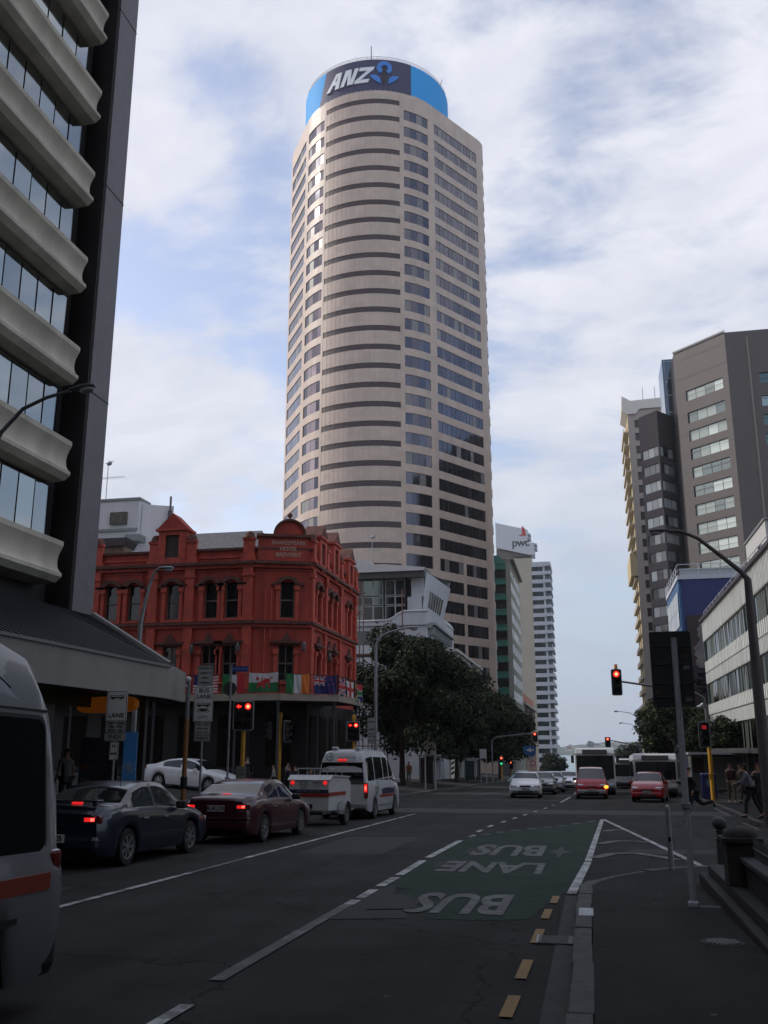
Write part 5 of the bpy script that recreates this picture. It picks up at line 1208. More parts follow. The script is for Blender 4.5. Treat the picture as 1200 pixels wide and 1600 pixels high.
# ---- plain unseen blocks, added to shade the street and darken the tower's reflections
def unseen_block(x0, y0, x1, y1, h, label, c):
    e = empty('unseen_block', ((x0+x1)/2, (y0+y1)/2, 0), label, 'building', 'unseen blocks added for shade and reflections'); w_, d_ = (x1-x0)/2, (y1-y0)/2
    wl = MB(); f = plane_fn((w_, -d_), PI/2); ops = []
    for k in range(int(h/3.5)-1):
        for j in range(int(2*d_/4)): ops.append((1+j*4, 3.6+j*4, 3+k*3.5, 4.8+k*3.5))
    facade(wl, f, [0, 2*d_], [-3, h], ops, 0.3); wl.box(-w_, -d_, -3, w_-0.5, d_, h)
    wl.build('wall', c, e)
    m = MB(); m.box(w_-0.45, -d_+0.1, -2, w_-0.32, d_-0.1, h-0.5); m.build('glazing', M_gdark, e)
unseen_block(-110, 26, -62, 56, 66, 'unseen grey block added far to the left to keep sun off the cross street', mat('block_grey', (0.25, 0.25, 0.24), 0.8))
unseen_block(42, 178, 70, 205, 76, 'unseen dark block added for the tower windows to mirror, hidden by the brown tower', mat('block_dark', (0.05, 0.045, 0.045), 0.6))
unseen_block(46, 206, 80, 232, 88, 'second unseen dark block added for the tower windows to mirror', mat('block_dark2', (0.06, 0.055, 0.055), 0.6))
unseen_block(7.5, -75, 30, 13.5, 52, 'unseen tall block added beside the near footpath to shade the road', mat('block_brown', (0.20, 0.18, 0.16), 0.8))
unseen_block(-34, -120, 30, -88, 48, 'unseen block added behind the viewpoint to shade the road', mat('block_pale', (0.26, 0.26, 0.25), 0.8))
unseen_block(-100, 60, -64, 92, 30, 'second unseen grey block, added behind the pale rendered building', mat('block_tan', (0.28, 0.26, 0.23), 0.8))

# ------------------------------------------------------------------ far shore
M_hill = mat('far_hill', (0.045, 0.07, 0.05), 0.95, var=0.5, vs=0.02, bump=0)
b = MB(); rnd = random.Random(11); V = []; nx, ny = 160, 12
for j in range(ny+1):
    for i in range(nx+1):
        x = -1500+3000*i/nx; f = j/ny
        h = 27*math.sin(PI*min(1, f*1.2)/2*1.0)*(0.75+0.25*math.sin(x*0.006+1)+0.15*math.sin(x*0.021)+0.06*math.sin(x*0.09+f*5))
        V.append((x, 2050+f*500, -10+h))
b.raw(V, [(j*(nx+1)+i, j*(nx+1)+i+1, (j+1)*(nx+1)+i+1, (j+1)*(nx+1)+i) for j in range(ny) for i in range(nx)])
struct(b.build('hills', M_hill, smooth=60))
M_hw = [mat('far_white', (0.6, 0.6, 0.58), 0.8), mat('far_cream', (0.45, 0.40, 0.34), 0.8)]; M_hr = [mat('far_roof', (0.12, 0.10, 0.10), 0.8), mat('far_roof_red', (0.25, 0.11, 0.08), 0.8)]
def house(x, y, z, s, i):
    e = empty('house', (x, y, z), 'tiny '+('white', 'cream')[i % 2]+' house with a '+('dark', 'reddish')[(i//2) % 2]+' roof on the far shore beyond the water', 'house', 'houses on the far shore')
    b = MB(); b.box(-5*s, -4*s, -4, 5*s, 4*s, 4.2*s); b.build('wall', M_hw[i % 2], e)
    b = MB(); b.prism([(-5.6*s, 4.2*s), (5.6*s, 4.2*s), (0, 7*s)], -4.4*s, 4.4*s, ax=1); b.build('roof', M_hr[(i//2) % 2], e)
for i in range(34):
    x = -95+rnd.uniform(0, 250); f = rnd.uniform(0.1, 0.65)
    h = 27*math.sin(PI*min(1, f*1.2)/2)*(0.75+0.25*math.sin(x*0.006+1)+0.15*math.sin(x*0.021)+0.06*math.sin(x*0.09+f*5))
    house(x, 2050+f*500, -10+h, rnd.uniform(0.7, 1.2), i)

# ------------------------------------------------------------------ trees
M_bark = mat('bark', (0.035, 0.028, 0.022), 0.9, var=0.35, vs=6, bump=0.8, bs=18)
def leafmat(name, a, c):
    m = mat(name, a, 0.7, var=0.3, vs=2.2, col2=c, spec=0.15); return m
M_leaf = [leafmat('leaf_dark', (0.010, 0.018, 0.009), (0.020, 0.032, 0.014)), leafmat('leaf_mid', (0.016, 0.027, 0.011), (0.032, 0.045, 0.018)), leafmat('leaf_light', (0.055, 0.075, 0.028), (0.095, 0.105, 0.042))]
def make_tree(seed, H, CR, zc, rz_, nleaf, ls, trunk_h, tr=0.22, sx=1.0, sy=1.0, mats=None, lean=0):
    rnd = random.Random(seed); mats = mats or M_leaf
    tb = MB(); cl = []
    top = Vector((lean, 0, trunk_h)); tb.tube([(0, 0, -0.3), (0.03, 0, trunk_h*0.4), (lean*0.6, 0.05, trunk_h*0.8), top], [tr*1.35, tr, tr*0.85, tr*0.7], 9)
    n = 44
    for i in range(n):
        a = rnd.uniform(0, 2*PI); e = rnd.uniform(-0.9, 1.0); rr = rnd.uniform(0.45, 1.0)
        c = Vector((lean+CR*sx*rr*math.cos(a)*math.sqrt(max(0.05, 1-e*e*(0.8 if e > 0 else 0.45))), CR*sy*rr*math.sin(a)*math.sqrt(max(0.05, 1-e*e*(0.8 if e > 0 else 0.45))), zc+rz_*e*0.9))
        cl.append((c, rnd.uniform(0.24, 0.42)*CR))
        if i < 12:
            mid = (top+c)/2+Vector((rnd.uniform(-.4, .4), rnd.uniform(-.4, .4), rnd.uniform(-.2, .5)))
            tb.tube([top-Vector((0, 0, rnd.uniform(0, .5))), mid, c], [tr*0.5, tr*0.25, tr*0.07], 6)
    lb = MB(); vs = []; fs = []; mi = []
    for i in range(nleaf):
        c, r = cl[rnd.randrange(n)]
        d = Vector((rnd.gauss(0, 1), rnd.gauss(0, 1), rnd.gauss(0, 1))).normalized(); q = rnd.random()**0.33*(1.0 if rnd.random() < 0.9 else 1.25)
        p = c+Vector((d.x*r, d.y*r, d.z*r*0.75))*q
        nrm = (d+Vector((rnd.gauss(0, .6), rnd.gauss(0, .6), rnd.gauss(0, .6)+0.4))).normalized()
        t = nrm.orthogonal().normalized(); t = Matrix.Rotation(rnd.uniform(0, 2*PI), 3, nrm) @ t; s = nrm.cross(t); l = ls*rnd.uniform(0.6, 1.3)
        k = len(vs); vs += [tuple(p-t*l*0.6), tuple(p+s*l*0.28-nrm*l*0.08), tuple(p+t*l*0.6), tuple(p-s*l*0.28-nrm*l*0.08)]; fs.append((k, k+1, k+2, k+3))
        mi.append(rnd.choices([0, 1, 2], [5, 3, 1.2])[0])
    lb.v, lb.f, lb.mi = vs, fs, mi
    return tb, lb, mats
def tree(name, x, y, label, group=None, **k):
    tb, lb, ms = make_tree(**k); e = empty(name, (x, y, gz(x, y)+0.1 if y < 425 else -8), label, 'tree', group)
    tb.build('trunk', M_bark, e, smooth=50); lb.build('crown', ms, e); return e
GTL = 'street trees along the left footpath'
tree('street_tree', -14.0, 73, 'tallest dark street tree behind the shuttle van', GTL, seed=1, H=12, CR=4.3, zc=7.1, rz_=4.7, nleaf=36000, ls=0.30, trunk_h=3.4, sx=0.95)
tree('street_tree', -13.6, 84, 'second dark street tree from the lamp post, trunk beside the pale sign', GTL, seed=2, H=12, CR=4.5, zc=6.8, rz_=4.7, nleaf=32000, ls=0.32, trunk_h=3.3)
tree('street_tree', -13.3, 99, 'third dark street tree in the left row, in front of the cream cornice building', GTL, seed=3, H=12, CR=4.1, zc=6.5, rz_=4.3, nleaf=26000, ls=0.34, trunk_h=3.4)
tree('street_tree', -13.0, 117, 'fourth lighter street tree in the left row, below the teal banded building', GTL, seed=4, H=12, CR=4.8, zc=6.3, rz_=4.3, nleaf=20000, ls=0.36, trunk_h=3.2, mats=[M_leaf[0], M_leaf[1], M_leaf[2]])
tree('street_tree', -12.6, 140, 'farthest street tree in the left row beside the small traffic lights', GTL, seed=5, H=12, CR=5.0, zc=6.2, rz_=3.8, nleaf=14000, ls=0.4, trunk_h=3.2)
GTR = 'street trees along the right footpath'
tree('street_tree', 6.6, 82, 'leafy street tree behind the dark sign panel on the right', GTR, seed=6, H=8, CR=2.5, zc=4.8, rz_=2.1, nleaf=13000, ls=0.27, trunk_h=2.8, tr=0.14, mats=[M_leaf[0], M_leaf[1], M_leaf[2]])
tree('street_tree', 8.3, 70, 'small dark street tree beside the right traffic light', GTR, seed=7, H=6, CR=1.8, zc=3.6, rz_=1.5, nleaf=8000, ls=0.22, trunk_h=2.2, tr=0.1)
tree('street_tree', 7.6, 98, 'sparser yellowish street tree farther along the right footpath', GTR, seed=8, H=9, CR=2.6, zc=5.8, rz_=2.4, nleaf=9000, ls=0.30, trunk_h=3.2, tr=0.14, mats=[M_leaf[1], M_leaf[2], M_leaf[2]])
tree('waterfront_tree', -11.0, 300, 'dark rounded tree at the foot of the white tower near the water', 'trees at the end of the street', seed=9, H=8, CR=4.0, zc=2.6, rz_=3.0, nleaf=6000, ls=0.6, trunk_h=1.5)
tree('waterfront_tree', 12.0, 280, 'dark conical tree near the water right of the far traffic light', 'trees at the end of the street', seed=10, H=9, CR=5.5, zc=3.5, rz_=4.6, nleaf=8000, ls=0.6, trunk_h=1.5)
tree('far_pine', 5, 2250, 'tall dark pine standing out on the far shore skyline', None, seed=12, H=40, CR=7, zc=20, rz_=9, nleaf=2500, ls=4, trunk_h=8, tr=1.0)

# ------------------------------------------------------------------ vehicles
def carpaint(name, c, rough=0.28): return mat(name, c, rough, 0.0, coat=0.45, spec=0.4)
M_cglass = mat('car_glass', (0.010, 0.012, 0.014), 0.04, 0.0, spec=0.55)
M_tyre = mat('tyre_rubber', (0.014, 0.014, 0.014), 0.85); M_rim = mat('alloy', (0.38, 0.38, 0.39), 0.35, 0.8)
M_trim = mat('black_trim', (0.015, 0.015, 0.016), 0.55); M_chrome = mat('chrome', (0.6, 0.6, 0.62), 0.15, 1.0)
M_lens = mat('lamp_lens_red', (0.16, 0.006, 0.008), 0.2, coat=0.6); M_brake = mat('brake_light', (0.9, 0.02, 0.02), 0.4, emit=0.75); M_brakec = mat('brake_core', (1.0, 0.10, 0.07), 0.4, emit=2.6)
M_head = mat('headlamp', (0.55, 0.57, 0.6), 0.12, 0.4, coat=1.0); M_amber = mat('amber_lit', (1.0, 0.32, 0.03), 0.4, emit=2.5); M_amb0 = mat('amber_lens', (0.5, 0.16, 0.02), 0.25, coat=0.6)
M_plate = mat('number_plate', (0.50, 0.51, 0.50), 0.5); M_ptext = mat('plate_text', (0.02, 0.02, 0.03), 0.5)
def interp(tab, x):
    if x <= tab[0][0]: return tab[0][1]
    for (a, b_), (c, d) in zip(tab, tab[1:]):
        if x <= c:
            t = (x-a)/(c-a) if c > a else 0; return b_+(d-b_)*t
    return tab[-1][1]
def smooth_tab(tab, xs, k=0.06):
    """the profile with its corners eased"""
    out = []
    for x in xs:
        out.append(sum(interp(tab, x+k*o)*w for o, w in ((-1.5, .12), (-.75, .23), (0, .30), (.75, .23), (1.5, .12))))
    return out
def wheel(parent, x, y, r, wd=0.2, spokes=7, rim=None, cover=False):
    s = 1 if y > 0 else -1; yo = y
    M = Matrix.Translation((x, yo, r)) @ Matrix.Rotation(-s*PI/2, 4, 'X')
    t = MB(); w = wd/2
    t.lathe([(r*0.62, -w), (r*0.9, -w), (r*0.985, -w*0.75), (r, -w*0.3), (r, w*0.3), (r*0.985, w*0.75), (r*0.92, w), (r*0.66, w), (r*0.62, w*0.8)], 28, M=M)
    W = t.build('wheel', M_tyre, parent, smooth=40)
    q = MB(); q.lathe([(r*0.66, w*0.7), (r*0.66, w*1.02), (r*0.60, w*0.98), (r*0.57, w*0.35), (0.02, w*0.3)], 26, M=M); q.build('rim', rim or M_rim, W, smooth=40)
    q = MB()
    for k in range(spokes):
        a = 2*PI*k/spokes; MM = M @ Matrix.Rotation(a, 4, 'Z')
        q.raw([MM @ Vector(p) for p in ((r*0.1, -r*0.05, w*0.95), (r*0.6, -r*0.085, w*0.92), (r*0.6, r*0.085, w*0.92), (r*0.1, r*0.05, w*0.95), (r*0.1, -r*0.06, w*0.4), (r*0.6, -r*0.09, w*0.5), (r*0.6, r*0.09, w*0.5), (r*0.1, r*0.06, w*0.4))], [(0,1,2,3), (0,4,5,1), (2,6,7,3), (1,5,6,2)])
    q.lathe([(r*0.15, w*0.4), (r*0.15, w*1.0), (0.01, w*1.04)], 12, M=M); q.build('spokes', rim or M_rim, W)
    q = MB(); q.lathe([(r*0.56, w*0.36), (0.01, w*0.37)], 16, M=M); q.build('brake_disc', M_trim, W)
    return W
def vehicle(name, label, cat, S, loc, rz, paint, group=None, tilt=True):
    """shell lofted from cross sections. x runs rear to front, y left, z up"""
    L_, W_ = S['L'], S['W']; top, belt = S['top'], S['belt']; gl = S.get('tint', M_cglass)
    root = empty(name, loc, label, cat, group, rz, tilt)
    xs = set(); n = S.get('n', 54)
    for i in range(n+1): xs.add(round(-L_/2+L_*i/n, 4))
    for k in ('ws', 'rs'): 
        if S.get(k): xs.update([round(v, 4) for v in S[k]])
    for a, c in S['side']: xs.update([round(a, 4), round(c, 4)])
    for f in (0.004, 0.02, 0.05): xs.update([round(-L_/2+f*L_, 4), round(L_/2-f*L_, 4)])
    xs = sorted(xs); T = smooth_tab(top, xs, S.get('ease', 0.06)); Bz = smooth_tab(belt, xs, 0.05)
    ax = S['axles']; wr = S['r']; ar = wr+S.get('gap', 0.055); zb = S.get('zb', 0.19)
    tum = S.get('tumble', 0.30); cr = S.get('corner', 0.06)
    rings = []
    for x, t, bz in zip(xs, T, Bz):
        e = max(0.0, (abs(x)-(L_/2-S.get('round', 0.55)))/S.get('round', 0.55)); fr = S.get('fr_taper', 0.17) if x > 0 else S.get('re_taper', 0.13)
        hw = W_/2*(1-fr*e**2.4)
        zl = zb+0.10*e**2
        for xa in ax:
            d = abs(x-xa)
            if d < ar: zl = max(zl, wr+math.sqrt(ar*ar-d*d)-0.0)
        bz = min(bz, t-0.02); bz = max(bz, zl+0.12)
        t = max(t, bz+0.02)
        h = t-bz; wf = [0.955, 0.985, 1.0, 1.0, 0.985, 0.955]; pts = []
        for f, w in zip((0, 0.14, 0.38, 0.66, 0.88, 1.0), wf): 
            pts.append((hw*w, zl+(bz-zl)*f))
        Y0 = hw*0.935; tt = tum*h
        pts += [(Y0-tt*0.10, bz+h*0.10), (Y0-tt*0.5, bz+h*0.5), (Y0-tt*0.86, bz+h*(1-min(0.5, cr*1.6/max(h, 0.05)))), (Y0-tt-cr*0.55, bz+h*(1-min(0.2, cr*0.35/max(h, 0.05)))), ((Y0-tt)*0.55, t-0.001), (0, t+0.004)]
        rings.append(pts)
    nj = 12; body = MB(); ws = MB(); rs = MB(); sides = [MB() for _ in S['side']]*1
    V = lambda i, j, s: (xs[i], rings[i][j][0]*s, rings[i][j][1])
    sidem = {}
    for i in range(len(xs)-1):
        xm = (xs[i]+xs[i+1])/2
        for j in range(nj-1):
            for s in (1, -1):
                q = [V(i, j, s), V(i+1, j, s), V(i+1, j+1, s), V(i, j+1, s)]
                if s < 0: q.reverse()
                tgt = body; hh = T[i]-Bz[i]
                if S.get('ws') and S['ws'][0] < xm < S['ws'][1] and j >= 9: tgt = ws
                elif S.get('rs') and S['rs'][0] < xm < S['rs'][1] and j >= 9: tgt = rs
                elif j in (6, 7):
                    for k, (a, c) in enumerate(S['side']):
                        if a < xm < c: tgt = sidem.setdefault((k, s), MB())
                tgt.face(q)
    for i in (0, len(xs)-1):
        ring = [V(i, j, 1) for j in range(nj)]+[V(i, j, -1) for j in range(nj-2, -1, -1)]
        body.face(ring if i else ring[::-1])
    B = body.build('body', paint, root, smooth=38)
    if ws.f: ws.build('windscreen', gl, root, smooth=40)
    if rs.f: rs.build('rear_window', gl, root, smooth=40)
    for m in sidem.values(): m.build('side_window', S.get('sidetint', gl), root, smooth=40)
    u = MB(); u.box(-L_/2+0.25, -W_/2+0.22, 0.16, L_/2-0.25, W_/2-0.22, min(0.75, S['belt'][0][1]-0.05)); 
    for xa in ax: u.box(xa-ar-0.03, -W_/2+0.13, 0.3, xa+ar+0.03, W_/2-0.13, wr+ar-0.02)
    u.build('underbody', M_dark, root)
    for xa in ax:
        for s in (1, -1): wheel(root, xa, s*(W_/2-0.12), wr, S.get('tw', 0.2), S.get('spokes', 7), S.get('rim'))
    # sills and door seams follow the shell
    def ysurf(x, z):
        i = min(range(len(xs)), key=lambda k: abs(xs[k]-x)); r = rings[i]
        for (y0, z0), (y1, z1) in zip(r, r[1:]):
            if z0 <= z <= z1: return y0+(y1-y0)*(z-z0)/max(1e-6, z1-z0)
        return r[5][0]
    for x, z0, z1 in S.get('seams', []):
        for s in (1, -1):
            m = MB(); k = 7
            for a in range(k):
                za, zc = z0+(z1-z0)*a/k, z0+(z1-z0)*(a+1)/k
                ya, yc = ysurf(x, za)+0.002, ysurf(x, zc)+0.002
                m.face([(x-0.006, ya*s, za), (x+0.006, ya*s, za), (x+0.006, yc*s, zc), (x-0.006, yc*s, zc)])
            m.build('door_seam', M_trim, B)
    for x, z in S.get('handles', []):
        for s in (1, -1):
            y = ysurf(x, z)*s; m = MB(); m.box(x-0.09, min(y-0.01*s, y+0.03*s), z-0.014, x+0.09, max(y-0.01*s, y+0.03*s), z+0.02); m.build('door_handle', S.get('hmat') or paint, root, bevel=0.006)
    if S.get('mirror'):
        x, z = S['mirror']
        for s in (1, -1):
            y = ysurf(x, z-0.06)*s; m = MB(); m.box(x-0.06, min(y, y+0.2*s), z-0.06, x+0.07, max(y, y+0.2*s), z+0.08); m.build('mirror', S.get('mmat') or paint, root, bevel=0.03)
    if S.get('strip'):
        z = S['strip']
        for s in (1, -1):
            m = MB(); k = 24; xa, xb = min(ax)+ar+0.02, max(ax)-ar-0.02
            for a in range(k):
                p, q = xa+(xb-xa)*a/k, xa+(xb-xa)*(a+1)/k; ya, yc = ysurf(p, z)+0.012, ysurf(q, z)+0.012
                m.raw([(p, ya*s, z-0.02), (q, yc*s, z-0.02), (q, yc*s, z+0.02), (p, ya*s, z+0.02), (p, (ya-.03)*s, z-0.02), (q, (yc-.03)*s, z-0.02), (q, (yc-.03)*s, z+0.02), (p, (ya-.03)*s, z+0.02)], [(0,1,2,3), (0,4,5,1), (3,2,6,7)])
            m.build('rub_strip', S.get('stripmat', M_trim), root)
    # lamps, plates, grilles: rounded blocks let into the ends
    for nm, x, y, z, dx_, dy_, dz_, m_, both in S.get('bits', []):
        for s in ((1, -1) if both else (1,)):
            m = MB(); m.box(x-dx_/2, y*s-dy_/2, z-dz_/2, x+dx_/2, y*s+dy_/2, z+dz_/2); m.build(nm, m_, root, bevel=min(dx_, dy_, dz_)*0.3)
    return root
def plate(root, x, z, s, facing, w=0.42, h=0.13):
    """facing -1: reads from the rear"""
    b = MB(); b.box(x-0.012, -w/2, z-h/2, x+0.012, w/2, z+h/2); p = b.build('number_plate', M_plate, root, bevel=0.004)
    text('plate_text', s, h*0.95, M_ptext, p, lambda u, v, n: (x+facing*(0.016+abs(n)), (-u if facing < 0 else u)*1.0, z+v), depth=0.004, offset=0.004)

sedanA = dict(L=4.55, W=1.72, r=0.31, axles=(-1.32, 1.28), n=60,
    top=[(-2.275, 0.86), (-2.2, 1.0), (-1.55, 1.03), (-1.0, 1.30), (-0.55, 1.395), (0.05, 1.40), (0.4, 1.34), (1.0, 0.98), (1.7, 0.86), (2.15, 0.72), (2.275, 0.60)],
    belt=[(-2.275, 0.80), (-1.6, 0.93), (0, 0.90), (1.2, 0.84), (2.1, 0.66), (2.275, 0.55)], ws=(0.30, 1.0), rs=(-1.62, -0.9), side=[(-1.12, -0.30), (-0.22, 0.74)], tumble=0.42,
    seams=[(-0.26, 0.26, 0.9), (0.72, 0.26, 0.86), (-1.0, 0.62, 0.92)], handles=[(-0.75, 0.76), (0.1, 0.75)], mirror=(0.62, 0.94), strip=0.48, hmat=M_chrome, mmat=M_trim,
    bits=[('tail_lamp', -2.215, 0.62, 0.80, 0.10, 0.36, 0.13, M_lens, True), ('brake_light', -2.262, 0.60, 0.80, 0.03, 0.20, 0.075, M_brake, True), ('brake_core', -2.278, 0.655, 0.80, 0.008, 0.07, 0.045, M_brakec, True),
          ('rear_bumper', -2.20, 0, 0.42, 0.26, 1.56, 0.26, None, False), ('headlamp', 2.16, 0.60, 0.62, 0.16, 0.32, 0.13, M_head, True), ('front_bumper', 2.18, 0, 0.38, 0.22, 1.52, 0.26, None, False), ('high_brake_light', -1.66, 0, 1.045, 0.05, 0.2, 0.04, M_brake, False), ('grille', 2.22, 0, 0.62, 0.07, 0.7, 0.09, M_trim, False)])
def spec(base, paint, **k):
    S = dict(base); S.update(k); S['bits'] = [tuple(paint if v is None else v for v in t) for t in S['bits']]; return S
P_navy = carpaint('navy_paint', (0.006, 0.010, 0.024)); P_mar = carpaint('maroon_paint', (0.045, 0.006, 0.012)); P_wht = carpaint('white_paint', (0.80, 0.81, 0.82)); P_silv = carpaint('silver_paint', (0.36, 0.37, 0.39)); P_red = carpaint('red_paint', (0.34, 0.012, 0.018)); P_char = carpaint('dark_grey_paint', (0.03, 0.032, 0.04))
LH_ = PI/2
def at(x, y): return (x, y, gz(x, y))
c1 = vehicle('sedan', 'dark blue sedan with brake lights on beside the near van', 'car', spec(sedanA, P_navy), at(-8.72, 17.3), LH_+R(-1.0), P_navy, 'cars queued in the left lane')
b = MB(); b.tube([(-1.0, -0.45, 1.30), (-1.15, -0.47, 1.85)], 0.006, 5); b.build('aerial', M_trim, c1)
b = MB(); b.box(-2.2, -0.68, 1.08, -1.98, 0.68, 1.105); b.box(-2.12, -0.6, 1.0, -2.05, -0.55, 1.09); b.box(-2.12, 0.55, 1.0, -2.05, 0.6, 1.09); b.build('spoiler', P_navy, c1, bevel=0.01)
b = MB(); b.box(-2.30, -0.18, 0.70, -2.27, 0.18, 0.715); b.build('chrome_strip', M_chrome, c1)
plate(c1, -2.345, 0.50, 'UZ205', -1)
c2 = vehicle('sedan', 'dark maroon sedan with brake lights on behind the small trailer', 'car', spec(sedanA, P_mar, strip=None, axles=(-1.34, 1.30), top=[(-2.275, 0.90), (-2.2, 1.02), (-1.6, 1.05), (-1.05, 1.29), (-0.6, 1.38), (0.0, 1.39), (0.4, 1.33), (1.05, 0.97), (1.7, 0.86), (2.15, 0.72), (2.275, 0.60)]), at(-8.15, 23.0), LH_+R(-1.5), P_mar, 'cars queued in the left lane')
plate(c2, -2.275, 0.76, 'BUK270', -1)
b = MB(); b.box(-2.36, -0.8, 0.52, -2.2, 0.8, 0.58); b.build('bumper_lip', P_mar, c2, bevel=0.02)
# crossing white sedan, side on
xs_, ys_ = -19.3, 45.5
c3 = vehicle('sedan', 'white sedan driving across the side street in front of the hotel', 'car', spec(sedanA, P_wht, L=4.8, W=1.8, r=0.325, axles=(-1.42, 1.38), strip=None, hmat=None, mmat=P_wht,
    top=[(-2.4, 0.92), (-2.3, 1.04), (-1.8, 1.10), (-1.1, 1.36), (-0.5, 1.46), (0.1, 1.46), (0.5, 1.38), (1.15, 1.02), (1.9, 0.86), (2.3, 0.72), (2.4, 0.60)], belt=[(-2.4, 0.86), (-1.6, 0.98), (0, 0.93), (1.2, 0.88), (2.2, 0.68), (2.4, 0.56)], side=[(-1.28, -0.28), (-0.2, 0.84)], ws=(0.38, 1.15), rs=(-1.85, -1.0), seams=[(-0.24, 0.28, 0.92), (0.9, 0.28, 0.88)],
    bits=[('tail_lamp', -2.33, 0.68, 0.88, 0.16, 0.34, 0.15, M_lens, True), ('brake_light', -2.405, 0.66, 0.90, 0.03, 0.22, 0.08, M_brake, True), ('rear_bumper', -2.32, 0, 0.45, 0.26, 1.62, 0.28, P_wht, False), ('headlamp', 2.24, 0.62, 0.68, 0.2, 0.36, 0.14, M_head, True), ('front_bumper', 2.3, 0, 0.42, 0.24, 1.6, 0.28, P_wht, False), ('grille', 2.36, 0, 0.62, 0.06, 0.6, 0.08, M_trim, False)]), at(xs_, ys_), R(-8), P_wht)
# oncoming cars beyond the crossing
sedanB = dict(sedanA)
oc = dict(L=4.7, W=1.84, rs=(-1.75, -0.95), bits=[('headlamp', 2.24, 0.66, 0.66, 0.2, 0.36, 0.15, M_head, True), ('front_bumper', 2.26, 0, 0.40, 0.24, 1.62, 0.26, None, False), ('grille', 2.34, 0, 0.66, 0.08, 0.62, 0.10, M_trim, False), ('lower_grille', 2.385, 0, 0.36, 0.03, 0.9, 0.10, M_trim, False), ('fog_lamp', 2.375, 0.6, 0.36, 0.03, 0.16, 0.08, M_trim, True)],
    top=[(-2.35, 0.92), (-2.2, 1.02), (-1.7, 1.06), (-1.05, 1.36), (-0.5, 1.45), (0.1, 1.46), (0.5, 1.38), (1.15, 1.0), (1.9, 0.86), (2.25, 0.74), (2.35, 0.60)], strip=None, hmat=None)
GO = 'cars coming towards the crossing'
c4 = vehicle('sedan', 'silvery white sedan at the head of the oncoming left lane', 'car', spec(dict(sedanA, **oc), P_silv, mmat=P_silv), at(-3.75, 56.6+2.3), -LH_+R(2), carpaint('pearl_paint', (0.66, 0.67, 0.70)), GO); plate(c4, 2.39, 0.50, 'CBD418', 1)
c5 = vehicle('sedan', 'charcoal car directly behind the silvery white sedan', 'car', spec(dict(sedanA, **oc), P_char, mmat=P_char), at(-3.15, 66.5), -LH_, P_char, GO)
c6 = vehicle('sedan', 'pale blue silver car next to the oncoming bus, farthest car in its lane', 'car', spec(dict(sedanA, **oc), P_silv, mmat=P_silv), at(-1.75, 80), -LH_, carpaint('ice_paint', (0.40, 0.43, 0.50)), GO)
b = MB(); b.ball((2.38, 0.62, 0.68), 0.05, 0.09, 0.07); b.build('lit_headlamp', mat('lit_amber_white', (1.0, 0.75, 0.6), 0.4, emit=2.0), c6)
c7 = vehicle('sedan', 'silver car between the charcoal car and the farthest pale car', 'car', spec(dict(sedanA, **oc), P_silv, mmat=P_silv), at(-2.75, 73.2), -LH_, P_silv, GO)
# red people carrier with its indicator lit
mpv = dict(L=4.6, W=1.8, r=0.32, axles=(-1.4, 1.45), n=54, ease=0.05, top=[(-2.3, 1.2), (-2.15, 1.6), (-1.5, 1.72), (0.3, 1.74), (0.8, 1.66), (1.75, 1.10), (2.1, 0.92), (2.3, 0.66)], belt=[(-2.3, 0.95), (0, 0.98), (1.5, 0.96), (2.1, 0.80), (2.3, 0.6)],
    ws=(0.75, 1.75), rs=None, side=[(-2.0, -0.9), (-0.8, 0.2), (0.28, 1.2)], tumble=0.24, fr_taper=0.22, seams=[(0.24, 0.26, 0.95)], handles=[(0.0, 0.82)], mirror=(1.15, 1.06), mmat=M_trim,
    bits=[('headlamp', 2.14, 0.62, 0.74, 0.22, 0.34, 0.12, M_head, True), ('front_bumper', 2.2, 0, 0.40, 0.26, 1.62, 0.26, M_galv, False), ('grille', 2.28, 0, 0.66, 0.05, 0.6, 0.08, M_trim, False), ('lower_grille', 2.335, 0, 0.34, 0.02, 0.8, 0.10, M_trim, False), ('badge', 2.295, 0, 0.78, 0.02, 0.12, 0.05, M_chrome, False)])
c8 = vehicle('people_carrier', 'red people carrier with an amber indicator lit in front of the oncoming bus', 'car', mpv, at(0.05, 56.4+2.3), -LH_, P_red, GO); plate(c8, 2.345, 0.46, 'ZG6124', 1)
b = MB(); b.ball((2.22, 0.80, 0.66), 0.12, 0.13, 0.09); b.build('indicator', M_amber, c8)
hat = dict(L=3.9, W=1.68, r=0.30, axles=(-1.2, 1.2), n=50, top=[(-1.95, 1.0), (-1.75, 1.35), (-1.3, 1.46), (0.1, 1.50), (0.45, 1.42), (1.05, 1.04), (1.6, 0.90), (1.85, 0.76), (1.95, 0.62)], belt=[(-1.95, 0.9), (0, 0.92), (1.1, 0.88), (1.8, 0.70), (1.95, 0.56)],
    ws=(0.38, 1.05), rs=None, side=[(-1.7, -1.0), (-0.9, -0.1), (0.0, 0.8)], tumble=0.34, seams=[(-0.05, 0.26, 0.9), (0.85, 0.3, 0.86)], handles=[(-0.6, 0.78), (0.2, 0.77)], mirror=(0.72, 0.97), mmat=P_red, fr_taper=0.2,
    bits=[('headlamp', 1.80, 0.58, 0.68, 0.2, 0.34, 0.15, M_head, True), ('front_bumper', 1.86, 0, 0.38, 0.22, 1.5, 0.26, P_red, False), ('grille', 1.93, 0, 0.62, 0.05, 0.6, 0.09, M_trim, False), ('lower_grille', 1.975, 0, 0.34, 0.02, 0.9, 0.10, M_trim, False)])
c9 = vehicle('hatchback', 'dark red hatchback in front of the white bus on the right', 'car', hat, at(3.05, 51.6+1.95), -LH_+R(-8), P_red, GO); plate(c9, 1.985, 0.5, 'UQ8273', 1)
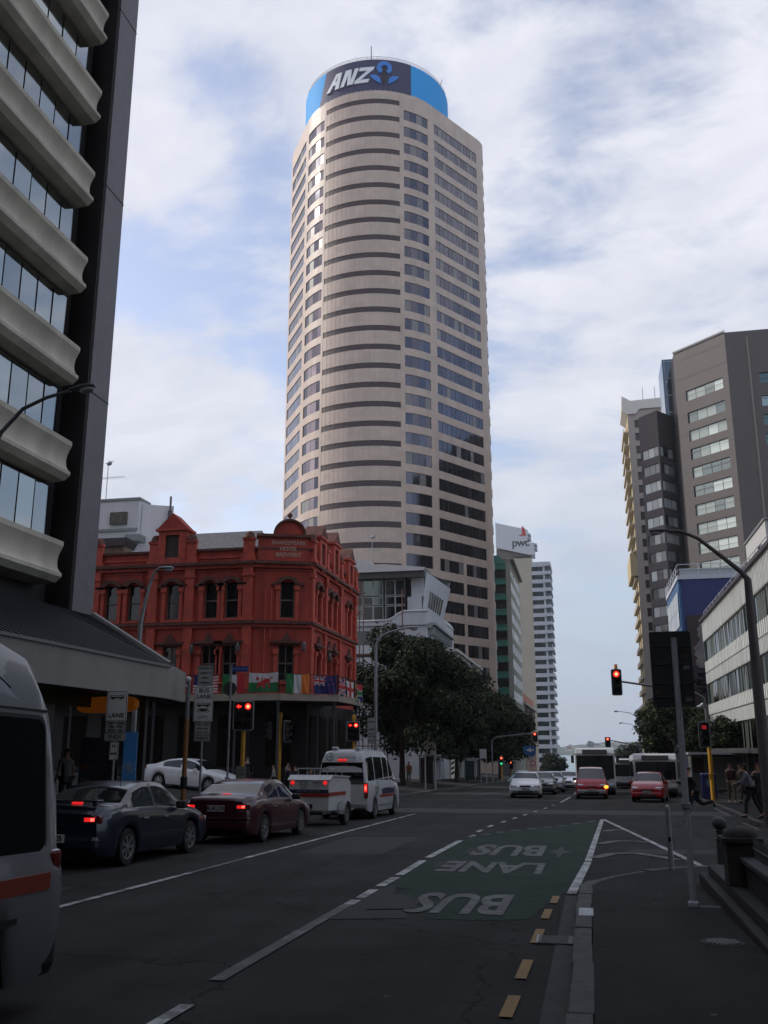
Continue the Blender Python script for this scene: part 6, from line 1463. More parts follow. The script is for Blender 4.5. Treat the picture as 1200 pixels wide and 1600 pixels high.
# shuttle van
P_van = carpaint('van_white', (0.50, 0.51, 0.53), 0.35)
hi = dict(L=4.9, W=1.86, r=0.33, axles=(-1.45, 1.55), n=50, ease=0.05, zb=0.24, top=[(-2.45, 1.5), (-2.40, 2.05), (-2.2, 2.22), (-1.5, 2.27), (0.6, 2.27), (1.15, 2.12), (2.0, 1.30), (2.3, 1.05), (2.45, 0.75)], belt=[(-2.45, 1.12), (1.4, 1.12), (2.1, 0.98), (2.45, 0.66)],
    ws=(1.2, 2.0), rs=None, side=[(-2.25, -1.35), (-1.25, -0.1), (0.0, 0.72), (0.82, 1.6)], tumble=0.13, corner=0.16, fr_taper=0.2, re_taper=0.05, round=0.4, seams=[(0.78, 0.3, 1.1), (-0.62, 0.3, 1.1)], handles=[(0.9, 0.95), (-0.5, 0.95)], mirror=(1.65, 1.2), mmat=P_van, strip=0.42, stripmat=mat('van_stripe_grey', (0.16, 0.17, 0.2), 0.5),
    bits=[('tail_lamp', -2.42, 0.83, 0.92, 0.12, 0.13, 0.50, M_lens, True), ('brake_light', -2.482, 0.83, 1.0, 0.02, 0.10, 0.26, M_brake, True), ('brake_core', -2.495, 0.83, 1.0, 0.01, 0.05, 0.12, M_brakec, True), ('rear_bumper', -2.40, 0, 0.44, 0.24, 1.76, 0.24, M_galv, False), ('high_brake_light', -2.43, 0, 1.90, 0.06, 0.30, 0.05, M_brake, False)])
v1 = vehicle('shuttle_van', 'white high roofed shuttle van towing a small trailer, brake lights on', 'van', hi, at(-8.0, 33.9), LH_+R(-1.5), P_van)
b = MB(); b.raw([(-2.462, -0.76, 1.15), (-2.462, 0.76, 1.15), (-2.44, 0.70, 1.80), (-2.44, -0.70, 1.80)], [(0,1,2,3)]); b.build('rear_window', M_cglass, v1)
b = MB(); b.box(-2.47, -0.78, 1.13, -2.40, 0.78, 1.15); b.box(-2.46, -0.73, 1.8, -2.38, 0.73, 1.82); b.build('window_trim', M_trim, v1)
for y in (-0.45, 0.35):
    b = MB(); b.box(-2.2, y-0.09, 2.24, -1.9, y+0.09, 2.33); b.build('roof_vent', P_van, v1, bevel=0.03)
M_lg = mat('logo_green', (0.06, 0.20, 0.09), 0.5); M_navyl = mat('livery_navy', (0.02, 0.02, 0.06), 0.5); M_redl = mat('livery_red', (0.30, 0.025, 0.02), 0.5)
def arrow_logo(parent, fn, r):
    b = MB(); n = 20
    for k in range(n):
        a, c = 2*PI*k/n, 2*PI*(k+1)/n; b.face([fn(r*math.cos(a), r*math.sin(a)), fn(r*math.cos(c), r*math.sin(c)), fn(r*.8*math.cos(c), r*.8*math.sin(c)), fn(r*.8*math.cos(a), r*.8*math.sin(a))])
    b.face([fn(-r*.5, -r*.1), fn(r*.2, -r*.1), fn(r*.2, r*.1), fn(-r*.5, r*.1)]); b.face([fn(0, r*.5), fn(r*.15, r*.5), fn(r*.6, 0), fn(r*.15, -r*.5), fn(0, -r*.5), fn(r*.35, 0)])
    return b.build('arrow_logo', M_lg, parent)
arrow_logo(v1, lambda u, v: (-2.475, 0.42-u, 2.0+v), 0.13)
text('lettering', 'supershuttle', 0.13, mat('van_text', (0.08, 0.08, 0.10), 0.5), v1, lambda u, v, n: (-2.478-abs(n), -0.18-u, 1.98+v), depth=0.004)
arrow_logo(v1, lambda u, v: (-1.0+u, -0.945, 1.0+v) if False else (-1.3+u, -0.937, 1.0+v), 0.22)
b = MB(); b.box(-0.55, -0.945, 0.78, 1.3, -0.93, 0.98); b.build('livery_band', M_navyl, v1); b = MB(); b.box(-0.9, -0.945, 0.68, 1.2, -0.93, 0.76); b.build('livery_band', M_redl, v1)
# trailer
tr_ = empty('box_trailer', at(-8.05, 28.9), 'small white luggage trailer with a red and blue stripe hitched to the shuttle van', 'trailer', rz=LH_+R(-1.5), tilt=True)
M_trw = mat('trailer_white', (0.52, 0.53, 0.53), 0.5, var=0.06)
b = MB(); b.prism([(-1.25, 0.42), (0.9, 0.42), (1.15, 0.6), (1.15, 1.2), (0.85, 1.36), (-1.0, 1.42), (-1.25, 1.32)], -0.62, 0.62, ax=1); b.build('box_body', M_trw, tr_, bevel=0.03)
b = MB(); b.prism([(-1.28, 1.30), (-1.0, 1.44), (0.9, 1.40), (0.9, 1.36), (-1.0, 1.40), (-1.26, 1.27)], -0.66, 0.66, ax=1); b.build('lid', M_trw, tr_)
b = MB(); b.box(-1.266, -0.6, 0.93, -1.25, 0.62, 1.03); b.build('blue_stripe', M_navyl, tr_); b = MB(); b.box(-1.268, -0.62, 0.82, -1.25, 0.55, 0.92); b.box(-1.25, -0.64, 0.85, 0.5, -0.622, 0.95); b.build('red_stripe', M_redl, tr_)
text('lettering', 'AIRPORT SHUTTLE', 0.085, mat('stripe_text', (0.4, 0.4, 0.42), 0.5), tr_, lambda u, v, n: (-1.27-abs(n), -u, 0.98+v), depth=0.003)
arrow_logo(tr_, lambda u, v: (-1.262, 0.15-u, 1.17+v), 0.12)
for s in (1, -1):
    b = MB(); M = Matrix.Translation((-1.25, 0.5*s, 1.22)) @ Matrix.Rotation(-PI/2, 4, 'Y'); b.lathe([(0.055, -0.02), (0.055, 0.02), (0.03, 0.035)], 14, M=M); b.build('brake_light', M_brake, tr_)
b = MB(); b.box(-1.27, -0.42, 1.15, -1.255, -0.12, 1.29); p = b.build('number_plate', M_plate, tr_)
text('plate_text', 'E965C', 0.11, M_ptext, p, lambda u, v, n: (-1.275-abs(n), -0.27-u, 1.22+v), depth=0.003)
b = MB(); b.box(-1.24, -0.12, 0.5, -1.30, 0.04, 0.62); b.build('latch', M_trim, tr_)
b = MB(); b.box(-1.3, -0.5, 0.34, 2.0, -0.44, 0.42); b.box(-1.3, 0.44, 0.34, 2.0, 0.5, 0.42); b.tube([(1.1, 0, 0.38), (2.7, 0, 0.42)], 0.04, 6); b.tube([(-0.1, -0.8, 0.3), (-0.1, 0.8, 0.3)], 0.04, 6); b.box(-0.55, -0.7, 0.36, -0.35, 0.7, 0.42); b.build('chassis', M_galv, tr_)
for s in (1, -1):
    wheel(tr_, -0.1, s*0.76, 0.30, 0.17, 6)
    b = MB()
    pr = [(-0.1+0.37*math.cos(R(a)), 0.32+0.37*math.sin(R(a))) for a in range(0, 181, 20)]
    for (a, c) in zip(pr, pr[1:]): b.face([(a[0], s*0.64, a[1]), (c[0], s*0.64, c[1]), (c[0], s*0.88, c[1]), (a[0], s*0.88, a[1])])
    b.build('mudguard', M_galv, tr_)
b = MB(); b.tube([(-1.0, 0.45, 1.62), (0.8, 0.45, 1.62)], 0.02, 6); b.tube([(-1.0, -0.45, 1.62), (0.8, -0.45, 1.62)], 0.02, 6)
for x in (-0.9, 0.0, 0.7):
    b.tube([(x, -0.5, 1.62), (x, 0.5, 1.62)], 0.02, 6)
    for y in (-.45, .45): b.tube([(x, y, 1.4), (x, y, 1.62)], 0.015, 6)
b.build('roof_rack', M_galv, tr_)
# near van at the left edge: it has driven past, so its rear is the far end
P_nv = carpaint('near_van_silver', (0.20, 0.21, 0.225), 0.32)
nv = dict(L=5.6, W=1.98, r=0.35, axles=(-1.75, 1.75), n=56, ease=0.05, zb=0.20, top=[(-2.8, 1.6), (-2.77, 2.25), (-2.6, 2.50), (-2.1, 2.62), (1.0, 2.62), (1.5, 2.35), (2.2, 1.35), (2.6, 1.1), (2.8, 0.8)], belt=[(-2.8, 1.0), (1.5, 1.0), (2.3, 0.9), (2.8, 0.7)],
    ws=(1.5, 2.2), rs=None, side=[], tumble=0.11, corner=0.20, fr_taper=0.2, re_taper=0.025, round=0.3, seams=[(-0.9, 0.3, 1.0), (0.6, 0.3, 1.0)], handles=[(-0.75, 1.05)], mirror=(1.8, 1.3), mmat=M_trim, strip=None,
    bits=[('rear_bumper', -2.70, 0, 0.36, 0.36, 1.92, 0.36, M_trim, False)])
v0 = vehicle('minibus', 'grey minibus with orange stripe cropped by the left edge', 'van', nv, at(-4.84, 3.98), -LH_+R(0), P_nv)
def side_patch(name, m, x0, x1, z0, z1, rr=0.08, off=0.012, ysgn=1):
    """rounded panel that follows the leaning van side"""
    pts = []
    for cx, cz, a0 in ((x1-rr, z1-rr, 0), (x0+rr, z1-rr, 90), (x0+rr, z0+rr, 180), (x1-rr, z0+rr, 270)):
        for k in range(5): a = R(a0+k*22.5); pts.append((cx+rr*math.cos(a), cz+rr*math.sin(a)))
    def ys(z): return (0.99*0.955 if z < 1.0 else 0.99*0.935-0.11*(z-1.0))+off
    b = MB(); n = len(pts); b.face([(x, ysgn*ys(z), z) for x, z in pts]); b.raw([(x, ysgn*ys(z), z) for x, z in pts]+[(x, ysgn*(ys(z)-0.03), z) for x, z in pts], [(k, (k+1) % n, n+(k+1) % n, n+k) for k in range(n)])
    return b.build(name, m, v0)
side_patch('window_seal', M_trim, -2.62, -1.5, 1.03, 2.02, 0.10, 0.006); side_patch('side_window', M_cglass, -2.59, -1.53, 1.06, 1.99, 0.09, 0.012); side_patch('side_window', M_cglass, -1.4, -0.2, 1.06, 1.99, 0.09, 0.012)
side_patch('orange_stripe', mat('stripe_orange', (0.34, 0.045, 0.015), 0.5), -2.60, 2.0, 0.80, 0.915, 0.02, 0.045)
side_patch('panel_seam', M_trim, -2.7, 2.0, 2.055, 2.065, 0.003, 0.004)
b = MB(); b.box(-2.80, 0.84, 0.42, -2.66, 0.955, 1.06); tl = b.build('tail_lamp', M_lens, v0, bevel=0.03)
for z_ in (0.50, 0.82):
    b = MB(); b.box(-2.805, 0.86, z_, -2.67, 0.962, z_+0.06); b.build('clear_lens', mat('lens_clear', (0.22, 0.22, 0.23), 0.2, coat=0.6), tl, bevel=0.02)
b = MB(); b.box(-2.2, 0.985, 0.62, 1.2, 1.0, 0.66); b.build('side_moulding', M_trim, v0)
b = MB(); b.tube([(-2.0+0.12*k, 0.90, 2.18+0.14*math.sin(PI*k/8)) for k in range(9)], 0.006, 5); b.build('roof_line', M_trim, v0)

# buses
def bus(label, loc, rz, L_, W_, H_, dark_front=False, detail=True):
    e = empty('bus', loc, label, 'bus', 'white buses beyond the crossing', rz, True)
    M_bw = mat('bus_white', (0.48, 0.49, 0.50), 0.4, coat=0.4)
    b = MB(); z0 = 0.32
    pr = [(-L_/2, z0), (L_/2-0.05, z0), (L_/2, 0.9), (L_/2-0.05, H_-0.35), (L_/2-0.25, H_-0.06), (L_/2-0.5, H_), (-L_/2+0.2, H_), (-L_/2, H_-0.2)]
    b.prism(pr, -W_/2, W_/2, ax=1); body = b.build('body', M_bw, e, bevel=0.07)
    b = MB(); b.box(L_/2-0.02, -W_/2+0.10, 1.02, L_/2+0.015, W_/2-0.10, H_-0.48); b.build('windscreen', M_cglass, e, bevel=0.02)
    b = MB(); b.box(L_/2+0.016, -0.02, 1.02, L_/2+0.03, 0.02, H_-0.48); b.build('divider', M_trim, e)
    b = MB(); b.box(L_/2-0.12, -W_/2*0.62, H_-0.40, L_/2+0.012, W_/2*0.62, H_-0.12); d = b.build('destination_box', M_trim, e, bevel=0.02)
    b = MB(); b.box(L_/2+0.012, -W_/2*0.58, H_-0.37, L_/2+0.018, W_/2*0.58, H_-0.15); b.build('destination_glass', mat('blind_grey', (0.10, 0.095, 0.09), 0.4), d)
    for s in (1, -1):
        for k in range(int((L_-1.6)/1.5)):
            x = L_/2-1.1-k*1.5; b = MB(); b.box(x-1.35, min(s*(W_/2-0.01), s*(W_/2+0.012)), 1.15, x, max(s*(W_/2-0.01), s*(W_/2+0.012)), H_-0.45); b.build('side_window', M_cglass, e, bevel=0.01)
        b = MB(); b.box(L_/2-0.02, s*W_/2*0.78-0.16, 0.56, L_/2+0.03, s*W_/2*0.78+0.16, 0.72); b.build('headlamp', M_head, e, bevel=0.02)
        b = MB(); b.tube([(L_/2-0.1, s*W_/2, H_-0.4), (L_/2+0.2, s*(W_/2+0.16), H_-0.5)], 0.02, 6); b.box(L_/2+0.12, s*(W_/2+0.16)-0.09, H_-0.95, L_/2+0.2, s*(W_/2+0.16)+0.09, H_-0.5); b.build('mirror', M_trim, e)
        for xa in (-L_/2+2.4, L_/2-2.2): wheel(e, xa, s*(W_/2-0.14), 0.46, 0.26, 6, rim=M_galv)
    b = MB(); b.box(L_/2-0.1, -W_/2+0.05, 0.3, L_/2+0.06, W_/2-0.05, 0.52); b.build('bumper', M_trim, e, bevel=0.03)
    b = MB(); b.box(-L_/2+0.3, -W_/2+0.2, 0.2, L_/2-0.3, W_/2-0.2, 0.6); b.build('underbody', M_dark, e)
    if detail:
        b = MB(); b.box(L_/2-1.2, -W_/2+0.2, 0.9, L_/2-1.15, W_/2-0.2, 2.2); b.build('interior_panel', mat('bus_seat', (0.06, 0.065, 0.08), 0.8), e)
    return e
b1 = bus('oncoming white bus with a destination box, behind the red people carrier', at(0.35, 64+5.5), -LH_, 11, 2.5, 2.95)
b2 = bus('white bus with large dark windscreen behind the dark red hatchback', at(3.95, 60.5+5.5), -LH_+R(-1), 11, 2.5, 2.55)
b3 = bus('small white bus farthest back, between the other two buses', at(3.25, 86+5), -LH_, 10, 2.4, 2.5)
b4 = vehicle('sedan', 'blue roofed car just visible over the silvery white sedan', 'car', spec(dict(sedanA, **oc), P_navy), at(-6.3, 92), -LH_, carpaint('teal_paint', (0.03, 0.13, 0.17)), GO)

# ------------------------------------------------------------------ street furniture
M_pyel = mat('signal_yellow', (0.52, 0.27, 0.02), 0.5, var=0.12); M_pgrey = mat('grey_pole', (0.16, 0.17, 0.18), 0.5, 0.3, var=0.1, vs=5); M_brown_p = mat('brown_pole', (0.11, 0.092, 0.09), 0.6, var=0.15)
M_orp = mat('rusty_orange_pole', (0.24, 0.10, 0.03), 0.7, var=0.2, vs=6)
M_bk = mat('signal_black', (0.006, 0.006, 0.006), 0.6); M_wedge = mat('signal_border', (0.35, 0.37, 0.38), 0.5)
M_redon = mat('red_signal_lit', (1.0, 0.02, 0.015), 0.4, emit=2.2); M_redcore = mat('red_signal_core', (1.0, 0.22, 0.10), 0.4, emit=3.5)
M_off = mat('lens_off', (0.004, 0.005, 0.004), 0.4)
M_grn = mat('green_signal_lit', (0.05, 0.9, 0.35), 0.4, emit=1.0)
def rrect(w_, h_, r, n=5):
    p = []
    for cx, cz, a0 in ((w_-r, h_-r, 0), (-w_+r, h_-r, 90), (-w_+r, -h_+r, 180), (w_-r, -h_+r, 270)):
        for k in range(n+1): a = R(a0+90*k/n); p.append((cx+r*math.cos(a), cz+r*math.sin(a)))
    return p
def signal_head(parent, x, y, z, w_, h_, cols=1, lit=((0, 0),), arrow=None, face=-1, green=None, rz=0.0):
    """three-aspect head with bordered target board; faces -Y locally, turned by rz"""
    M = Matrix.Translation((x, y, z)) @ Matrix.Rotation(rz, 4, 'Z')
    b = MB(); p = rrect(w_/2, h_/2, 0.09); b.prism(p, -0.02, 0.02, ax=1, M=M); T = b.build('target_board', M_bk, parent)
    b = MB(); q = rrect(w_/2-0.035, h_/2-0.035, 0.065); n = len(p)
    b.raw([M @ Vector((a, -0.026, c)) for a, c in p]+[M @ Vector((a, -0.026, c)) for a, c in q], [(i, (i+1) % n, n+(i+1) % n, n+i) for i in range(n)]); b.build('border', M_wedge, T)
    r = h_/3*0.30 if cols == 2 else min(h_/3*0.36, w_*0.28)
    for c in range(cols):
        cx = (c-(cols-1)/2)*w_*0.42
        b = MB(); b.prism(rrect(w_*0.19 if cols == 2 else w_*0.34, h_/2-0.06, 0.04), -0.16, -0.021, ax=1, M=M @ Matrix.Translation((cx, 0, 0))); b.build('housing', M_bk, T)
        for k in range(3):
            cz = (1-k)*h_*0.30
            MM = M @ Matrix.Translation((cx, -0.165, cz)) @ Matrix.Rotation(PI/2, 4, 'X')
            on = (c, k) in lit
            b = MB(); b.lathe([(r, 0.0), (r*0.95, 0.012), (r*0.5, 0.03), (0.01, 0.034)], 18, M=MM)
            m = M_redon if on else M_off
            if green == (c, k): m = M_grn
            if on and arrow == c:
                b2 = MB(); b2.lathe([(r, 0.0), (0.01, 0.01)], 18, M=MM); b2.build('lens', M_off, T)
                b = MB(); a_ = r*0.9
                for tri in ([(-a_, 0), (-a_*0.1, a_*0.8), (-a_*0.1, a_*0.35), (a_*0.8, a_*0.35), (a_*0.8, -a_*0.35), (-a_*0.1, -a_*0.35), (-a_*0.1, -a_*0.8)],):
                    b.prism(tri, -0.19, -0.17, ax=1, M=M @ Matrix.Translation((cx, 0, cz)))
            lens = b.build('lens', m, T)
            if on and arrow != c:
                b = MB(); b.lathe([(r*0.55, 0.032), (0.01, 0.042)], 14, M=MM); b.build('lamp_core', M_redcore, lens)
            # visor: upper half cylinder
            b = MB(); s = 8; vs = []
            for j in range(s+1):
                a = R(-15)+R(210)*j/s
                vs += [M @ Vector((cx+r*1.1*math.cos(a), -0.16, cz+r*1.1*math.sin(a))), M @ Vector((cx+r*1.1*math.cos(a), -0.16-r*1.5, cz+r*1.1*math.sin(a)))]
            b.raw(vs, [(2*j, 2*j+1, 2*j+3, 2*j+2) for j in range(s)]); b.build('visor', M_bk, T)
    return T
def pole(parent, x, y, z0, z1, r0, r1, m, name='pole'):
    b = MB(); b.tube([(x, y, z0), (x, y, z1)], [r0, r1], 12); b.lathe([(r0*1.7, z0), (r0*1.6, z0+0.04), (r0*1.05, z0+0.06)], 12, cx=x, cy=y); return b.build(name, m, parent, smooth=40)
def cap(parent, z, r, m): 
    b = MB(); b.lathe([(r, z), (r*1.15, z+0.02), (r*1.05, z+0.22), (r*0.5, z+0.25)], 12); return b.build('cap', m, parent)
g = lambda x, y, h=0.14: (x, y, gz(x, y)+h)
GS = 'traffic lights of the crossing'
# A: near left
e = empty('traffic_light', g(-10.98, 29.9), 'nearest double traffic light, red arrow and disc, in front of the hotel', 'traffic light', GS)
zc_ = 2.74-e.location.z
pole(e, 0, 0, 0, zc_-0.4, 0.075, 0.07, M_pyel); pole(e, 0, 0.06, zc_-0.42, zc_+0.45, 0.05, 0.05, M_bk, 'mount'); signal_head(e, 0.0, -0.06, zc_, 0.68, 0.96, 2, ((0, 0), (1, 0)), arrow=0, rz=R(18))
b = MB(); b.prism(rrect(0.16, 0.2, 0.02), -0.13, -0.11, ax=1, M=Matrix.Translation((0, 0, 1.33))); p_ = b.build('small_plate', mat('plate_grey', (0.22, 0.22, 0.21), 0.6), e)
for i, s in enumerate(('NO', 'TURN')): text('lettering', s, 0.1, M_ptext, p_, lambda u, v, n, i=i: (u, -0.132-abs(n), 1.40-0.13*i+v), depth=0.004)
b = MB(); b.box(-0.06, -0.13, 0.85, 0.06, -0.07, 1.05); b.build('push_button', M_pyel, e, bevel=0.01)
# B: far left, seen from the side
e = empty('traffic_light', g(-16.2, 49.8), 'yellow capped traffic light turned sideways in front of the dark pub doorway', 'traffic light', GS)
zz = 2.62-e.location.z; pole(e, 0, 0, 0, zz+0.75, 0.08, 0.08, M_pyel); cap(e, zz+0.75, 0.10, M_pyel); signal_head(e, 0.38, 0, zz, 0.6, 1.15, 2, (), rz=R(68)); signal_head(e, -0.55, 0, zz+0.05, 0.36, 1.0, 1, (), rz=R(-95))
b = MB(); b.tube([(-.5, 0, zz+.3), (.4, 0, zz+.3)], 0.03, 6); b.build('bracket', M_bk, e)
# C: far left corner, double head
e = empty('traffic_light', g(-12.25, 50.3), 'double traffic light with red arrow above the shuttle van', 'traffic light', GS)
zz = 2.62-e.location.z; pole(e, 0, 0, 0, zz+0.65, 0.08, 0.08, M_pyel); cap(e, zz+0.62, 0.10, M_pyel); signal_head(e, 0, -0.12, zz, 0.72, 1.04, 2, ((0, 0), (1, 0)), arrow=0, rz=R(10))
# D: mast arm over the road from the right, plus head on its pole
e = empty('traffic_light', g(5.95, 51.3), 'traffic light on curved mast arm and yellow pole, hanging over the road', 'traffic light', GS)
z0 = e.location.z
b = MB(); b.tube([(0, 0, 0), (0, 0, 2.6)], [0.11, 0.10], 12); b.build('pole', M_pyel, e, smooth=40)
b = MB(); b.tube([(0, 0, 2.6), (0, 0, 4.2-z0-0.6), (-0.10, 0, 4.2-z0+0.05), (-0.42, 0, 4.45-z0), (-1.0, 0, 4.62-z0), (-2.4, 0, 4.84-z0), (-4.15, 0, 5.12-z0)], [0.085, 0.085, 0.08, 0.075, 0.07, 0.06, 0.05], 10); b.build('mast_arm', M_pgrey, e, smooth=50)
signal_head(e, -4.35, -0.05, 5.08-z0, 0.54, 1.36, 1, ((0, 0),), rz=R(0)); b = MB(); b.lathe([(0.09, 5.76-z0), (0.1, 5.78-z0), (0.08, 6.0-z0), (0.05, 6.02-z0)], 10, cx=-4.35, cy=0); b.build('cap', mat('orange_cap', (0.6, 0.25, 0.08), 0.5), e)
signal_head(e, -0.2, -0.15, 2.42-z0, 0.58, 1.28, 1, (), rz=R(0))
b = MB(); b.box(-0.32, -0.36, 2.68-z0, -0.1, -0.345, 2.86-z0); b.build('dim_symbol', mat('red_dim', (0.55, 0.02, 0.03), 0.4, emit=0.35), e)
b = MB(); b.box(-0.14, -0.2, 1.0, -0.02, -0.1, 1.3); b.build('push_button', M_pyel, e)
# next crossing, far away
e = empty('traffic_light', g(5.6, 110), 'small red traffic light on a thin arm over the street, above the oncoming bus', 'traffic light', 'traffic lights of the next crossing')
z0 = e.location.z; b = MB(); b.tube([(0, 0, 0), (0, 0, 3.6), (-0.4, 0, 4.0), (-3.3, 0, 4.55)], [0.09, 0.08, 0.07, 0.05], 8); b.build('mast', M_pgrey, e); signal_head(e, -3.5, 0, 2.5-z0, 0.62, 1.1, 1, ((0, 0),))
e = empty('traffic_light', g(-10.9, 112), 'small far traffic light on a mast arm in front of the white tower', 'traffic light', 'traffic lights of the next crossing')
z0 = e.location.z; b = MB(); b.tube([(0, 0, 0), (0, 0, 4.6), (0.6, 0, 5.0), (4.7, 0, 5.4)], [0.09, 0.08, 0.07, 0.05], 8); b.build('mast', M_pgrey, e); signal_head(e, 4.95, 0, 3.1-z0, 0.66, 1.1, 1, ((0, 0),)); signal_head(e, 1.05, 0, 0.45-z0, 0.5, 1.0, 1, ((0, 0),), green=(0, 2)); b = MB(); b.tube([(1.05, 0, 0), (1.05, 0, 2.9)], 0.07, 8); b.build('post', M_pyel, e)
e = empty('traffic_light', g(-9.2, 118), 'lowest small far traffic light beside the silvery oncoming car', 'traffic light', 'traffic lights of the next crossing')
z0 = e.location.z; pole(e, 0, 0, 0, 2.6, 0.07, 0.07, M_pyel); signal_head(e, 0, -.1, -0.1-z0, 0.5, 0.95, 1, ((0, 0),))
e = empty('direction_sign', g(-6.3, 108), 'blue direction sign with a white arrow and round red and white disc below it', 'sign')
z0 = e.location.z; pole(e, 0, 0, 0, 4.2, 0.05, 0.05, M_galv); b = MB(); b.prism([(-0.75, 2.1-z0), (0.55, 2.1-z0), (0.55, 1.2-z0), (0.1, 0.9-z0), (-0.75, 1.3-z0)], -0.05, 0, ax=1); b.build('panel', mat('sign_blue', (0.02, 0.09, 0.26), 0.4), e)
b = MB(); b.prism([(-0.5, 1.65-z0), (0.1, 1.9-z0), (0.1, 1.72-z0), (0.4, 1.72-z0), (0.4, 1.58-z0), (0.1, 1.58-z0), (0.1, 1.4-z0)], -0.07, -0.05, ax=1); b.build('arrow', mat('sign_white2', (0.5, 0.5, 0.5), 0.5), e)
b = MB(); b.prism([(0.25+0.3*math.cos(2*PI*k/18), 0.25-z0+0.3*math.sin(2*PI*k/18)) for k in range(18)], -0.05, 0, ax=1); b.build('disc', mat('sign_red', (0.45, 0.04, 0.04), 0.5), e); b = MB(); b.prism([(0.25+0.2*math.cos(2*PI*k/18), 0.25-z0+0.2*math.sin(2*PI*k/18)) for k in range(18)], -0.06, -0.05, ax=1); b.build('disc_face', mat('sign_white2', (0.5, 0.5, 0.5), 0.5), e)

# bus lane sign posts
M_sgn = mat('sign_sheet', (0.52, 0.525, 0.52), 0.6, var=0.06, vs=3); M_sgn2 = mat('sign_sheet_dull', (0.32, 0.325, 0.32), 0.6, var=0.08, vs=3); M_stx = mat('sign_ink', (0.012, 0.012, 0.014), 0.6)
def sheet_sign(parent, z0, z1, w_, lines, m=M_sgn, y=-0.06, dx=0.0):
    zc, h = (z0+z1)/2, (z1-z0)
    b = MB(); b.prism(rrect(w_/2, h/2, min(0.03, h/3)), y-0.012, y+0.012, ax=1, M=Matrix.Translation((dx, 0, zc))); p = b.build('sign_plate', m, parent)
    b = MB(); q = rrect(w_/2-0.012, h/2-0.012, min(0.025, h/3.2)); q2 = rrect(w_/2-0.024, h/2-0.024, min(0.02, h/3.5)); n = len(q)
    b.raw([(dx+a, y-0.0135, zc+c) for a, c in q]+[(dx+a, y-0.0135, zc+c) for a, c in q2], [(i, (i+1) % n, n+(i+1) % n, n+i) for i in range(n)]); b.build('border', M_stx, p)
    for s, fz, sz in lines:
        zz = z0+h*fz
        if s == '#bus':
            b = MB(); b.prism(rrect(w_*0.34, h*0.045, 0.01), y-0.02, y-0.013, ax=1, M=Matrix.Translation((dx, 0, zz))); 
            for s_ in (-1, 1): b.prism([(dx+s_*w_*0.2+0.03*math.cos(2*PI*k/10), zz-h*0.05+0.03*math.sin(2*PI*k/10)) for k in range(10)], y-0.02, y-0.013, ax=1)
            b.build('bus_symbol', M_stx, p)
            b = MB()
            for k in range(6): xx = dx-w_*0.30+k*w_*0.1; b.box(xx, y-0.022, zz-0.005, xx+w_*0.08, y-0.0205, zz+h*0.03)
            b.build('bus_windows', m, p)
        elif s == '#moto':
            b = MB()
            for s_ in (-1, 1): b.raw([(dx+s_*w_*0.22+r*math.cos(2*PI*k/14), y-0.02, zz-0.02+r*math.sin(2*PI*k/14)) for r in (0.052, 0.034) for k in range(14)], [(k, (k+1) % 14, 14+(k+1) % 14, 14+k) for k in range(14)])
            b.prism([(dx-w_*0.26, zz+0.02), (dx-0.02, zz+0.05), (dx+w_*0.1, zz+0.03), (dx+w_*0.26, zz+0.055), (dx+w_*0.18, zz-0.015), (dx, zz-0.05), (dx-w_*0.12, zz-0.03)], y-0.02, y-0.013, ax=1); b.build('motorcycle_symbol', M_stx, p)
        elif s == '#bike':
            b = MB()
            for s_ in (-1, 1): b.raw([(dx+s_*w_*0.2+r*math.cos(2*PI*k/14), y-0.02, zz-0.02+r*math.sin(2*PI*k/14)) for r in (0.05, 0.043) for k in range(14)], [(k, (k+1) % 14, 14+(k+1) % 14, 14+k) for k in range(14)])
            for (a, c) in (((-w_*.2, -.02), (-w_*.05, .045)), ((-w_*.05, .045), (w_*.12, .045)), ((w_*.12, .045), (w_*.2, -.02)), ((-w_*.05, .045), (0, -.02)), ((0, -.02), (w_*.12, .045)), ((-w_*.2, -.02), (0, -.02))): b.tube([(dx+a[0], y-0.018, zz+a[1]), (dx+c[0], y-0.018, zz+c[1])], 0.004, 4)
            b.build('bicycle_symbol', M_stx, p)
        else: text('lettering', s, sz, M_stx, p, lambda u, v, n, zz=zz: (dx+u, y-0.016-abs(n), zz+v), depth=0.004, offset=0.003)
    return p
e = empty('bus_lane_sign', g(-11.15, 21.5), 'bus lane ends sign on a pale post, left of the blue advertising panel', 'sign', rz=R(16)); z0 = e.location.z
pole(e, 0, 0, 0, 3.0-z0, 0.03, 0.03, M_galv)
sheet_sign(e, 2.33-z0, 3.05-z0, 0.49, [('#bus', 0.80, 0), ('LANE', 0.18, 0.155)]); sheet_sign(e, 2.06-z0, 2.32-z0, 0.47, [('7AM - 10AM', 0.80, 0.075), ('3PM - 7PM', 0.50, 0.075), ('MON - FRI', 0.2, 0.075)], M_sgn2); sheet_sign(e, 1.86-z0, 2.05-z0, 0.49, [('ENDS', 0.5, 0.13)], M_sgn2); sheet_sign(e, 1.42-z0, 1.84-z0, 0.2, [('P5', 0.75, 0.1), ('#bus', 0.4, 0)], M_sgn)
e = empty('bus_lane_sign', g(-11.1, 26.75), 'taller bus lane ahead sign with motorcycle and bicycle symbols beside the orange pole', 'sign', rz=R(18)); z0 = e.location.z
pole(e, 0, 0, 0, 4.0-z0, 0.035, 0.03, M_galv)
sheet_sign(e, 3.50-z0, 4.10-z0, 0.46, [('VINCENT ST', .85, 0.075), ('ALBERT ST', .62, 0.07), ('FERRY', .38, 0.075), ('TERMINAL', .15, 0.07)], M_sgn2, dx=0.02)
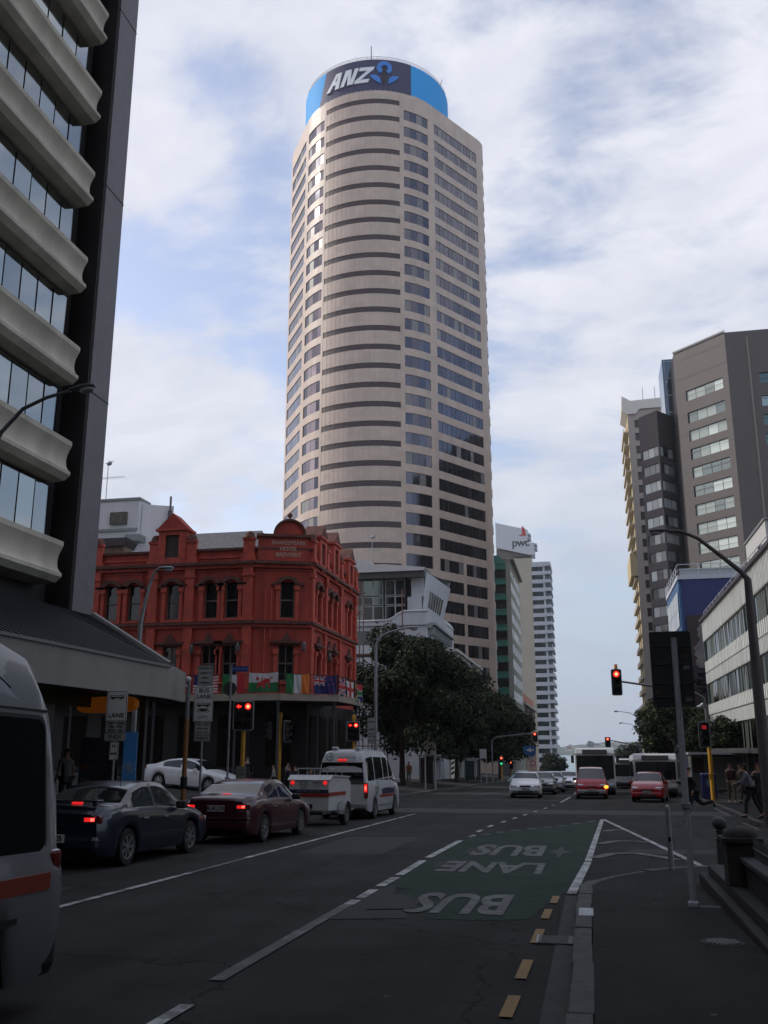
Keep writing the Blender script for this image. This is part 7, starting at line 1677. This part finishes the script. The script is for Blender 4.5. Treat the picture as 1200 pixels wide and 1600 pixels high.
sheet_sign(e, 2.46-z0, 3.48-z0, 0.56, [('BUS', .88, 0.17), ('LANE', .71, 0.17), ('#bus', .49, 0), ('#moto', .33, 0), ('#bike', .13, 0)]); sheet_sign(e, 2.08-z0, 2.44-z0, 0.46, [('7AM - 10AM', 0.80, 0.07), ('4PM - 6PM', 0.50, 0.07), ('MON - FRI', 0.2, 0.07)], M_sgn2); sheet_sign(e, 1.90-z0, 2.07-z0, 0.46, [('AHEAD', 0.5, 0.11)], M_sgn2)
e = empty('orange_post', g(-11.15, 25.7), 'tall rusty orange post with a white ball beside the bus lane ahead sign', 'post'); z0 = e.location.z
pole(e, 0, 0, 0, 2.5-z0, 0.07, 0.065, M_orp); b = MB(); b.tube([(0, 0, 2.5-z0), (0, 0, 3.55-z0)], 0.06, 10); b.build('upper_pole', M_pgrey, e); b = MB(); b.ball((-0.02, 0, 3.62-z0), 0.09); b.ball((-0.03, 0, 3.42-z0), 0.07); b.build('ball', mat('ball_white', (0.5, 0.5, 0.5), 0.4), e, smooth=60); b = MB(); b.lathe([(0.07, 0.9), (0.1, 0.95), (0.1, 1.2), (0.07, 1.25)], 10); b.build('clamp', M_bk, e)
e = empty('street_name_sign', g(-11.25, 29.3), 'blue street name plate on a thin pale pole with a dark round disc', 'sign', rz=R(12)); z0 = e.location.z
pole(e, 0, 0, 0, 4.35-z0, 0.035, 0.03, M_galv); b = MB(); b.box(0.02, -0.02, 4.12-z0, 0.56, 0.02, 4.30-z0); p_ = b.build('name_plate', mat('plate_blue', (0.02, 0.05, 0.24), 0.4), e)
text('lettering', 'WYNDHAM ST', 0.085, mat('plate_white', (0.35, 0.4, 0.55), 0.5), p_, lambda u, v, n: (0.29+u*0.9, -0.022-abs(n), 4.21-z0+v), depth=0.003)
b = MB(); b.prism([(-0.03+0.22*math.cos(2*PI*k/22), 3.58-z0+0.22*math.sin(2*PI*k/22)) for k in range(22)], 0.04, 0.06, ax=1); b.build('disc', mat('disc_back', (0.035, 0.04, 0.04), 0.6), e)
# lamp posts
def lamp_post(name, base, pts, rad, head_dir, label, m=M_galv, group=None, hs=1.0):
    e = empty(name, base, label, 'street lamp', group)
    b = MB(); b.tube([(p[0]-base[0], p[1]-base[1], p[2]-base[2]) for p in pts], rad, 12); b.build('pole', m, e, smooth=50)
    t = Vector(pts[-1])-Vector(base); d = Vector(head_dir).normalized()
    M = Matrix.Translation(t) @ d.to_track_quat('X', 'Z').to_matrix().to_4x4()
    b = MB(); s = hs
    prof = [(-0.05, 0.05), (0.1, 0.09), (0.35, 0.13), (0.6, 0.12), (0.72, 0.06)]
    V = []; n = 10
    for x, r in prof:
        for k in range(n): a = 2*PI*k/n; V.append(M @ Vector((x*s, r*s*1.1*math.cos(a), r*s*0.62*math.sin(a)+0.03)))
    b.raw(V, [(i*n+k, i*n+(k+1) % n, (i+1)*n+(k+1) % n, (i+1)*n+k) for i in range(len(prof)-1) for k in range(n)]+[tuple(range(n))[::-1], tuple((len(prof)-1)*n+k for k in range(n))])
    h = b.build('lamp_head', m, e, smooth=60)
    b = MB(); b.ball((0, 0, 0), 0.22*s, 0.11*s, 0.10*s); b.v = [tuple(M @ (Vector(v)+Vector((0.48*s, 0, -0.05*s)))) for v in b.v]; b.build('lens', mat('lamp_bowl', (0.35, 0.36, 0.37), 0.15, coat=0.5), h, smooth=60)
    return e
def P3(x, y, h): return (x, y, gz(x, y)+h)
bx = (-11.45, 15.75); zg = gz(*bx)
lamp_post('street_lamp', P3(*bx, .14), [P3(*bx, .14), (*bx, 6.4), (-11.35, 15.8, 7.3), (-11.12, 15.85, 7.8), (-10.7, 15.85, 8.25), (-10.2, 15.85, 8.45), (-9.65, 15.8, 8.53)], [.09, .06, .05, .042, .038, .035, .032], (1, -0.05, 0.06), 'grey street lamp arching in from the left edge in front of the concrete bands', m=mat('lamp_grey', (0.14, 0.15, 0.165), 0.45, 0.3), hs=0.75)
bx = (-15.5, 31.2)
lamp_post('street_lamp', P3(*bx, .14), [P3(*bx, .14), (*bx, 5.9), (-15.46, 31.2, 6.3), (-15.25, 31.2, 7.4), (-15.14, 31.2, 7.75), (-15.03, 31.2, 7.95), (-14.9, 31.2, 8.02)], [.09, .08, .07, .055, .05, .045, .04], (1, -0.1, -0.05), 'bent grey street lamp in front of the red hotel facade', hs=0.8)
bx = (-11.65, 53)
e = lamp_post('street_lamp', P3(*bx, .14), [P3(*bx, .14), (*bx, 7.2), (-11.6, 53, 7.6), (-11.3, 53, 8.0), (-10.9, 53, 8.2), (-10.2, 53, 8.38), (-9.9, 53, 8.4)], [.11, .09, .08, .07, .06, .05, .045], (1, 0, 0.02), 'tall pale street lamp in front of the large dark tree')
z0 = e.location.z; sheet_sign(e, 2.55-z0, 3.42-z0, 0.5, [('#bus', .75, 0), ('LANE', .25, .15)], M_sgn2, y=-0.13, dx=-0.2); sheet_sign(e, 2.0-z0, 2.5-z0, 0.5, [('7AM - 10AM', 0.75, 0.09), ('MON - FRI', 0.3, 0.09)], M_sgn2, y=-0.13, dx=-0.18)
b = MB(); b.tube([(-0.4, -0.1, 0), (-0.4, -0.1, 3.3-z0)], 0.03, 6); b.build('sign_post', M_galv, e)
bx = (4.93, 29.6)
lamp_post('street_lamp', P3(*bx, .14), [P3(*bx, .14), (*bx, 3.0), (4.93, 29.6, 6.62), (4.78, 29.6, 6.85), (4.2, 29.6, 7.4), (3.6, 29.6, 7.95), (3.1, 29.6, 8.2), (2.72, 29.6, 8.22)], [.17, .16, .11, .075, .065, .055, .05, .045], (-1, 0, -0.02), 'heavy dark brown lamp post with a long arm at the right edge', m=M_brown_p, hs=0.75)
for (x, y, tx, h, lb) in ((7.0, 137, 3.9, 9.3, 'nearer of two thin street lamps reaching out from the yellow apartment tower'), (8.7, 175, 5.7, 9.4, 'farther and lower of two thin street lamps beside the yellow apartment tower')):
    zg = gz(x, y); lamp_post('street_lamp', (x, y, zg+.14), [(x, y, zg+.14), (x, y, zg+h-1.6), (x-0.4, y, zg+h-0.7), (x-1.2, y, zg+h-0.2), (tx+.5, y, zg+h)], [.1, .08, .06, .05, .04], (-1, 0, 0.05), lb, group='thin street lamps far up the street')
# sign seen from behind on the near right footpath
e = empty('road_sign', g(1.08, 12.0), 'tall grey sign post with the dark ribbed back of a road sign, right foreground', 'sign', rz=R(-4)); z0 = e.location.z
pole(e, 0, 0, 0, 2.98-z0, 0.038, 0.036, mat('near_pole', (0.42, 0.44, 0.48), 0.5, 0.1, var=0.1, vs=7))
b = MB(); b.prism(rrect(0.243, 0.455, 0.02), 0.052, 0.064, ax=1, M=Matrix.Translation((-0.045, 0, 2.61-z0))); bk = b.build('sign_back', mat('sign_back_grey', (0.022, 0.025, 0.028), 0.5, 0.2, var=0.2, vs=8), e, bevel=0.003)
b = MB()
for z in (2.17, 2.27, 2.43, 2.66, 2.88): b.box(-0.27, 0.036, z-z0, 0.18, 0.052, z-z0+0.016)
b.build('rib', mat('rib_grey', (0.05, 0.055, 0.06), 0.4, 0.4), bk)
for z in (2.22, 2.60): b2 = MB(); b2.box(0.09, 0.046, z-z0, 0.165, 0.0515, z-z0+0.055); pl_ = b2.build('sticker', mat('sticker', (0.16, 0.17, 0.19), 0.5), bk)
for z, x in ((2.74, 0.09), (2.31, -0.26)): b2 = MB(); b2.box(x, 0.045, z-z0, x+0.07, 0.0515, z-z0+0.04); b2.build('sticker', mat('sticker_brown', (0.06, 0.035, 0.01), 0.5), bk)
b = MB()
b.lathe([(0.05, 1.06), (0.055, 1.07), (0.055, 1.12), (0.05, 1.13)], 12)
b.build('clamp', M_galv, e)
e = empty('slim_bollard', g(1.17, 16.2, 0.1), 'slim grey upright bollard on the corner of the near footpath', 'bollard')
b = MB(); b.lathe([(0.05, 0), (0.042, 0.05), (0.036, 0.95), (0.03, 0.985), (0.005, 1.0)], 14); b.build('post', M_galv, e, smooth=50); b = MB(); b.box(-0.02, -0.045, 0.45, 0.02, -0.03, 0.52); b.build('tag', M_bk, e)
e = empty('globe_bollard', g(1.9, 15.9, 0.1), 'short ornate bollard with a round ball top beside the dark wall pillar', 'bollard'); M_old = mat('old_grey_paint', (0.07, 0.075, 0.078), 0.6, var=0.2, vs=9)
b = MB(); b.lathe([(0.12, 0), (0.12, 0.12), (0.075, 0.16), (0.065, 0.5), (0.085, 0.52), (0.06, 0.55), (0.05, 0.62), (0.09, 0.64), (0.05, 0.66)], 16); b.build('shaft', M_old, e, smooth=40)
b = MB(); b.ball((0, 0, 0.75), 0.11, 0.11, 0.10, 16, 10); b.build('ball', M_old, e, smooth=60)
# dark wall, pillar and spiked railing of the right foreground
M_wallr = mat('dark_masonry', (0.028, 0.027, 0.026), 0.85, var=0.35, vs=3, bump=0.6, bs=20)
e = empty('low_wall', g(1.5, 12.0), 'dark low masonry wall with plinth and railing along the right foreground', 'wall')
b = MB(); b.box(-0.12, -12, -0.2, 0.9, 2.2, 0.12); b.box(-0.02, -12, 0.12, 0.9, 2.0, 0.24); b.build('plinth', M_wallr, e, bevel=0.015)
b = MB(); b.box(0.14, -12, 0.24, 0.36, -0.18, 0.50); b.build('upright_wall', M_wallr, e, bevel=0.01)
b = MB(); b.box(0.10, -12, 0.50, 0.40, -0.18, 0.56); b.build('wall_coping', mat('wall_coping', (0.05, 0.05, 0.05), 0.8, var=0.3, vs=5), e, bevel=0.01)
b = MB()
for k in range(90): y = -0.3-k*0.13; b.tube([(0.25, y, 0.56), (0.25, y, 0.74), (0.25, y, 0.79)], [0.011, 0.011, 0.002], 6)
b.tube([(0.25, -12, 0.66), (0.25, -0.18, 0.66)], 0.012, 6); b.build('spiked_rail', mat('rail_grey', (0.16, 0.17, 0.17), 0.5, 0.3), e)
b = MB(); b.box(-0.03, -0.16, 0.24, 0.33, 0.2, 0.70); b.box(-0.07, -0.2, 0.70, 0.37, 0.24, 0.76); pp_ = b.build('pillar', M_wallr, e, bevel=0.012)
b = MB(); b.lathe([(0.20, 0.76), (0.19, 0.80), (0.13, 0.85), (0.02, 0.87)], 14, cx=0.15, cy=0.02); b.build('pillar_cap', M_wallr, pp_, smooth=50)

# advertising panel with a star, dark kiosk panel, blue topped kiosk
e = empty('advertising_panel', g(-12.6, 25.6), 'blue lit advertising panel with a white star behind the dark blue sedan', 'advertising panel', rz=R(20)); z0 = e.location.z
M_ab = mat('advert_blue', (0.02, 0.10, 0.26), 0.35, emit=0.12, col2=(0.03, 0.15, 0.33), vs=0.8)
b = MB(); b.box(-0.35, -0.08, 0.05, 0.02, 0.08, 2.05-z0+.1); b.build('panel', M_ab, e, bevel=0.01); b = MB(); b.box(-0.4, -0.1, 0, 0.06, 0.1, 0.06); b.build('foot', M_dark, e)
b = MB()
for k in range(4): b.box(-0.013, -0.094, -0.19, 0.013, -0.082, 0.19, M=Matrix.Translation((-0.17, 0, 1.16-z0)) @ Matrix.Rotation(R(8+45*k), 4, 'Y'))
b.build('star', mat('advert_white', (0.55, 0.6, 0.65), 0.5), e); text('lettering', 'orcon', 0.1, mat('advert_white', (0.55, 0.6, 0.65), 0.5), e, lambda u, v, n: (-0.17+u, -0.085-abs(n), 0.55-z0+v), depth=0.004)
e = empty('poster_panel', g(-13.6, 25.4), 'dark poster panel with a pale diagonal picture, next to the blue star panel', 'advertising panel', rz=R(24)); z0 = e.location.z
b = MB(); b.box(-0.55, -0.06, 0.05, 0.5, 0.06, 2.0-z0); pn = b.build('panel', mat('poster_navy', (0.012, 0.014, 0.025), 0.4, col2=(0.03, 0.035, 0.05), vs=1.2), e, bevel=0.01)
b = MB(); b.prism([(-0.5, 0.3), (0.1, 0.3), (0.0, 0.6), (-0.2, 0.95), (-0.5, 1.05)], -0.075, -0.062, ax=1); b.build('picture', mat('poster_pale', (0.07, 0.08, 0.09), 0.6), pn); b = MB(); b.box(-0.5, -0.08, 1.25, -0.25, -0.062, 1.38); b.build('picture', mat('poster_orange', (0.14, 0.035, 0.02), 0.6), pn)
e = empty('kiosk', g(-12.9, 20.2), 'narrow kiosk with a bright blue top just right of the near van', 'kiosk', rz=R(20)); z0 = e.location.z
b = MB(); b.box(-0.8, -0.3, 0, 0.3, 0.3, 2.55-z0); b.build('body', mat('kiosk_dark', (0.015, 0.02, 0.03), 0.4), e); b = MB(); b.box(-0.85, -0.35, 2.5-z0, 0.35, 0.35, 2.92-z0); b.build('top', mat('kiosk_blue', (0.02, 0.07, 0.24), 0.4), e, bevel=0.04)
# shelters, bin, posts
def shelter(loc, rz, label, c, grp='bus shelters'):
    e = empty('bus_shelter', loc, label, 'bus shelter', grp, rz=rz)
    b = MB(); b.box(-1.6, -0.7, 2.3, 1.6, 0.75, 2.42); b.build('roof', mat('shelter_roof', (0.30, 0.31, 0.32), 0.5), e)
    for x in (-1.5, 1.5):
        for y in (-0.6, 0.6): b = MB(); b.box(x-0.035, y-0.035, 0, x+0.035, y+0.035, 2.3); b.build('post', mat('shelter_post', (0.32, 0.33, 0.34), 0.5), e)
    b = MB(); b.box(-1.46, 0.58, 0.25, 1.46, 0.61, 2.2); b.build('back_panel', c, e); b = MB(); b.box(-1.52, -0.5, 0.2, -1.48, 0.5, 2.2); b.build('side_panel', c, e)
    b = MB(); b.box(-1.1, 0.1, 0.42, 1.1, 0.45, 0.48); b.box(-1.0, 0.2, 0, -0.93, 0.35, 0.42); b.box(0.93, 0.2, 0, 1.0, 0.35, 0.42); b.build('bench', M_galv, e)
    return e
e = shelter(g(7.05, 57.5), 0, 'bus shelter with pale back panel behind the blue bin on the right', mat('shelter_panel', (0.17, 0.18, 0.165), 0.3, coat=0.3))
b = MB(); b.box(-1.3, 0.5, 1.3, -0.7, 0.56, 2.1); b.build('poster', mat('shelter_poster', (0.08, 0.03, 0.025), 0.6), e)
shelter(g(-12.9, 79.5), PI/2, 'white posted bus shelter under the left street trees', mat('shelter_dark', (0.05, 0.055, 0.055), 0.3))
shelter(g(-12.6, 106), PI/2, 'far bus shelter under the left street trees', mat('shelter_teal', (0.03, 0.06, 0.065), 0.3))
e = empty('litter_bin', g(5.95, 52.8), 'dark blue bin with a pale turquoise notice beside the yellow traffic light pole', 'bin'); M_bin = mat('bin_blue', (0.012, 0.025, 0.12), 0.4)
b = MB(); b.box(-0.34, -0.3, 0.05, 0.34, 0.3, 1.15); b.build('body', M_bin, e, bevel=0.04); b = MB(); b.box(-0.38, -0.34, 1.12, 0.38, 0.34, 1.3); b.build('lid', M_bin, e, bevel=0.06); b = MB(); b.box(-0.12, -0.325, 0.65, 0.18, -0.305, 1.0); b.build('notice', mat('notice_teal', (0.10, 0.20, 0.24), 0.5), e)
for (x, y, h, w_, lb) in ((-11.4, 70.5, 3.4, 0.9, 'white bus stop sign on twin posts under the tallest tree'), (-11.4, 107, 3.5, 0.75, 'pale bus stop sign farther along under the left trees')):
    e = empty('bus_stop_sign', g(x, y), lb, 'sign')
    for s in (-1, 1): pole(e, s*w_*0.42, 0, 0, h-0.4, 0.05, 0.05, mat('white_post', (0.42, 0.43, 0.43), 0.5), 'post')
    b = MB(); b.box(-w_/2, -0.08, h-1.0, w_/2, -0.05, h); b.build('panel', M_sgn, e)
for (x, y, s_) in ((-13.6, 100.0, 1.0),):
    e = empty('banner_sign', g(x, y), 'white and dark striped shop banner glowing beneath the left trees', 'sign'); b = MB(); b.box(-0.4, -0.05, 0.3, 0.4, 0.05, 3.2); pn = b.build('panel', mat('banner_white', (0.5, 0.5, 0.52), 0.5, emit=0.25), e)
    b = MB()
    for k in range(5): b.prism([(-0.38, 0.6+k*0.5), (-0.05, 0.8+k*0.5), (-0.05, 1.05+k*0.5), (-0.38, 0.85+k*0.5)], -0.07, -0.051, ax=1)
    b.build('stripe', M_stx, pn)

# ------------------------------------------------------------------ people
def skin_obj(name, V, E_, rad, m, parent, sub=1, rootv=0):
    me = bpy.data.meshes.new(name); me.from_pydata([tuple(v) for v in V], E_, []); me.materials.append(m)
    o = bpy.data.objects.new(name, me); COL.objects.link(o); o.parent = parent
    s = o.modifiers.new('skin', 'SKIN'); s.use_smooth_shade = True; s.branch_smoothing = 0.3
    for i, r in enumerate(rad):
        rr = r if hasattr(r, '__len__') else (r, r); d = me.skin_vertices[0].data[i]; d.radius = rr; d.use_root = (i == rootv)
    if sub: q = o.modifiers.new('sub', 'SUBSURF'); q.levels = sub; q.render_levels = sub
    return o
SKINS = [mat('skin_fair', (0.42, 0.24, 0.17), 0.6), mat('skin_tan', (0.30, 0.16, 0.10), 0.6)]
def person(x, y, rz, label, top=(0.1, 0.1, 0.1), legs=(0.05, 0.05, 0.06), hair=(0.02, 0.015, 0.01), hs='short', s=1.0, thigh=(20, -20), knee=(5, 25), arm=(-20, 20), elbow=(20, 20), lean=3, shoes=(0.02, 0.02, 0.02), sleeves='long', bare_legs=False, skirt=False, skin=0, extra=None, h=0.14, bag=None):
    e = empty('person', (x, y, gz(x, y)+h), label, 'person', rz=rz); e.scale = (s, s, s)
    L_ = R(lean)
    def leg(side, th, kn):
        hp = Vector((0, 0.095*side, 0.90)); t, k = R(th), R(th-kn)
        kv = hp+Vector((math.sin(t)*0.43, 0.005*side, -math.cos(t)*0.43)); an = kv+Vector((math.sin(k)*0.41, 0, -math.cos(k)*0.41)); f = k*0.8
        toe = an+Vector((math.cos(f)*0.17, 0.02*side, -0.05+math.sin(f)*0.17)); heel = an+Vector((-0.05*math.cos(f), 0, -0.05))
        return hp, kv, an, toe, heel
    lg = [leg(1, thigh[0], knee[0]), leg(-1, thigh[1], knee[1])]
    low = min(min(l[3].z, l[4].z) for l in lg)-0.03
    for l in lg:
        for p in l: p.z -= low
    pel = Vector((0, 0, 0.95-low)); up = Vector((math.sin(L_), 0, math.cos(L_)))
    waist = pel+up*0.14; chest = pel+up*0.34; neck0 = pel+up*0.50; neck = pel+up*0.57; jaw = pel+up*0.63+Vector((0.025, 0, 0)); head = pel+up*0.71+Vector((0.015, 0, 0)); crown = pel+up*0.79+Vector((0.0, 0, 0))
    V = [pel, waist, chest, neck0, neck, jaw, head, crown]; rad = [(0.12, 0.10), (0.10, 0.08), (0.125, 0.09), (0.06, 0.055), (0.050, 0.052), (0.062, 0.075), (0.078, 0.095), (0.055, 0.068)]; E_ = [(0, 1), (1, 2), (2, 3), (3, 4), (4, 5), (5, 6), (6, 7)]
    A = []
    for i, side in enumerate((1, -1)):
        sh_ = neck0+Vector((0, 0.165*side, -0.02)); a, k = R(arm[i]), R(arm[i]+elbow[i])
        el = sh_+Vector((math.sin(a)*0.27, 0.045*side, -math.cos(a)*0.27)); wr = el+Vector((math.sin(k)*0.25, 0.0, -math.cos(k)*0.25)); d = (wr-el).normalized()
        palm = wr+d*0.05; A.append((sh_, el, wr, palm, d, side))
        n = len(V); V += [sh_, el, wr, palm]; rad += [0.045, 0.036, 0.027, (0.038, 0.022)]; E_ += [(3, n), (n, n+1), (n+1, n+2), (n+2, n+3)]
        fwd = Vector((math.cos(k), 0, math.sin(k)))
        for j in range(4):      # four fingers, unequal and curled
            o1 = palm+d*0.045+fwd*(0.024-0.016*j); ln = (0.062, 0.072, 0.068, 0.052)[j]
            o2 = o1+d*ln*0.5-Vector((0, side*0.012, 0)); o3 = o2+(d*0.7-Vector((0, side*0.7, 0))).normalized()*ln*0.45
            m_ = len(V); V += [o1, o2, o3]; rad += [0.009, 0.008, 0.007]; E_ += [(n+3, m_), (m_, m_+1), (m_+1, m_+2)]
        o1 = wr+d*0.03+fwd*0.03; o2 = o1+(d*0.6+fwd*0.7).normalized()*0.04; m_ = len(V); V += [o1, o2, o2+d*0.028]; rad += [0.011, 0.010, 0.008]; E_ += [(n+3, m_), (m_, m_+1), (m_+1, m_+2)]
    for hp, kv, an, toe, heel in lg:
        n = len(V); V += [hp, (hp+kv)/2, kv, (kv*2+an)/3, an, toe]; rad += [0.075, 0.066, 0.050, 0.054, 0.036, 0.030]; E_ += [(0, n)]+[(n+q, n+q+1) for q in range(5)]
    sk = SKINS[skin]
    B = skin_obj('body', V, E_, rad, sk, e)
    Mt = mat('cloth_%d_%d_%d' % tuple(int(c*200) for c in top), top, 0.85, var=0.15, vs=5); Ml = mat('cloth_%d_%d_%d' % tuple(int(c*200) for c in legs), legs, 0.85, var=0.12, vs=5)
    V = [pel-up*0.06, waist, chest, neck0+up*0.01]; rad = [(0.175, 0.14), (0.155, 0.125), (0.18, 0.14), (0.105, 0.085)]; E_ = [(0, 1), (1, 2), (2, 3)]
    for sh_, el, wr, palm, d, side in A:
        n = len(V); end = wr-d*0.02 if sleeves == 'long' else sh_+(el-sh_)*0.7
        V += [sh_, (sh_+el)/2] + ([el, end] if sleeves == 'long' else [end]); rad += [0.078, 0.064]+([0.058, 0.042] if sleeves == 'long' else [0.068]); E_ += [(3, n), (n, n+1), (n+1, n+2)]+([(n+2, n+3)] if sleeves == 'long' else [])
    skin_obj('coat' if skirt else 'shirt', V, E_, rad, Mt, e)
    if skirt:
        b = MB(); b.lathe([(0.15, pel.z+0.1), (0.18, pel.z-0.05), (0.23, pel.z-0.38), (0.22, pel.z-0.40)], 14); b.build('skirt', Mt, e, smooth=60)
    V = [pel]; rad = [(0.165, 0.13)]; E_ = []
    for hp, kv, an, toe, heel in lg:
        n = len(V); V += [hp, (hp+kv)/2, kv]; rad += [0.105, 0.09, 0.072]; E_ += [(0, n), (n, n+1), (n+1, n+2)]
        if not bare_legs: V += [(kv+an)/2, an+(kv-an)*0.06]; rad += [0.066, 0.055]; E_ += [(n+2, n+3), (n+3, n+4)]
    skin_obj('shorts' if bare_legs else 'trousers', V, E_, rad, Ml, e)
    Ms = mat('shoe_%d' % int(shoes[0]*100), shoes, 0.6)
    for hp, kv, an, toe, heel in lg:
        skin_obj('shoe', [heel, an-Vector((0, 0, 0.045)), toe], [(0, 1), (1, 2)], [0.038, 0.046, 0.036], Ms, e)
    Mh = mat('hair_%d_%d' % (int(hair[0]*200), int(hair[1]*200)), hair, 0.7, var=0.3, vs=30)
    V = [head+Vector((-0.02, 0, -0.03)), head+Vector((-0.025, 0, 0.03)), crown+Vector((-0.01, 0, 0.005))]; rad = [(0.088, 0.095), (0.097, 0.11), (0.062, 0.078)]; E_ = [(0, 1), (1, 2)]
    if hs == 'long': n = 3; V += [neck+Vector((-0.07, 0, -0.02)), chest+Vector((-0.12, 0, 0.08))]; rad += [(0.09, 0.07), (0.06, 0.035)]; E_ += [(0, 3), (3, 4)]
    skin_obj('hair', V, E_, rad, Mh, e)
    f = head+Vector((0.088, 0, 0.0))
    b = MB()
    for sy in (-1, 1): b.ball((f.x-0.008, sy*0.03, f.z-0.005), 0.009, 0.012, 0.008, 6, 4)
    b.build('eyes', M_stx, B); b = MB(); b.prism([(f.x-0.01, f.z-0.005), (f.x+0.018, f.z-0.04), (f.x-0.01, f.z-0.045)], -0.012, 0.012, ax=1); b.build('nose', sk, B)
    b = MB(); b.box(f.x-0.018, -0.022, f.z-0.072, f.x-0.004, 0.022, f.z-0.064); b.build('mouth', mat('lips', (0.25, 0.08, 0.07), 0.6), B)
    for sy in (-1, 1): b = MB(); b.ball((head.x-0.01, sy*0.082, head.z-0.02), 0.018, 0.01, 0.028, 6, 4); b.build('ear', sk, B)
    if bag:
        t = empty('bag', (x+bag[0], y+bag[1], gz(x, y)+h+bag[2]), bag[4], 'bag'); b = MB(); b.ball((0, 0, 0), 0.17, 0.12, 0.2, 12, 8); b.build('sack', mat('bag_%d' % int(bag[3][1]*100), bag[3], 0.6), t, smooth=60)
        b = MB(); b.tube([(-.08, 0, .17), (-.04, 0, .32), (.04, 0, .32), (.08, 0, .17)], 0.014, 6); b.build('strap', M_bk, t)
    return e
person(-14.15, 24.6, R(150), 'man in a grey T-shirt standing under the canopy beside the near van', top=(0.13, 0.125, 0.12), legs=(0.03, 0.03, 0.035), sleeves='short', thigh=(4, -6), knee=(3, 4), arm=(5, -8), skin=1)
person(3.2, 33.0, R(185), 'person in dark clothes running left behind the grey sign post', top=(0.012, 0.012, 0.016), legs=(0.015, 0.015, 0.02), thigh=(22, -42), knee=(10, 62), arm=(-35, 40), elbow=(60, 60), lean=8, h=0.0)
person(6.35, 47.6, R(-90), 'person in a dark red jacket and tan trousers next to the yellow pole', top=(0.055, 0.018, 0.022), legs=(0.16, 0.12, 0.085), hair=(0.09, 0.045, 0.025), hs='long', shoes=(0.5, 0.5, 0.5), thigh=(10, -10), knee=(4, 8))
person(6.95, 48.4, R(200), 'brown haired person in olive clothing beside the one in the dark red jacket', top=(0.085, 0.07, 0.045), legs=(0.04, 0.035, 0.03), hair=(0.09, 0.05, 0.03), hs='long', thigh=(12, -14))
person(4.95, 32.7, R(172), 'young woman with long dark hair, grey top and black leggings stepping left', top=(0.14, 0.145, 0.17), legs=(0.012, 0.012, 0.016), hair=(0.012, 0.01, 0.01), hs='long', thigh=(26, -16), knee=(22, 10), arm=(25, 10), elbow=(45, 30), lean=14, shoes=(0.01, 0.01, 0.012), skin=0, s=0.97)
person(5.6, 35.2, R(-110), 'woman with reddish hair in a dark coat walking towards the camera', top=(0.02, 0.016, 0.015), legs=(0.02, 0.017, 0.016), hair=(0.12, 0.025, 0.02), hs='long', skirt=True, thigh=(16, -20), knee=(8, 30), arm=(-12, 18), elbow=(40, 50), s=0.98)
person(5.65, 30.4, R(120), 'person in dark clothes half hidden behind the brown lamp post carrying a green bag', top=(0.03, 0.03, 0.04), legs=(0.03, 0.03, 0.035), thigh=(8, -8), bag=(-0.22, -0.25, 0.9, (0.02, 0.30, 0.03), 'bright green bag at the right edge'))
CG = 'people gathered in front of the hotel'
person(-16.6, 45.9, R(95), 'person in a long dark coat at the nose of the white crossing sedan', top=(0.015, 0.015, 0.02), legs=(0.02, 0.02, 0.02), hair=(0.10, 0.08, 0.06), skirt=True, thigh=(4, -4), knee=(3, 3), h=0, s=0.98)
for i, (x, y, rz_, tp, lb) in enumerate(((-15.9, 48.0, 200, (0.30, 0.29, 0.28), 'person in a pale top beside the yellow pole in front of the pub'), (-15.2, 48.4, 150, (0.02, 0.02, 0.03), 'person in black with back turned, left of the striped jacket'), (-14.6, 47.6, 170, (0.025, 0.025, 0.035), 'dark haired person in black between two others at the crossing'), (-14.0, 48.2, 20, (0.018, 0.018, 0.03), 'person in a dark jacket with pale piping left of the trailer'), (-15.5, 49.0, 60, (0.22, 0.22, 0.24), 'person in a grey white top at the back of the waiting group'))):
    person(x, y, R(rz_), lb, top=tp, legs=(0.02, 0.02, 0.025), thigh=(5, -5), knee=(3, 5), arm=(8, -5), s=0.80+0.02*(i % 3), h=0.0 if y < 49 else 0.14, skin=i % 2)
for o in bpy.data.objects:
    if o.get('label', '').startswith('person') and o['category'] == 'person' and -17 < o.location.x < -13.5 and 45 < o.location.y < 50: o['group'] = CG
person(-14.8, 68.5, R(-60), 'person walking on the footpath beside the tallest tree trunk', top=(0.03, 0.03, 0.035), legs=(0.03, 0.03, 0.04), thigh=(15, -15))
person(-14.2, 77.0, R(-80), 'person in a light orange top under the left trees', top=(0.35, 0.14, 0.05), legs=(0.2, 0.2, 0.2), thigh=(10, -10))

# ------------------------------------------------------------------ the air over the harbour
hzm = bpy.data.materials.new('haze'); hzm.use_nodes = True; t = hzm.node_tree; t.nodes.clear()
o_ = t.nodes.new('ShaderNodeOutputMaterial'); pv = t.nodes.new('ShaderNodeVolumePrincipled'); pv.inputs['Color'].default_value = (0.80, 0.86, 0.95, 1); pv.inputs['Density'].default_value = 0.00018; pv.inputs['Anisotropy'].default_value = 0.2
t.links.new(pv.outputs[0], o_.inputs['Volume'])
b = MB(); b.box(-3200, -300, -20, 3200, 4400, 175); ho = b.build('haze', hzm); ho['kind'] = 'stuff'
